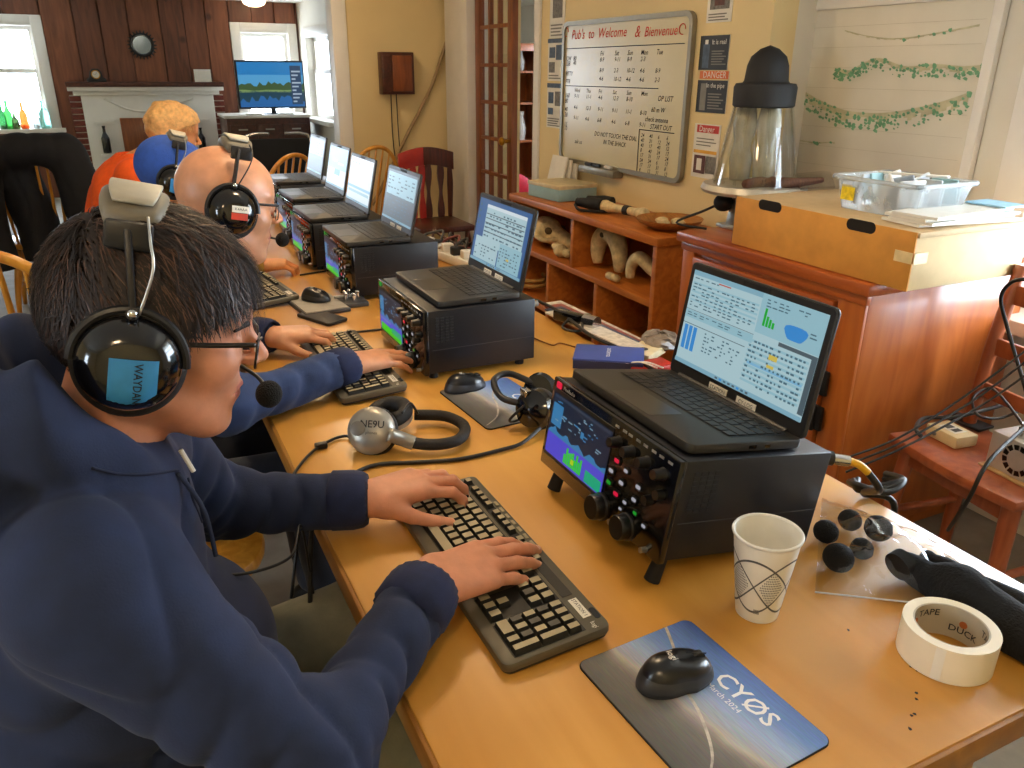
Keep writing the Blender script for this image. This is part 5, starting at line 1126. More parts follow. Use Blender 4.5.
# ================================================================== paper cup
q = on_z(750, 610, TZ); cc = V3(.686, .645, TZ+.001)
t = thing('paper_cup', 'white paper cup with grey line pattern', 'cup', tuple(cc))
CH, r0, r1 = .124, .0280, .0435
part(t, 'cup_wall', B().lathe([(r0-.001, .004), (r0, 0), (r1, CH), (r1-.0012, CH), (r0-.0012, .006), (0, .006)], n=40), m_paper, smooth='auto')
part(t, 'cup_rim', B().lathe([(r1-.002, CH-.002), (r1+.0012, CH-.003), (r1+.0022, CH), (r1+.0008, CH+.002), (r1-.002, CH+.0005), (r1-.002, CH-.002)], n=40), m_white, smooth=True)
pb = B(); pd_ = B()
def cs(a, z, off=.0004): r_ = r0+(r1-r0)*z/CH+off; return V3(r_*math.cos(a), r_*math.sin(a), z)
def band(a0, z0, a1, z1, w_=.0034, n=14):
    for i in range(n):
        A = [a0+(a1-a0)*k/n for k in (i, i+1)]; Z = [z0+(z1-z0)*(1-math.cos(PI*k/n))/2 for k in (i, i+1)]
        pb.add([cs(A[0], Z[0]-w_/2), cs(A[1], Z[1]-w_/2), cs(A[1], Z[1]+w_/2), cs(A[0], Z[0]+w_/2)], [(0, 1, 2, 3)])
for k in range(5):
    a = k*2*PI/5-2.6
    band(a, .100, a+2*PI/5*2, .018, n=24); band(a, .018, a+2*PI/5*2, .100, n=24)
    for i in range(14):
        for j in range(16):
            aa = a+.22+.06*i; zz_ = .028+.004*j
            if abs(i-6.5)/7+abs(j-7.5)/8 < 1.02: pd_.add([cs(aa, zz_, .0003), cs(aa+.035, zz_, .0003), cs(aa+.035, zz_+.0024, .0003), cs(aa, zz_+.0022, .0003)], [(0, 1, 2, 3)])
ac = math.atan2(-cc[1], -cc[0])
for i in range(4):
    for j in range(4):
        if (i*3+j) % 3: pd_.add([cs(ac-.12+.06*i, .012+.004*j, .0005), cs(ac-.07+.06*i, .012+.004*j, .0005), cs(ac-.07+.06*i, .0152+.004*j, .0005), cs(ac-.12+.06*i, .0152+.004*j, .0005)], [(0, 1, 2, 3)])
part(t, 'line_print', pb, M('cup_print_grey', '#5a5a58', .6, var=0), recalc=False); part(t, 'dot_print', pd_, M('cup_print_pale', '#75736e', .6, var=0), recalc=False)
# ================================================================== roll of tape
q = on_z(950, 640, TZ+.025)
tc_ = V3(.838, .476, TZ+.001)
t = thing('tape_roll', 'roll of wide white adhesive tape lying on the table', 'tape', tuple(tc_))
TH, ro, ri = .047, .055, .041
part(t, 'tape_winding', B().lathe([(ri+.002, 0), (ro, 0), (ro, TH), (ri+.002, TH), (ri+.002, 0)], n=48), M('tape_cream', '#e6dcc4', .45, var=.03), smooth='auto')
part(t, 'core', B().lathe([(ri, .001), (ri+.0022, .001), (ri+.0022, TH-.0005), (ri, TH-.0005), (ri, .001)], n=48), M('tape_core_card', '#b5aa94', .6, var=.08), smooth='auto')
tb = B()
def core_text(s, a0, z, size):
    vs, fs = text_mesh(s, 'LEFT', 0, .01)
    n0 = len(tb.v); rr_ = ri-.0006
    tb.add([(rr_*math.cos(a0-x*size/rr_), rr_*math.sin(a0-x*size/rr_), z+y*size) for x, y in vs], fs)
for k in range(6): core_text('DUCK' if k % 2 == 0 else 'TAPE', k*2*PI/6+.6, .034 if k % 3 else .016, .013)
part(t, 'core_lettering', tb, m_ink, recalc=False)
ob = B()
for k in range(4): a = k*2*PI/4+.2; ob.cyl((( ri-.0008)*math.cos(a), (ri-.0008)*math.sin(a), .026), ((ri+.0005)*math.cos(a), (ri+.0005)*math.sin(a), .026), .005, n=10)
part(t, 'core_logo', ob, M('core_orange', '#b5622a', .6))
part(t, 'tape_tail', B().add([(ro*math.cos(a)+.0005*math.cos(a), ro*math.sin(a)+.0005*math.sin(a), z) for a in (3.5, 3.6, 3.7) for z in (.001, TH-.001)], [(0, 2, 3, 1), (2, 4, 5, 3)]), m_paper, recalc=False)
solo('screw_eye', 'small chrome screw lying inside the tape roll', 'screw', B().cyl((tc_[0]-.004, tc_[1]-.022, TZ+.001), (tc_[0]-.004, tc_[1]-.022, TZ+.022), .004, n=10).ell((tc_[0]-.004, tc_[1]-.022, TZ+.024), (.008, .008, .006), 12, 8), m_chrome, (tc_[0]-.004, tc_[1]-.022, TZ+.001), smooth='auto')
# ================================================================== clear bag of black foam covers
def tp_(px, py, z=TZ): return on_z(px, py, z)
cn = [tp_(815, 592, TZ+.004), tp_(945, 606, TZ+.006), tp_(1040, 585, TZ+.006), tp_(905, 500, TZ+.02), tp_(822, 497, TZ+.004)]
g0 = [cn[0], cn[2], cn[3], cn[4]]
N1 = 26; vs = []; fs = []
for side in (0, 1):
    for i in range(N1+1):
        for j in range(N1+1):
            s_, t_ = i/N1, j/N1
            p = (cn[0]*(1-s_)+cn[1]*s_)*(1-t_)+(cn[4]*(1-s_)+tp_(962, 556, TZ+.004)*s_)*t_
            bulge = math.sin(PI*s_)**.6*math.sin(PI*t_)**.6
            crease = .007*abs(math.sin(5*s_+4*t_))+.009*abs(math.sin(8*t_-5*s_+1))+.006*abs(math.sin(11*s_+9*t_+2))-.012
            z = TZ+.0015 if side == 0 else TZ+.003+bulge*(.038+crease*1.3)
            vs.append((p[0], p[1], z))
for side in (0, 1):
    o = side*(N1+1)**2
    for i in range(N1):
        for j in range(N1): fs.append((o+i*(N1+1)+j, o+(i+1)*(N1+1)+j, o+(i+1)*(N1+1)+j+1, o+i*(N1+1)+j+1))
t = thing('plastic_bag', 'crumpled clear plastic bag holding black foam covers', 'bag', tuple(cn[0]))
part(t, 'bag_film', B().add(vs, fs), m_bag, smooth=True, world=True, recalc=False)
part(t, 'bag_seam', B().tube([tuple(cn[0]), tuple(cn[1])], .0012, 5, sm=False), M('seam_white', '#d8d8da', .3), world=True)
for i, (px, py, r_) in enumerate(((838, 560, .021), (826, 532, .018), (862, 548, .016), (878, 530, .02), (850, 520, .017))):
    c = tp_(px, py, TZ+.02)
    b = B().ell((c[0], c[1], TZ+.003+r_), (r_, r_*1.1, r_), 16, 12)
    rr = random.Random(i); b.v = [(x+rr.uniform(-1, 1)*.0006, y+rr.uniform(-1, 1)*.0006, z) for x, y, z in b.v]
    solo('foam_cover', ('largest black foam cover at the front of the clear bag', 'black foam cover by the radio side inside the bag', 'small black foam cover in the middle of the bag', 'black foam cover at the back of the bag', 'black foam cover behind the front one in the bag')[i], 'foam cover', b, m_foam, (c[0], c[1], TZ+.003), 'foam covers in the bag', smooth=True)
# black pouch lying over the bag
pts = [tp_(903, 565, TZ+.03), tp_(925, 562, TZ+.034), tp_(960, 585, TZ+.035), tp_(1000, 612, TZ+.03), tp_(1040, 640, TZ+.025)]
t = thing('black_pouch', 'soft black cloth pouch lying beside the tape roll', 'pouch', tuple(pts[2]-V3(0, 0, .03)))
POUCH = (t, pts)
part(t, 'pouch_cuff', B().tube([pts[0]+V3(-.012, .0, .0), pts[0]+V3(.004, .0, .004)], .021, 18, sm=False), m_rubber, smooth='auto', world=True)
# ================================================================== silver headphones on the table
m_hps = M('silver_headphone', '#9a968c', .35, metal=.5, var=.06); m_cush = M('headphone_cushion', '#1e1b1a', .75, var=.1, bump=.3)
hc = tp_(372, 437, TZ+.03)
t = thing('headphones', 'silver headphones lying on the table with black cushions', 'headphones', (hc[0], hc[1], TZ+.001), rz=0); t.scale = (1.12, 1.12, 1.12)
def ring(c, ax, R1_, r_, sx=1, n=24):
    sd, uu, d = frame_from(ax); c = np.asarray(c, float); return [c+sd*R1_*math.cos(2*PI*i/n)+uu*R1_*sx*math.sin(2*PI*i/n) for i in range(n+1)]
ax = unit(V3(-.45, -.72, .52))
cA = V3(.0, .0, .038); cup = part(t, 'ear_cup', B().lathe([(.036, -.008), (.041, .0), (.039, .010), (.028, .019), (.014, .021), (0, .0215)], cA, 30, ax), m_hps, smooth='auto')
part(cup, 'cup_disc', B().lathe([(.012, .0), (.0125, .0225), (.009, .0235), (0, .0235)], cA+np.asarray(ax)*0+frame_from(ax)[0]*(-.018), 18, ax), M('cup_disc_grey', '#716d66', .4, metal=.4), smooth='auto')
sd, uu, d = frame_from(ax)
tx = -sd if np.dot(sd, CR) < 0 else sd; ty = np.cross(ax, tx)
lt = B().text('NE9U', cA+ax*.0222+tx*.006+ty*.008, tx, ty, .017, bold=.01).text('phones', cA+ax*.022+tx*.006-ty*.006, tx, ty, .007)
part(cup, 'cup_lettering', lt, m_ink, recalc=False)
part(t, 'ear_cushion', B().tube(ring(cA-ax*.014, ax, .030, .012), .013, 10, 2), m_cush, smooth=True)
cB = V3(.052, .062, .03); ax2 = unit(V3(-.2, -.1, .97))
part(t, 'ear_cup', B().lathe([(.036, -.008), (.041, .0), (.039, -.010), (.028, -.016), (0, -.018)][::-1], cB+V3(0, 0, .0), 30, ax2), m_hps, smooth='auto')
part(t, 'ear_cushion', B().tube(ring(cB+ax2*.008, ax2, .030, .012), .013, 10, 2), m_cush, smooth=True)
bandp = [V3(.038, -.018, .022), V3(.085, -.05, .016), V3(.135, -.055, .017), V3(.165, -.01, .018), V3(.15, .045, .018), V3(.10, .07, .02)]
part(t, 'head_band', B().tube(bandp, .010, 10, 6), m_cush, smooth=True)
part(t, 'yoke', B().tube([V3(.02, -.03, .04), V3(.045, -.028, .025), V3(.062, -.036, .017)], .012, 10), m_hps, smooth=True)
part(t, 'cord', B().tube([V3(.055, .0, .06), V3(.08, .03, .062), V3(.1, .05, .03)], .0025, 6), m_cable, smooth=True)
cable('headphone cord running off the table edge with a small clip', [V3(hc[0]-.02, hc[1]+.0, TZ+.02), tp_(345, 436, TZ+.006), tp_(320, 446, TZ+.006), tp_(300, 465, TZ+.006), tp_(288, 490, TZ+.005), V3(.185, 1.2, TZ-.02), V3(.15, 1.15, .6)], .003)
q = tp_(321, 446, TZ+.006); solo('cord_clip', 'small black clip on the headphone cord', 'clip', B().box(q[0]-.012, q[0]+.012, q[1]-.007, q[1]+.007, TZ+.001, TZ+.013), m_black, (q[0], q[1], TZ+.001), bev=.003)
cable('black cable lying across the table from the near radio', [tp_(540, 428, TZ+.02), tp_(522, 443, TZ+.008), tp_(500, 450, TZ+.006), tp_(460, 459, TZ+.005), tp_(420, 462, TZ+.005), tp_(375, 465, TZ+.005), tp_(345, 478, TZ+.005), tp_(325, 488, TZ+.005), V3(.19, 1.12, TZ-.01), V3(.16, 1.05, .6)], .004)
cable('thin black cable lying across the table from the second radio', [tp_(385, 329, TZ+.005), tp_(350, 333, TZ+.004), tp_(325, 339, TZ+.004), tp_(300, 347, TZ+.004)], .003)
cable('thin black cable on the table by the far keyboard', [tp_(252, 325, TZ+.003), tp_(265, 333, TZ+.003), tp_(285, 340, TZ+.003)], .003)
cable('thin black cable between the resting hand and the third radio', [tp_(300, 275, TZ+.003), tp_(312, 273, TZ+.003), tp_(326, 271, TZ+.003)], .003)
cable('thin brown wire lying behind the second radio', [tp_(534, 338, TZ+.003), tp_(552, 345, TZ+.003), tp_(560, 343, TZ+.003), tp_(575, 347, TZ+.003)], .002, M('brown_wire', '#7a4a1c', .6))
# ================================================================== black headset lying behind the near radio
hc = tp_(535, 412, TZ+.04)
t = thing('spare_headset', 'black headset leaning on the far side of near radio', 'headset', (hc[0], hc[1], TZ+.001))
axh = unit(V3(-.75, -.4, .3))
part(t, 'ear_cup', B().lathe([(.036, -.01), (.042, .0), (.038, .014), (.022, .024), (0, .026)], (0, 0, .046), 26, axh), m_blackgloss, smooth='auto')
part(t, 'ear_cushion', B().tube(ring(V3(0, 0, .046)-axh*.016, axh, .03, .01), .013, 10, 2), m_cush, smooth=True)
part(t, 'ear_cup', B().lathe([(.036, -.01), (.042, .0), (.038, .014), (.022, .024), (0, .026)], (.05, .075, .046), 26, -axh), m_blackgloss, smooth='auto')
part(t, 'head_band', B().tube([(-.01, .02, .05), (-.05, .05, .06), (-.04, .11, .075), (.0, .12, .08), (.045, .09, .06)], .007, 10), m_black, smooth=True)
part(t, 'boom_wire', B().tube([(-.02, 0, .06), (-.05, .01, .03), (-.035, .03, .012), (0, .04, .012)], .003, 6), m_cable, smooth=True)
part(t, 'hinge_bracket', B().box(-.02, -.006, .004, .03, .07, .085), m_chrome, bev=.002)
# ================================================================== blue box, clutter behind it
c = [tp_(568, 358, TZ+.02), tp_(600, 343, TZ+.02), tp_(637, 362, TZ+.02), tp_(606, 369, TZ+.02)]
t = thing('blue_carton', 'flat blue cardboard box behind the near radio', 'box', (float(c[0][0])+.1, float(c[0][1])-.03, TZ+.001), rz=-.62)
part(t, 'carton_tray', B().box(-.085, .085, -.055, .055, 0, .022), M('carton_navy', '#22274a', .5, var=.06), bev=.002)
part(t, 'carton_lid', B().box(-.086, .086, -.056, .056, .022, .028), M('carton_blue', '#3a4f9a', .5, var=.06), bev=.002)
part(t, 'carton_lettering', B().text('antenna', (0, 0, .0284), (.0, -1, 0), (1, 0, 0), .02), M('lettering_white', '#e8e8ea', .5, var=0), recalc=False)
bs = V3(1.0, 1.36, TZ)
for i, (px, py, nm, kind) in enumerate(((660, 345, 'crumpled clear bag of parts behind the near laptop', 0), (645, 352, 'cream paper card with a dark round mark behind the near laptop', 1), (648, 366, 'red plastic case beside the near laptop hinge', 2))):
    q = tp_(px, py, TZ+.01)
    if kind == 0:
        b = B().ell((q[0], q[1], TZ+.022), (.05, .06, .022), 14, 8); rr = random.Random(2); b.v = [(x+rr.uniform(-.008, .008), y+rr.uniform(-.008, .008), max(TZ+.001, z+rr.uniform(-.006, .006))) for x, y, z in b.v]
        solo('parts_bag', nm, 'bag', b, M('grey_parts_bag', '#8d7f72', .3, var=.5, scale=40, trans=.2), (q[0], q[1], TZ+.001), smooth=False)
    elif kind == 1:
        t = thing('card', nm, 'card', (q[0], q[1], TZ+.001), rz=.5); part(t, 'card_sheet', B().box(-.05, .05, -.035, .035, 0, .02), M('cream_card', '#d8c8a0', .6), bev=.002); part(t, 'round_mark', B().cyl((-.01, .0, .02), (-.01, 0, .0206), .012, n=14), m_dgrey)
    else: solo('red_case', nm, 'case', B().box(q[0]-.05, q[0]+.06, q[1]-.03, q[1]+.03, TZ+.001, TZ+.016), M('red_plastic', '#a8281e', .4), (q[0], q[1], TZ+.001), bev=.004)
for i in range(2):
    a = on_z(640+6*i, 366, TZ+.02); cable(('upper', 'lower')[i]+' thin white wire over the red case', [a+V3(-.03, .03, 0), a+V3(0, .0, .01), a+V3(.03, -.03, 0)], .002, m_white)
# magazines and black clips at the rear table edge
q = tp_(585, 315, TZ+.004)
for i in range(4):
    p0 = tp_(540, 304+3*i, TZ+.004+.005*i); p1 = tp_(622, 345+2*i, TZ+.004+.005*i)
    solo('magazine', ('lowest', 'second', 'third', 'topmost')[i]+' thin magazine in the pile at the rear table edge', 'magazine', B().bar(p0+V3(.045, 0, 0), p1+V3(.045, 0, 0), .06, .005), M('magazine_%d' % i, ('#c9bfae', '#8c3f34', '#3c4a6a', '#cfc8bc')[i], .4, var=.25, scale=60), p0, 'magazines at the rear edge')
t = thing('cable_clamp', 'black and chrome cable clamp on the magazines', 'clamp', tuple(tp_(565, 318, TZ+.03)))
part(t, 'clamp_body', B().bar((.0, .05, .0), (.03, -.04, .0), .035, .03), m_blackgloss, bev=.006)
part(t, 'clamp_cap', B().cyl((.035, -.05, .002), (.05, -.09, .002), .02, n=14), m_chrome, smooth='auto')
part(t, 'clamp_loop', B().tube([(0, -.02, .0), (-.03, -.04, -.01), (-.03, -.08, -.01), (.0, -.09, -.01), (.02, -.06, 0)], .004, 8), m_cable, smooth=True)
cable('black cable along the rear table edge behind the second radio', [tp_(536, 300, TZ+.02), tp_(560, 312, TZ+.03), tp_(590, 335, TZ+.03), tp_(625, 352, TZ+.02), V3(1.06, 1.25, TZ+.012)], .005)
# power strip and cable tangle behind the third radio
q0 = tp_(436, 268, TZ+.012); q1 = tp_(470, 264, TZ+.012)
t = thing('power_strip', 'white power strip crowded with plugs behind the second laptop', 'power strip', tuple(tp_(450, 262, TZ+.001)))
part(t, 'strip_body', B().bar((-.03, .22, .018), (.03, -.16, .018), .055, .034), m_white, bev=.006)
for i in range(5):
    y = .17-.07*i; part(t, 'plug', B().box(-.045+.012*i, .0+.012*i, y-.018, y+.018, .034, .066), m_black if i % 2 else m_white, bev=.005)
for i in range(6):
    a = V3(*t.location)+V3(-.01+.01*i, .16-.06*i, .06); r = random.Random(i)
    cable(('brown', 'grey', 'black', 'red brown', 'dark', 'thin black')[i]+' cable curling out of the power strip', [a, a+V3(.03, .05, .03), a+V3(r.uniform(-.05, .08), r.uniform(.02, .12), .0), a+V3(.1+.02*i, r.uniform(-.1, .1), -.03)], .005, [M('cord_brown', '#5a3a2c', .5), m_dgrey, m_cable, M('cord_red', '#6a2c24', .5), m_cable, m_cable][i])
cable('black cable loop standing behind the third radio', [on_z(430, 252, TZ+.05), on_y(436, 244, 2.95), on_y(446, 240, 3.0), on_y(452, 246, 3.0), on_y(446, 254, 2.95)], .006)
# antenna coax at the rear of the near radio
sk = mat_of(R1) @ Vector((RW*.42, RD/2+.018, RH*.86))
sk = V3(*sk)
t = thing('coax_plug', 'silver coax plug with yellow sleeve at the rear of near radio', 'plug', tuple(sk))
part(t, 'plug_barrel', B().cyl((0, 0, 0), (.035, -.018, -.006), .009, n=14), m_chrome, smooth='auto')
part(t, 'plug_ring', B().cyl((.0, 0, 0), (.012, -.006, -.002), .0115, n=14), m_black, smooth='auto')
part(t, 'yellow_sleeve', B().tube([(.035, -.018, -.006), (.05, -.026, -.012), (.062, -.035, -.024)], .006, 10), M('yellow_shrink', '#e0a81c', .45), smooth=True)
e = sk+V3(.062, -.035, -.024)
cable('black coax cable dropping from the yellow sleeve', [e, e+V3(.02, -.01, -.03), V3(1.06, .80, TZ+.012), V3(1.12, .78, TZ-.02), V3(1.2, .85, .5)], .006)
for i in range(3):
    p = tp_(876, 486, TZ+.02)
    cable(('outer', 'middle', 'inner')[i]+' turn of black cable bunched at the table edge', [p+V3(-.03+.01*i, .03, .0), p+V3(-.045, .0, .012-.004*i), p+V3(-.01, -.03+.01*i, .005), p+V3(.04, -.02, .012), p+V3(.06, .03, -.005-.01*i)], .006)
# ================================================================== signed-distance modelling for people
def s_ell(P, c, r): 
    q = (P-np.asarray(c))/np.asarray(r); k = np.sqrt((q*q).sum(1)); return (k-1)*min(r)*np.where(k < 1e-6, 1, 1)
def s_rc(P, a, b, ra, rb):
    a = np.asarray(a, float); b = np.asarray(b, float); ab = b-a; t = np.clip(((P-a)@ab)/max(ab@ab, 1e-12), 0, 1)
    d = P-a-t[:, None]*ab; return np.sqrt((d*d).sum(1))-(ra+(rb-ra)*t)
def smin(a, b, k): h = np.clip(.5+.5*(b-a)/k, 0, 1); return b+(a-b)*h-k*h*(1-h)
def smax(a, b, k): return -smin(-a, -b, k)
def nets(f, lo, hi, h):
    lo = np.asarray(lo, float); n = np.ceil((np.asarray(hi)-lo)/h).astype(int)+1
    ax_ = [lo[i]+h*np.arange(n[i]) for i in range(3)]
    # blocks of 4 x 4 x 4 points: only those near the surface are evaluated in full
    nb_ = (n+3)//4; bc = np.stack(np.meshgrid(*[np.arange(k) for k in nb_], indexing='ij'), -1).reshape(-1, 3)
    dc = f(lo+h*(bc*4+1.5)); near = np.abs(dc) < h*2.7+.012
    W_ = np.repeat(np.repeat(np.repeat(dc.reshape(nb_), 4, 0), 4, 1), 4, 2).astype(np.float32)
    off = np.stack(np.meshgrid(*[np.arange(4)]*3, indexing='ij'), -1).reshape(-1, 3); nbk = bc[near]
    for i in range(0, len(nbk), 3000):
        g = (nbk[i:i+3000, None, :]*4+off[None]).reshape(-1, 3); W_[g[:, 0], g[:, 1], g[:, 2]] = f(lo+h*g)
    V = W_[:n[0], :n[1], :n[2]]
    V[0] = V[-1] = 1; V[:, 0] = V[:, -1] = 1; V[:, :, 0] = V[:, :, -1] = 1
    S = V < 0; c8 = [(i, j, k) for i in (0, 1) for j in (0, 1) for k in (0, 1)]
    sl = lambda A, o: A[o[0]:A.shape[0]-1+o[0], o[1]:A.shape[1]-1+o[1], o[2]:A.shape[2]-1+o[2]]
    cnt = sum(sl(S, o).astype(np.int8) for o in c8); act = (cnt > 0) & (cnt < 8)
    idx = -np.ones(act.shape, np.int64); idx[act] = np.arange(act.sum()); cells = np.argwhere(act)
    acc = np.zeros((len(cells), 3)); num = np.zeros(len(cells))
    for o in c8:
        for d in range(3):
            if o[d]: continue
            o2 = list(o); o2[d] = 1
            va = V[cells[:, 0]+o[0], cells[:, 1]+o[1], cells[:, 2]+o[2]]; vb = V[cells[:, 0]+o2[0], cells[:, 1]+o2[1], cells[:, 2]+o2[2]]
            mk = (va < 0) != (vb < 0); t = np.where(mk, va/np.where(mk, va-vb, 1), 0)
            p = np.tile(np.asarray(o, float), (len(cells), 1)); p[:, d] = t; acc[mk] += p[mk]; num[mk] += 1
    vs = lo+h*(cells+acc/num[:, None]); fs = []
    for d in range(3):
        e = [1, 1, 1]; e[d] = 0; u_, v_ = [x for x in range(3) if x != d]
        A = S; sh = [slice(None)]*3; s0 = [slice(1, -1)]*3; s0[d] = slice(0, -1); s1 = [slice(1, -1)]*3; s1[d] = slice(1, None)
        df = S[tuple(s0)] != S[tuple(s1)]; E_ = np.argwhere(df)
        if not len(E_): continue
        G = E_.copy(); 
        for k in range(3):
            if k != d: G[:, k] += 1
        ins = S[G[:, 0], G[:, 1], G[:, 2]]
        def ci(du_, dv_):
            q = G.copy(); q[:, u_] += du_; q[:, v_] += dv_; return idx[q[:, 0], q[:, 1], q[:, 2]]
        q = np.stack([ci(-1, -1), ci(0, -1), ci(0, 0), ci(-1, 0)], 1)
        flip = ins if d != 1 else ~ins
        q[~flip] = q[~flip][:, ::-1]; fs.append(q)
    return vs, np.concatenate(fs)
def rotm(yaw, pit, rol=0):
    cz, sz = math.cos(yaw), math.sin(yaw); cy, sy = math.cos(pit), math.sin(pit); cx_, sx = math.cos(rol), math.sin(rol)
    return np.array([[cz, -sz, 0], [sz, cz, 0], [0, 0, 1]])@np.array([[cy, 0, sy], [0, 1, 0], [-sy, 0, cy]])@np.array([[1, 0, 0], [0, cx_, -sx], [0, sx, cx_]])
def head_sdf(P, full=True, jaw=1.0):
    A = P.copy(); A[:, 1] = np.abs(A[:, 1])
    d = s_ell(A, (-.012, 0, .036), (.096, .077, .09))
    d = smin(d, s_ell(A, (.032, 0, .042), (.066, .064, .068)), .02)
    d = smin(d, s_ell(A, (.034, 0, -.03), (.057, .056, .08)), .025)
    d = smin(d, s_rc(A, (-.004, .05, -.055), (.058, .014, -.098), .02, .019), .03)
    d = smin(d, s_ell(A, (.071, 0, -.1), (.017, .02, .016*jaw)), .018)
    d = smin(d, s_ell(A, (.056, .036, -.022), (.03, .024, .026)), .02)
    d = smin(d, s_rc(A, (.086, 0, .03), (.076, .04, .03), .010, .009), .014)
    d = smax(d, -s_ell(A, (.104, .031, .008), (.02, .018, .013)), .012)
    d = smin(d, s_ell(A, (.077, .031, .008), (.0125, .014, .0125)), .003)
    d = smin(d, s_rc(A, (.09, 0, .02), (.1155, 0, -.015), .0065, .0088), .010)
    d = smin(d, s_ell(A, (.103, .0095, -.021), (.010, .0075, .0068)), .007)
    d = smin(d, s_ell(A, (.083, 0, -.06), (.012, .024, .02)), .012)
    d = smin(d, s_rc(A, (.0935, 0, -.0535), (.084, .020, -.058), .0054, .0036), .004)
    d = smin(d, s_rc(A, (.0905, 0, -.0665), (.083, .018, -.064), .0058, .0036), .004)
    d = smax(d, -s_rc(A, (.101, 0, -.0598), (.086, .022, -.0612), .0028, .0016), .003)
    if full:
        e = s_ell(A, (-.012, .078, -.002), (.021, .011, .032)); e = smax(e, -s_ell(A, (-.006, .09, 0), (.012, .008, .02)), .006); d = smin(d, e, .006)
    return d
def hand_prims(wrist, fwd, up, side, curl, spread=(.10, .03, -.04, -.12), thumb=(.55, .75, -.3), tcurl=.3, scale=1.0, open_=1.0):
    f = unit(fwd); n = unit(np.asarray(up)-f*np.dot(up, f)); s_ = side*np.cross(n, f); w_ = np.asarray(wrist, float); K = scale
    pr = []; nails = []
    mcp = [(.090, .027), (.094, .008), (.089, -.0115), (.080, -.029)]
    ph = [(.042, .025, .021), (.046, .029, .021), (.042, .027, .021), (.033, .021, .018)]
    rad = [(.0102, .0090, .0080, .0068), (.0104, .0092, .0082, .007), (.0098, .0087, .0077, .0066), (.0088, .0078, .0068, .0058)]
    for i in range(4):
        m_ = w_+K*(f*mcp[i][0]+s_*mcp[i][1]+n*(.003 if i in (1, 2) else 0))
        pr.append((w_+K*s_*(mcp[i][1]*.55), m_, .0195*K, .0118*K, .012))
        p = m_; a = 0; fd = unit(f+s_*spread[i])
        for j in range(3):
            a += curl[i][j]; d = fd*math.cos(a)-n*math.sin(a); q = p+d*ph[i][j]*K
            pr.append((p, q, rad[i][j]*K, rad[i][j+1]*K, .0035)); p = q
        nails.append((p-d*.004*K+(n*math.cos(a)+fd*math.sin(a))*.006*K, n*math.cos(a)+fd*math.sin(a)))
    tb = w_+K*(f*.022+s_*.024-n*.006); t1 = unit(f*thumb[0]+s_*thumb[1]+n*thumb[2])
    p1 = tb+t1*.045*K; t2 = unit(t1+f*tcurl); p2 = p1+t2*.033*K; t3 = unit(t2+f*tcurl*.8-s_*.15); p3 = p2+t3*.027*K
    pr += [(w_+K*f*.01, tb, .018*K, .016*K, .012), (tb, p1, .0165*K, .0115*K, .012), (p1, p2, .011*K, .0098*K, .004), (p2, p3, .0098*K, .0078*K, .004)]
    return pr, nails, f, n
def mesh_prims(pr, extra, h, pad=.02):
    pts = np.array([q for p in pr for q in (p[0], p[1])]+[q for p in extra for q in (p[0], p[1])]); rm = .06
    def f(P):
        d = np.full(len(P), 1.0)
        for a, b, ra, rb, k in pr+extra: d = smin(d, s_rc(P, a, b, ra, rb), k)
        return d
    return nets(f, pts.min(0)-rm, pts.max(0)+rm, h)
def add_nets(b, vs, fs, mi=None):
    n = len(b.v); b.v.extend(map(tuple, vs.tolist())); b.f.extend([tuple(int(i)+n for i in q) for q in fs]); b.mi.extend([0]*len(fs) if mi is None else list(mi))
def fnoise(P, s, seed=0):
    q = P*s+seed*1.7
    return (np.sin(q[:, 0]+1.3*np.sin(q[:, 1]*1.1+.5))+np.sin(q[:, 1]*1.2+1.1*np.sin(q[:, 2]*.9+1.2))+np.sin(q[:, 2]*1.1+1.2*np.sin(q[:, 0]*1.05+2.)))/3
t_f = {}
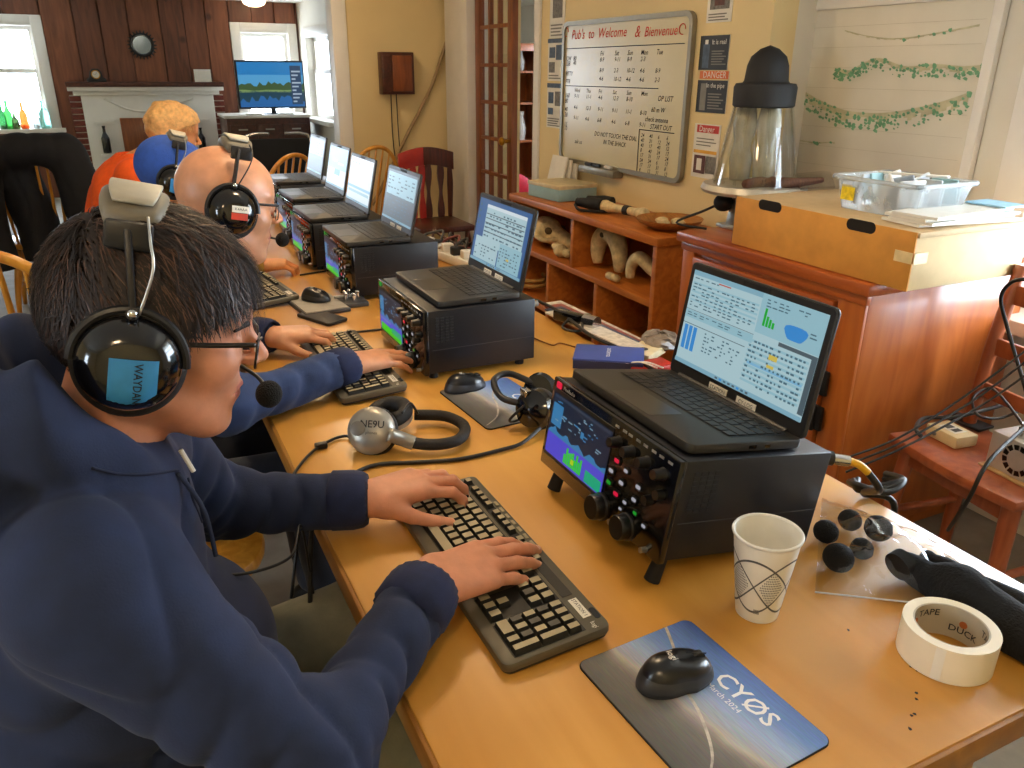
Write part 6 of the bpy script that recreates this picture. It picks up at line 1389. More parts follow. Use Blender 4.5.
def make_person(label, H, yaw, pitch, roll, pelvis, shR, elR, wrR, shL, elL, wrL, handR, handL, skin, shirt, rib, trousers, h_head=.004, h_hand=.003, h_cloth=.009, hood=True, knees=None, hscale=1.0, chest_r=(.125, .19, .2), belly=1.0, arm_r=1.0, hole=None, legs=True, pocket=None):
    t = thing('person', label, 'person', (pelvis[0], pelvis[1], 0))
    Rh = rotm(yaw, pitch, roll); Hc = np.asarray(H, float)
    shR, elR, wrR, shL, elL, wrL = [np.asarray(q, float) for q in (shR, elR, wrR, shL, elL, wrL)]
    nb = (shR+shL)/2+V3(.0, 0, .045)            # base of the neck
    def fhead(P):
        L = (P-Hc)@Rh/hscale; d = head_sdf(L)*hscale
        n0 = Hc+Rh@V3(-.032, 0, -.05)
        d = smin(d, s_rc(P, n0, nb+V3(-.01, 0, -.02), .054, .06), .022)
        d = smin(d, s_rc(P, nb+V3(-.01, 0, -.02), nb+V3(-.02, 0, -.09), .06, .09), .03)
        return d
    lo = np.minimum(Hc-.17, nb-V3(.12, .12, .2)); hi = np.maximum(Hc+.17, nb+V3(.12, .12, .0))
    vs, fs = nets(fhead, lo, hi, h_head)
    L = (vs-Hc)@Rh/hscale; fc = L[fs].mean(1)
    lip = (np.abs(fc[:, 1]) < .024) & (fc[:, 0] > .082) & (fc[:, 2] < -.0505) & (fc[:, 2] > -.0735) & ((fc[:, 0]-.087) > .35*np.abs(fc[:, 1])-.004)
    b = B(); add_nets(b, vs, fs, lip.astype(int))
    for (wr, el, hd) in ((wrR, elR, handR), (wrL, elL, handL)):
        if hd is None: continue
        pr, nails, f_, n_ = hand_prims(wr, **hd)
        ex = [(wr, wr+(el-wr)*.25, .0235, .026, .012), (wr+(el-wr)*.25, el, .026, .028, .01)]
        vs, fs = mesh_prims(pr, ex, h_hand)
        c = vs[fs].mean(1); e1 = vs[fs[:, 1]]-vs[fs[:, 0]]; e2 = vs[fs[:, 2]]-vs[fs[:, 0]]; nn = np.cross(e1, e2); nn /= np.maximum(np.linalg.norm(nn, axis=1), 1e-9)[:, None]
        mi = np.zeros(len(fs), int)
        for p, nv in nails: mi[(np.linalg.norm(c-p, axis=1) < .0052) & (nn@nv > .55)] = 2
        add_nets(b, vs, fs, mi)
    bo = part(t, 'body', b, [skin, m_lip, m_nail], smooth=True, world=True, recalc=False)
    # ---- upper garment
    pel = np.asarray(pelvis, float); mid = (shR+shL)/2
    chest = mid*.72+pel*.28+V3(-.01, 0, -.02); bel_ = mid*.3+pel*.7
    rb_ = hole
    def fshirt(P):
        d = s_ell(P, chest, chest_r)
        d = smin(d, s_ell(P, bel_, (.135*belly, .175*belly, .20)), .07)
        d = smin(d, s_rc(P, shR*.8+mid*.2, shL*.8+mid*.2, .075, .075), .06)
        d = smin(d, s_rc(P, mid+V3(-.03, 0, .015), nb+V3(-.015, 0, .01), .085, .07), .05)
        for sh_, el, wr, sgn in ((shR, elR, wrR, -1), (shL, elL, wrL, 1)):
            ax_ = el-sh_; ln = np.linalg.norm(ax_)
            a = s_rc(P, sh_, el, .078*arm_r, .060*arm_r)
            tt = ((P-sh_)@ax_)/(ln*ln)
            c_ = s_rc(P, el, wr+(el-wr)*.10, .059*arm_r, .040*arm_r); ex_ = wr-el; l2 = np.linalg.norm(ex_); t2 = ((P-el)@ex_)/(l2*l2)
            # cloth bunches up near the elbow and above the cuff
            s1_, s2_, _ = frame_from(ax_); an1 = np.arctan2((P-sh_)@s2_, (P-sh_)@s1_); e1_, e2_, _ = frame_from(ex_); an2 = np.arctan2((P-el)@e2_, (P-el)@e1_)
            cr1 = (1-np.abs(np.sin(tt*15+1.1*np.sin(an1+.7)+1.6*fnoise(P, 10, 1))))**1.4; cr2 = (1-np.abs(np.sin(t2*14+1.3*np.sin(an2*1+2.)+2.0*fnoise(P, 13, 2))))**1.4
            a = a+.013*cr1*np.clip((tt-.25)*2, 0, 1)*(.55+.45*np.sin(an1*2+1))
            c_ = c_+.014*cr2*(.55+.45*np.sin(an2*2+4*t2))*np.clip((1.0-t2)*6, 0, 1)-.004*np.clip(1-np.abs(t2-.8)*5, 0, 1)
            arm = smin(a, c_, .025); d = smin(d, arm, .055)
        fz = P[:, 2]*22+P[:, 0]*15+2.2*fnoise(P, 6, 4)
        d = d+.004*fnoise(P, 16, 3)+.013*(1-np.abs(np.sin(fz)))**1.6*np.clip((chest[2]+.06-P[:, 2])*5, 0, 1)+.009*(1-np.abs(np.sin(P[:, 1]*18-P[:, 2]*12+P[:, 0]*10+2.5*fnoise(P, 8, 7))))**2
        if pocket is not None: d = smin(d, s_ell(P, pocket[0], pocket[1])+.003*fnoise(P, 30, 2), .03)
        if hood:
            ang = np.arctan2(P[:, 1]-nb[1], P[:, 0]-nb[0]+.03)
            rr_ = np.sqrt((P[:, 0]-nb[0]+.03)**2+((P[:, 1]-nb[1])*.92)**2)
            front = np.clip(np.cos(ang), 0, 1)
            cz_ = nb[2]+.095-.125*front; tor = np.sqrt((rr_-.086)**2+((P[:, 2]-cz_)*.62)**2)-(.040-.016*front)+.003*np.sin(ang*9)
            d = smin(d, tor, .018)
            d = smin(d, s_ell(P, nb+V3(-.13, 0, .025), (.085, .14, .095))+.004*fnoise(P, 28, 8), .022)
            d = smin(d, s_ell(P, nb+V3(-.17, 0, -.05), (.07, .12, .11))+.004*fnoise(P, 24, 9), .03)
        else:
            tor = np.sqrt((np.sqrt((P[:, 0]-nb[0]+.01)**2+(P[:, 1]-nb[1])**2)-.07)**2+((P[:, 2]-nb[2]-.012)*.8)**2)-.014
            d = smin(d, tor, .012)
        # opening for the neck
        d = smax(d, -s_rc(P, nb+V3(-.015, 0, .03), Hc+Rh@V3(-.03, 0, -.06), .059, .062), .006)
        return d
    al = np.array([shR, elR, wrR, shL, elL, wrL, bel_-V3(.2, .2, .22), bel_+V3(.2, .2, .1), nb+V3(0, 0, .1), nb-V3(.26, .1, .1)])
    t_f[t.name] = fshirt
    vs, fs = nets(fshirt, al.min(0)-.11, al.max(0)+.1, h_cloth)
    b = B(); add_nets(b, vs, fs); top = part(t, 'hoodie' if hood else 'sweater', b, shirt, smooth=True, world=True, recalc=False)
    for (wr, el) in ((wrR, elR), (wrL, elL)):
        d = unit(wr-el); b = B(); N_ = 44; s1, s2, _ = frame_from(d); prof = [(-.060, .034), (-.052, .0465), (-.02, .0465), (-.004, .043), (.003, .038), (-.01, .033)]
        vs = []
        for z, r_ in prof:
            for i in range(N_):
                a = 2*PI*i/N_; rr2 = r_*arm_r+(.0011 if i % 2 else -.0008); vs.append(wr+d*z+(s1*math.cos(a)*1.05+s2*math.sin(a)*.95)*rr2)
        fs = [(j*N_+i, j*N_+(i+1) % N_, (j+1)*N_+(i+1) % N_, (j+1)*N_+i) for j in range(len(prof)-1) for i in range(N_)]
        b.add(vs, fs); part(top, 'cuff', b, rib, smooth=True, world=True, base=t)
    # ---- trousers and shoes
    if legs:
        kn = knees or [(pel[0]+.42, pel[1]-.12, .54), (pel[0]+.42, pel[1]+.12, .54)]
        P_ = []
        for s_, k in ((-1, kn[0]), (1, kn[1])):
            hp = pel+V3(.0, s_*.10, .05); k = V3(*k); an = V3(k[0]+.02, k[1], .1)
            P_ += [(hp, k, .092, .070, .03), (k, an, .068, .048, .02)]
        P_.append((pel+V3(-.03, -.1, .06), pel+V3(-.03, .1, .06), .12, .12, .04))
        pts = np.array([q for p in P_ for q in p[:2]])
        def fl_(P):
            d = np.full(len(P), 1.0)
            for a, b_, ra, rb2, k in P_: d = smin(d, s_rc(P, a, b_, ra, rb2), k)
            return d+.003*fnoise(P, 30, 6)
        vs, fs = nets(fl_, pts.min(0)-.15, pts.max(0)+.15, max(.011, h_cloth)); b = B(); add_nets(b, vs, fs)
        part(t, 'trousers', b, trousers, smooth=True, world=True, recalc=False)
        for k in kn:
            b = B().ell((k[0]+.09, k[1], .05), (.14, .05, .05), 16, 10); b.v = [(x, y, max(.002, z)) for x, y, z in b.v]
            part(t, 'shoe', b, m_rubber, smooth=True, world=True)
    return t, top, Hc, Rh
def worn(name, label, cat, Hc, Rh, group=None):
    t = thing(name, label, cat, tuple(Hc), group=group); m4 = Matrix([list(r) for r in Rh]); t.rotation_mode = 'XYZ'; t.rotation_euler = m4.to_euler('XYZ'); return t
m_pad = M('headband_pad_grey', '#756d5c', .55, var=.06); m_padw = M('pad_stripe_white', '#b4ae9c', .5)
def make_headset(label, Hc, Rh, mic_side=1, tape='blue', text=None, pad_x=.0, cup_x=0.0):
    t = worn('headset', label, 'headset', Hc, Rh, 'headsets worn by the operators')
    CX, CZ, CY = -.004+cup_x, -.012, .094
    def dome(r): q = min(1, r/.047); return .026*(1-q**4.5)
    for sy in (-1, 1):
        cup = part(t, 'ear_cup', B().lathe([(.047, -.006), (.049, 0)]+[(.049*math.sin(a), .004+dome(.047*math.sin(a))) for a in np.linspace(PI/2, 0, 10)], (CX, sy*CY, CZ), 40, (0, sy, 0)), m_blackgloss, smooth=True)
        part(t, 'ear_cushion', B().tube([(CX+.040*math.cos(a), sy*(CY-.014), CZ+.045*math.sin(a)) for a in np.linspace(0, 2*PI, 25)], .0155, 10, 2), m_cush, smooth=True)
        part(t, 'cup_bracket', B().tube([(CX+.053*math.cos(a), sy*(CY-.0), CZ+.055*math.sin(a)) for a in np.linspace(.0, PI, 15)], .0045, 8, 2).cyl((CX, sy*(CY-.002), CZ+.050), (CX, sy*(CY+.010), CZ+.053), .006, n=12), m_black, smooth='auto')
        part(t, 'bracket_screw', B().ell((CX, sy*(CY+.011), CZ+.053), (.005, .004, .005), 12, 8), m_chrome, smooth=True)
        part(t, 'slider', B().bar((CX, sy*(CY-.004), CZ+.053), (CX+pad_x*.8, sy*.076, .118), .016, .007, up=(1, 0, 0)), m_black, bev=.002)
        part(t, 'cup_wire', B().tube([(CX+.006, sy*(CY+.006), CZ+.052), (CX+.022+pad_x*.5, sy*(CY+.008), .085), (CX+.024+pad_x, sy*.090, .112), (CX+.02+pad_x, sy*.074, .132)], .0016, 6), m_metal if tape == 'blue' else m_cable, smooth=True)
        if sy == -1 and tape:
            n = 8; wv, hv, ox, oz = (.044, .050, .006, -.012) if tape == 'blue' else (.034, .014, .008, .008)
            def pat(o_x, o_z, w2, h2, mt, off, nm):
                b = B(); g = {}
                for i in range(n+1):
                    for j in range(n+1):
                        x = o_x-w2/2+w2*i/n; z = o_z-h2/2+h2*j/n; r_ = math.hypot(x, z); b.v.append((CX+x, -(CY+.004+dome(r_)+off), CZ+z))
                b.f = [(i*(n+1)+j, (i+1)*(n+1)+j, (i+1)*(n+1)+j+1, i*(n+1)+j+1) for i in range(n) for j in range(n)]; b.mi = [0]*len(b.f)
                return part(cup, nm, b, mt, smooth=True, recalc=False)
            if tape == 'blue': pat(ox, oz, wv, hv, m_blue_tape, .0012, 'tape_label')
            else:
                pat(.010, .004, .036, .014, m_paper, .0012, 'white_label'); pat(.008, -.011, .034, .014, M('label_red', '#c8402c', .5), .0013, 'red_label')
                wl = B().text('K4AAA', (CX+.010, -(CY+.0335), CZ+.004), (1, 0, 0), (0, 0, 1), .008); part(cup, 'label_print', wl, m_ink, recalc=False)
            if text:
                vs, fs = text_mesh(text, 'CENTER', 0, .012); b = B()
                sz = .0096
                b.add([(CX+ox+.004+y*sz*1.15, -(CY+.004+dome(math.hypot(ox+.004+y*sz*1.15, oz-x*sz))+.0018), CZ+oz-x*sz) for x, y in vs], fs); part(cup, 'handwriting', b, m_ink, recalc=False)
    # padded band over the crown
    for (a0, a1, w_, th_, r_, mt, nm, zo) in ((-.62, .62, .066, .022, .104, m_pad, 'headband_pad', 0), (-.5, .5, .05, .004, .120, m_padw, 'pad_stripe', 0)):
        b = B(); n = 14; sec = rounded(w_, th_, min(th_, w_)*.42, 3); m_ = len(sec)
        for i in range(n+1):
            a = a0+(a1-a0)*i/n; taper = 1-.25*abs(2*i/n-1)**3
            for (p, q) in sec:
                rr_ = r_+q; b.v.append((CX+.004+pad_x+p*taper, .82*rr_*math.sin(a), .036+rr_*math.cos(a)))
        b.f = [(i*m_+j, i*m_+(j+1) % m_, (i+1)*m_+(j+1) % m_, (i+1)*m_+j) for i in range(n) for j in range(m_)]+[tuple(range(m_)), tuple(range(n*m_, (n+1)*m_))]; b.mi = [0]*len(b.f)
        part(t, nm, b, mt, smooth=True)
    for sy in (-1, 1): part(t, 'pad_end', B().box(CX-.018+pad_x, CX+.026+pad_x, sy*.070, sy*.082, .098, .126), m_black, bev=.004)
    my = mic_side
    part(t, 'microphone_boom', B().tube([(CX+.045, my*(CY), CZ-.03), (.08, my*.088, -.05), (.112, my*.06, -.058), (.123, my*.02, -.060)], .0026, 8), m_black, smooth=True)
    part(t, 'microphone_foam', B().ell((.125, my*.004-.010, -.061), (.0155, .0155, .0165), 20, 14), m_foam, smooth=True)
    return t
def make_glasses(label, Hc, Rh, mt, rim=.0013, w_=.050, h_=.032):
    t = worn('glasses', label, 'glasses', Hc, Rh)
    for sy in (-1, 1):
        part(t, 'temple', B().tube([(.098, sy*.064, .012), (.06, sy*.074, .010), (.0, sy*.083, .006), (-.03, sy*.082, -.012)], .0029, 8), mt, smooth=True)
        ou = [(sy*.033+p, q-.004) for p, q in rounded(w_, h_, .012, 5)]
        pts = [(.106-.25*(abs(p)-.01)*.45, p, q+.002) for p, q in ou]; pts.append(pts[0])
        part(t, 'rim', B().tube(pts, rim, 6, 2), mt, smooth=True)
        part(t, 'lens', B().add([(x, y, z) for x, y, z in pts[:-1]], [tuple(range(len(pts)-1))]), m_glass, recalc=False)
        part(t, 'nose_pad', B().ell((.104, sy*.009, -.006), (.002, .003, .005), 8, 6), m_white, smooth=True)
    part(t, 'bridge', B().tube([(.104, -.009, .002), (.110, 0, .005), (.104, .009, .002)], rim*1.1, 6), mt, smooth=True)
    return t
def hair_cap(person, Hc, Rh, mask, off, mt, h=.004, name='hair', noise=.0, k=0):
    def f(P):
        L_ = (P-Hc)@Rh; A = L_.copy(); A[:, 1] = np.abs(A[:, 1])
        d = smin(s_ell(A, (-.014, 0, .036), (.098, .077, .09)), s_ell(A, (.032, 0, .042), (.066, .064, .068)), .02)-off
        d = d+noise*fnoise(L_, 90, k)
        return smax(d, mask(L_), .006)
    vs, fs = nets(f, Hc-.16, Hc+.17, h); b = B(); add_nets(b, vs, fs); return part(person, name, b, mt, smooth=True, world=True, recalc=False)
# ================================================================== the near operator in the navy hoodie
flat = ((.18, .22, .15), (.15, .2, .12), (.18, .24, .15), (.25, .3, .2))
arch = ((.30, .62, .45), (.22, .72, .5), (.25, .7, .5), (.35, .6, .4))
P1, hood1, H1, RH1 = make_person('nearest operator in navy hoodie and headset typing with both hands', (.012, .92, 1.158), -.10, .22, -.05, (-.20, .92, .47),
    (-.085, .725, .965), (.085, .622, .782), (.274, .806, .815), (-.05, 1.10, .965), (.06, 1.13, .815), (.268, 1.062, .808),
    dict(fwd=(.97, .20, -.06), up=(-.05, -.25, 1), side=1, curl=flat, spread=(.05, .01, -.03, -.07), thumb=(.75, .5, -.45), scale=1.06),
    dict(fwd=(.97, -.02, .10), up=(-.12, -.1, 1), side=-1, curl=arch, spread=(.12, .02, -.06, -.14), thumb=(.75, .6, -.30), tcurl=.25),
    m_skin, m_hoodie, m_rib, m_jeans, h_head=.0025, h_hand=.0017, h_cloth=.0045, knees=[(.28, .84, .592), (.28, 1.08, .585)], hscale=.965, pocket=((.02, .92, .72), (.075, .14, .11)), chest_r=(.15, .19, .21), belly=1.1)
# hood seam, draw string, zip line and pocket
nb = (V3(-.085, .725, .965)+V3(-.05, 1.10, .965))/2+V3(0, 0, .045)
part(hood1, 'draw_string', B().tube([nb+V3(.075, -.05, .0), nb+V3(.095, -.055, -.05), nb+V3(.10, -.06, -.11)], .003, 6), M('string_navy', '#1c2844', .8), smooth=True, world=True, base=P1)
part(hood1, 'string_tip', B().cyl(nb+V3(.082, -.012, .01), nb+V3(.092, -.017, -.018), .0028, n=8), m_white, world=True, base=P1)
def seam(px, r_=.0016):
    f = t_f[P1.name]; out = []
    for x, y in px:
        d = ray(x, y); d = d/np.linalg.norm(d); s_ = .3
        for _ in range(120):
            v_ = float(f((CAM+d*s_)[None])[0]); s_ += max(v_*.6, .0004)
            if v_ < .0008: break
        if v_ < .002 and s_ < 1.1: out.append(CAM+d*s_)
    return B().tube(out, r_, 6, 5) if len(out) > 2 else B()
m_seam = M('seam_thread', '#141d38', .9)
for px in ([(188, 478), (193, 500), (202, 522), (218, 545), (240, 566)], [(92, 468), (120, 474), (150, 474), (178, 470)]):
    if len(seam(px).v): part(hood1, 'stitched_seam', seam(px), m_seam, smooth=True, world=True, base=P1)
# hair: base cap and loose strands
def hmask(L_):
    x, y, z = L_[:, 0], np.abs(L_[:, 1]), L_[:, 2]
    line = np.interp(x+.004*np.sin(y*90), [-.13, -.08, -.045, -.02, .01, .035, .06, .075, .1], [-.08, -.085, -.05, .0, .02, .035, .062, .078, .082])
    return line-z
def hair_strands(person, Hc, Rh, n, seed, mts, lens=(.032, .085), width=.0010, name='hair_strands'):
    r = np.random.default_rng(seed)
    d = r.normal(size=(n*4, 3)); d /= np.linalg.norm(d, axis=1)[:, None]
    p = np.array((-.012, 0, .036))+d*np.array((.102, .081, .094)); p = p[hmask(p)[:] < -.002][:n]; n = len(p)
    nor = (p-np.array((-.012, 0, .036)))/np.array((.102, .081, .094))**2; nor /= np.linalg.norm(nor, axis=1)[:, None]
    crown = np.array((-.06, .005, .11))
    top = np.clip((p[:, 2]-.045)/.07, 0, 1)
    ln = (lens[0]+(lens[1]-lens[0])*top*np.clip(.45+p[:, 0]*5.5, .2, 1.15))*(.7+.6*r.random(n)); ln[p[:, 0] < -.06] *= .7
    fl = np.stack([.95*np.ones(n), .35*np.sign(p[:, 1])*np.clip(np.abs(p[:, 1])/.05, 0, 1), -.25-1.3*(1-top)], 1)
    fl[p[:, 0] < -.07] = np.array((-.1, 0, -1.0)); fl += r.normal(size=(n, 3))*np.array((.34, .42, .30))
    lock = np.round(p/.017); ph = np.sin(lock@np.array((12.9, 78.2, 37.7)))*43758.5; ph -= np.floor(ph)
    fl[:, 1] += (ph-.5)*.9; fl[:, 2] += (np.modf(ph*7.3)[0]-.5)*.5
    cur = p.copy(); S = 7; path = [cur.copy()]; vel = nor*(1.1+.9*top[:, None]*(.4+1.2*ph[:, None]))+.6*fl
    for s_ in range(S-1):
        nn = (cur-np.array((-.012, 0, .036)))/np.array((.102, .081, .094))**2; nn /= np.linalg.norm(nn, axis=1)[:, None]
        tan = fl-nn*np.sum(fl*nn, 1)[:, None]; tan /= np.maximum(np.linalg.norm(tan, axis=1), 1e-6)[:, None]
        vel = .62*vel/np.linalg.norm(vel, axis=1)[:, None]+.5*tan+np.array((0, 0, -.10)); vel /= np.linalg.norm(vel, axis=1)[:, None]
        cur = cur+vel*(ln/(S-1))[:, None]
        q = (cur-np.array((-.012, 0, .036)))/np.array((.104, .083, .096)); k = np.linalg.norm(q, axis=1); m_ = k < 1.06
        cur[m_] = np.array((-.012, 0, .036))+(q[m_]/k[m_][:, None])*1.06*np.array((.104, .083, .096))
        path.append(cur.copy())
    path = np.stack(path, 1); wd = width*(1+.6*r.random(n))
    tg = np.gradient(path, axis=1); tg /= np.maximum(np.linalg.norm(tg, axis=2), 1e-9)[..., None]
    out = path-np.array((-.012, 0, .036)); side = np.cross(tg, out); side /= np.maximum(np.linalg.norm(side, axis=2), 1e-9)[..., None]
    tp = np.linspace(1, .15, S)[None, :, None]*wd[:, None, None]
    a = (path-side*tp)@Rh.T+Hc; c = (path+side*tp)@Rh.T+Hc
    vs = np.stack([a, c], 2).reshape(-1, 3)
    base = np.arange(n)[:, None]*(2*S)+np.arange(S-1)[None, :]*2
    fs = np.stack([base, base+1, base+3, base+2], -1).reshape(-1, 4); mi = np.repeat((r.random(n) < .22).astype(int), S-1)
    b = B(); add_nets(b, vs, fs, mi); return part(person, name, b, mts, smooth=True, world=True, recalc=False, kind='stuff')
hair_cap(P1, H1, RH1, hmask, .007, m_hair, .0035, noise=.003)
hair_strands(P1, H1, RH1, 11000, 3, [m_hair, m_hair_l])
b = B()
for sy in (-1, 1): b.tube([(.092, sy*.016, .022), (.088, sy*.034, .027), (.076, sy*.050, .021)], .0035, 8, radii=[.002, .0038, .0015])
b.v = [tuple(RH1@V3(*q)+H1) for q in b.v]; part(P1, 'eyebrows', b, m_hair, smooth=True, world=True)
make_headset('headset with blue name tape on the dark-haired near operator', H1, RH1, 1, 'blue', 'WAYDAN', pad_x=-.014, cup_x=-.018)
m_gframe = M('black_gold_frame', '#1a1512', .3)
make_glasses('dark half-rim glasses on the dark-haired near operator', H1, RH1, m_gframe)
cable('thin headset cable hanging below the table edge by the near operator', [V3(.0, .92, .84), V3(.07, .93, .815), V3(.135, .99, .785), V3(.165, 1.06, .785), V3(.18, 1.1, .6), V3(.2, 1.15, .3)], .0022)
# ================================================================== the bald operator
P2_, top2, H2, RH2 = make_person('bald operator with glasses and headset reaching over the keyboard', (.205, 1.88, 1.142), .05, .19, -.16, (-.12, 1.80, .47),
    (.03, 1.66, .955), (.125, 1.545, .80), (.405, 1.665, .808), (.06, 2.10, .955), (.10, 2.16, .80), (.285, 1.965, .800),
    dict(fwd=(.95, .26, -.05), up=(-.05, -.15, 1), side=1, curl=flat, spread=(.06, .01, -.04, -.1), thumb=(.6, .6, -.4)),
    dict(fwd=(.97, -.22, .02), up=(-.1, -.1, 1), side=-1, curl=arch, thumb=(.75, .5, -.35)),
    m_skin_pink, m_blueshirt, m_rib, m_darkjean, h_head=.004, h_hand=.0026, h_cloth=.009, hood=False, hscale=1.02)
make_headset('headset with white and red labels on the bald operator', H2, RH2, 1, 'red', pad_x=.012)
make_glasses('dark framed glasses on the bald operator', H2, RH2, m_black)
# ================================================================== the operator in the blue cap
P3, top3, H3, RH3 = make_person('operator in a blue cap and headset behind the bald man', (.165, 3.04, 1.075), .05, .25, -.05, (-.15, 2.98, .47),
    (.0, 2.80, .90), (.12, 2.72, .80), (.385, 2.80, .795), (.02, 3.22, .90), (.10, 3.28, .80), (.30, 3.2, .80),
    dict(fwd=(.98, .1, -.05), up=(0, -.1, 1), side=1, curl=((.5, .7, .5),)*4, thumb=(.7, .6, -.3)),
    dict(fwd=(1, -.1, 0), up=(0, 0, 1), side=-1, curl=arch), m_skin_tan, M('ochre_shirt', '#a88238', .85, bump=.2), M('ochre_cuff', '#a88238', .85), m_darkjean, h_head=.006, h_hand=.004, h_cloth=.012, hood=False)
hair_cap(P3, H3, RH3, lambda L_: np.interp(L_[:, 0], [-.12, -.04, .02, .1], [-.05, -.03, .01, .035])-L_[:, 2], .011, m_cap, .005, 'cap')
b = B()
b.add([tuple(RH3@V3(.08+.055*f*math.cos(a*.9), .07*math.sin(a), .035-.012*f-.01*abs(math.sin(a)))+H3) for f in (0, .5, 1) for a in np.linspace(-1.25, 1.25, 11)], [(i*11+j, (i+1)*11+j, (i+1)*11+j+1, i*11+j+1) for i in range(2) for j in range(10)])
part(P3, 'cap_peak', b, m_cap, smooth=True, world=True, recalc=False)
make_headset('headset with pale band over the blue cap', H3, RH3, 1, 'blue')
# ================================================================== the operator in the orange shirt
P4, top4, H4, RH4 = make_person('blond operator in an orange shirt at the far end', (.25, 4.0, 1.15), .1, .25, 0, (-.18, 4.02, .47),
    (.07, 3.80, .99), (.14, 3.72, .82), (.36, 3.85, .80), (.09, 4.22, .98), (.12, 4.28, .82), (.32, 4.15, .80),
    dict(fwd=(1, .1, 0), up=(0, 0, 1), side=1, curl=flat), dict(fwd=(1, -.1, 0), up=(0, 0, 1), side=-1, curl=flat), m_skin_tan, m_orange, m_orange, m_darkjean, h_head=.007, h_hand=.005, h_cloth=.013, hood=False, chest_r=(.15, .21, .22))
hair_cap(P4, H4, RH4, lambda L_: np.interp(L_[:, 0], [-.12, -.05, 0, .05, .1], [-.05, -.03, .02, .05, .075])-L_[:, 2], .014, m_blond, .006, noise=.006)
hair_strands(P4, H4, RH4, 1200, 9, [m_blond, m_blond], lens=(.03, .05), width=.0016)
# ================================================================== wooden chairs
def make_windsor(label, arms=False, mt=None):
    mt = mt or m_oak
    t = thing('wooden_chair', label, 'chair', (0, 0, 0), group='honey oak spindle-back chairs')
    b = B(); b.prism([(.21*math.copysign(abs(math.cos(a))**.7, math.cos(a)), .215*math.copysign(abs(math.sin(a))**.7, math.sin(a))) for a in np.linspace(0, 2*PI, 33)[:-1]], (0, 0, .418), (1, 0, 0), (0, 1, 0), (0, 0, .034))
    part(t, 'seat', b, mt, bev=.012)
    for sx in (-1, 1):
        for sy in (-1, 1): part(t, 'leg', B().tube([(sx*.13, sy*.14, .425), (sx*.15, sy*.16, .3), (sx*.175, sy*.19, .14), (sx*.19, sy*.205, 0)], .018, 10, 4, radii=[.014, .023, .017, .012]), mt, smooth=True)
    for sy in (-1, 1): part(t, 'stretcher', B().tube([(-.165, sy*.178, .18), (0, sy*.178, .18), (.165, sy*.178, .18)], .011, 8, radii=[.008, .014, .008]), mt, smooth=True)
    part(t, 'stretcher', B().tube([(0, -.178, .18), (0, .178, .18)], .011, 8, sm=False), mt, smooth=True)
    bow = [(-.17-.12*math.sin(a)**.8, -.205*math.cos(a)*(1+.12*math.sin(a)), .44+.52*math.sin(a)**.62) for a in np.linspace(0.0, PI, 19)]
    part(t, 'bow_back', B().tube(bow, .0135, 10, 3), mt, smooth=True)
    for i in range(7):
        y = -.15+.05*i; zt = .44+.52*math.sqrt(max(0, 1-(y/.235)**2))**.62-.005
        part(t, 'spindle', B().tube([(-.165, y*.85, .445), (-.20, y*.95, .65), (-.17-.12*((zt-.44)/.52)**1.2, y*1.06, zt)], .007, 8, radii=[.007, .0095, .006]), mt, smooth=True)
    if arms:
        part(t, 'arm_rail', B().tube([(.16, .25, .655), (.0, .27, .66), (-.18, .20, .665), (-.245, 0, .67), (-.18, -.20, .665), (.0, -.27, .66), (.16, -.25, .655)], .02, 10, 5), mt, smooth=True)
        for sy in (-1, 1): part(t, 'arm_post', B().tube([(.11, sy*.19, .45), (.12, sy*.235, .55), (.12, sy*.255, .65)], .012, 8, radii=[.01, .016, .01]), mt, smooth=True)
    return t
t = thing('wooden_stool', 'round wooden stool under the near operator', 'stool', (-.20, .92, 0))
part(t, 'seat', B().lathe([(0, .41), (.165, .41), (.175, .42), (.175, .435), (.16, .448), (0, .442)], n=32), m_oak, smooth='auto')
for i in range(4):
    a = PI/4+i*PI/2; part(t, 'leg', B().tube([(.11*math.cos(a), .11*math.sin(a), .415), (.14*math.cos(a), .14*math.sin(a), .22), (.17*math.cos(a), .17*math.sin(a), 0)], .018, 10, radii=[.015, .021, .013]), m_oak, smooth=True)
    a2 = a+PI/2; part(t, 'rung', B().cyl((.145*math.cos(a), .145*math.sin(a), .17), (.145*math.cos(a2), .145*math.sin(a2), .17), .010, n=8), m_oak, smooth='auto')
STOOL = t
t['group'] = 'round wooden stools at the table'
dup(STOOL, (-.08, 3.0, 0), label='round wooden stool under the operator in the blue cap'); dup(STOOL, (-.15, 4.02, 0), label='round wooden stool under the operator in orange')
C1 = make_windsor('honey oak chair under the bald operator'); C1.location = (-.04, 1.68, 0)
for loc, rz, lb in (((-.47, 5.62, 0), PI/2, 'honey oak chair carrying the black jacket'), (tuple(on_z(352, 144, .96)*V3(1, 1, 0)), PI/2+.3, 'honey oak chair behind the bright far laptops'), (tuple(on_z(262, 152, .96)*V3(1, 1, 0)), PI/2+.5, 'honey oak chair beyond the far end of the table')):
    dup(C1, loc, rz, label=lb)
CA = make_windsor('honey oak armchair at the left edge behind near operator', True); CA.scale = (1.06,)*3; CA.location = (-.325, 2.53, 0); CA.rotation_euler = (0, 0, PI/2-.1)
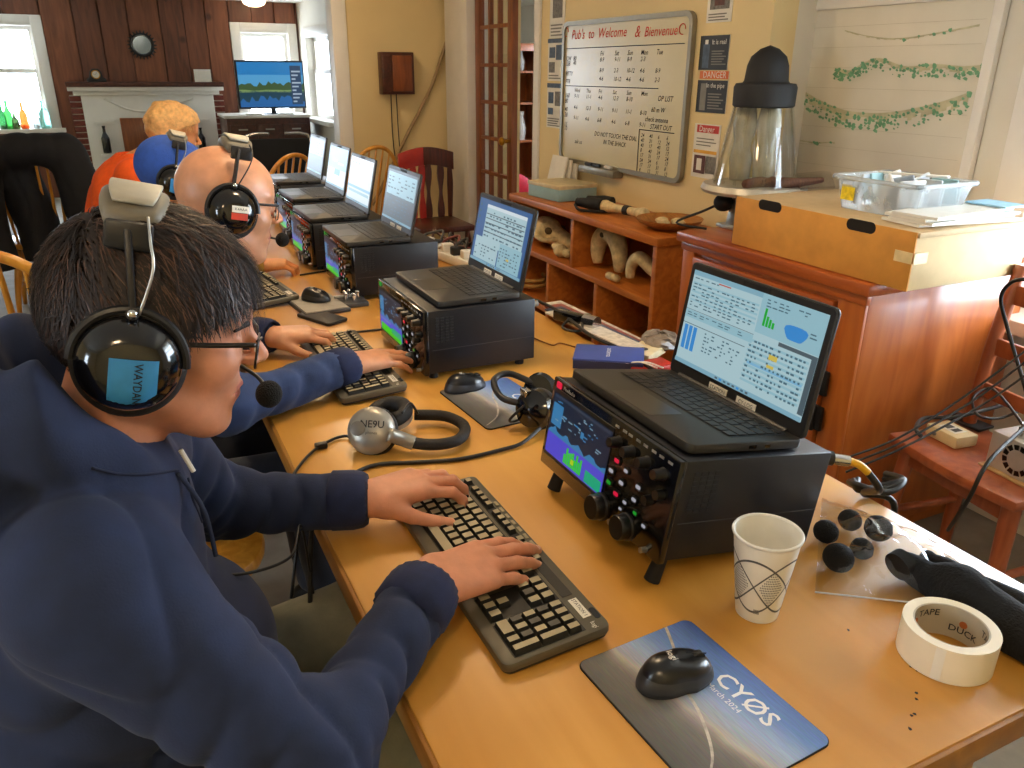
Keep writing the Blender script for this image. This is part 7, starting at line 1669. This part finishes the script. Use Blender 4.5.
# black jacket hung on its chair
jc = V3(-.40, 5.30, 0)
def fj(P):
    x, y, z = P[:, 0]-jc[0], P[:, 1]-jc[1], P[:, 2]
    Q = np.stack([x/1.2, y/1.2, 1.07+(z-.995)/1.12], 1)
    d = s_rc(Q, (-.20, .02, 1.06), (.12, .05, 1.07), .085, .075)
    d = smin(d, s_rc(Q, (-.26, -.0, 1.0), (-.28, -.02, .55), .10, .12), .06)
    d = smin(d, s_rc(Q, (.13, .05, 1.0), (.20, .04, .55), .095, .11), .06)
    d = smin(d, s_rc(Q, (-.1, .12, 1.0), (-.05, .14, .5), .09, .1), .06)
    d = smin(d, s_rc(Q, (-.42, .02, 1.02), (-.45, 0, .5), .11, .1), .05)
    d = smax(d, -s_rc(Q, (-.045, -.16, .96), (.0, -.14, .6), .042, .05), .03)
    return d+.012*fnoise(P, 15, 3)+.008*(1-np.abs(np.sin(P[:, 0]*22+2*fnoise(P, 9, 2))))**1.5
vs, fs = nets(fj, jc+V3(-.75, -.32, .34), jc+V3(.50, .42, 1.15), .013)
b = B(); add_nets(b, vs, fs)
o = solo('black_jacket', 'black jacket hanging over a chair back near the window', 'jacket', b, m_jacket, (jc[0], jc[1], .35), smooth=True, recalc=False)
# black metal-framed chair near the television, dark office chair beside it
q = on_z(305, 145, .95); 
t = thing('folding_chair', 'black padded chair with chrome frame before the television', 'chair', (q[0], q[1]+.75, 0), rz=-PI/2)
part(t, 'back_pad', B().box(-.26, -.22, -.24, .24, .55, .92), m_jacket, bev=.03); part(t, 'seat_pad', B().box(-.2, .22, -.23, .23, .42, .47), m_jacket, bev=.02)
for s_ in (-1, 1): part(t, 'chrome_frame', B().tube([(-.26, s_*.06, .955), (-.26, s_*.2, .95), (-.25, s_*.25, .88), (-.22, s_*.25, .45), (.2, s_*.25, .43), (.22, s_*.25, .02)], .011, 8), m_chrome, smooth=True)
q = on_z(366, 130, 1.0)
# ================================================================== red and brown chair by the cream wall
YC = 5.4
cl = on_y(398, 160, YC); cr = on_y(453, 160, YC); xm = float((cl[0]+cr[0])/2); hw = float(cr[0]-cl[0])/2; zsd = float(on_y(425, 218, YC)[2]); ztc = float(on_y(425, 150, YC)[2])
t = thing('two_colour_chair', 'half red half dark brown chair with shaped splats by cream wall', 'chair', (xm, YC, 0))
m_redp = M('bright_red_half', '#b02822', .35, var=.1, coat=.3); m_dbr = wood('dark_red_brown', '#3e1a14', '#5c2a20', axis=2, rough=.3, coat=.3)  # left half in red, right half in dark brown
def crest(x0, x1): return [(x, .04*math.sin(PI*(x+hw)/(2*hw))) for x in np.linspace(x0, x1, 8)]
for x0, x1, mt in ((-hw, -.02, m_redp), (-.02, hw, m_dbr)):
    up = crest(x0, x1); part(t, 'crest_rail', B().prism([(x, z+ztc-.02) for x, z in up]+[(x, z+ztc-.14-.0) for x, z in reversed(up)], (0, -.012, 0), (1, 0, 0), (0, 0, 1), (0, .024, 0)), mt, bev=.004)
for x, mt in ((-hw+.03, m_redp), (hw-.03, m_dbr)): part(t, 'back_post', B().tube([(x, 0, zsd), (x*1.02, 0, (zsd+ztc)/2), (x, 0, ztc-.1)], .017, 10, radii=[.016, .022, .015]), mt, smooth=True)
def splat(x, w_, mt):
    zs_ = np.linspace(zsd, ztc-.1, 13); hwid = [w_*(.75+.3*math.sin(i/12*2*PI*1.4+.5)) for i in range(13)]
    part(t, 'splat', B().prism([(x-h_, z) for h_, z in zip(hwid, zs_)]+[(x+h_, z) for h_, z in reversed(list(zip(hwid, zs_)))], (0, -.008, 0), (1, 0, 0), (0, 0, 1), (0, .016, 0)), mt)
splat(-.10, .022, m_redp); splat(-.035, .024, m_redp); splat(.012, .024, m_dbr); splat(.105, .024, m_dbr)
part(t, 'seat', B().box(-hw, hw, -.40, .03, zsd-.04, zsd), m_dbr, bev=.012)
for sx in (-1, 1):
    for y in (-.34, -.02): part(t, 'leg', B().tube([(sx*(hw-.04), y, zsd-.03), (sx*(hw-.03), y-.0, zsd*.6), (sx*(hw-.0), y, 0)], .018, 10, radii=[.015, .026, .014]), m_dbr, smooth=True)
part(t, 'stretcher', B().cyl((-hw+.02, -.34, .2), (hw-.02, -.34, .2), .011, n=10), m_dbr, smooth='auto')
# ================================================================== the soft pouch on the table, modelled like the clothes
t, pp = POUCH
def fp(P):
    d = s_rc(P, pp[0]+V3(.012, 0, -.006), pp[2]+V3(0, 0, -.012), .020, .034)
    d = smin(d, s_rc(P, pp[2]+V3(0, 0, -.012), pp[4]+V3(0, -.01, -.008), .034, .042), .02)
    d = smin(d, s_rc(P, pp[1]+V3(.03, .012, -.012), pp[4]+V3(.06, .02, -.015), .016, .026), .008)
    ph = P[:, 0]*30+P[:, 1]*22; d = d+.0045*(1-np.abs(np.sin(P[:, 0]*34-P[:, 1]*40+2*fnoise(P, 18, 1))))**1.5+.003*fnoise(P, 42, 2)
    return smax(d, (TZ+.0015)-P[:, 2], .004)
al = np.array(pp); vs, fs = nets(fp, al.min(0)-.09, al.max(0)+.09, .0035); b = B(); add_nets(b, vs, fs)
part(t, 'pouch_body', b, M('black_velvet', '#0c0d11', .95, var=.3, scale=60, bump=.4), smooth=True, world=True, recalc=False)
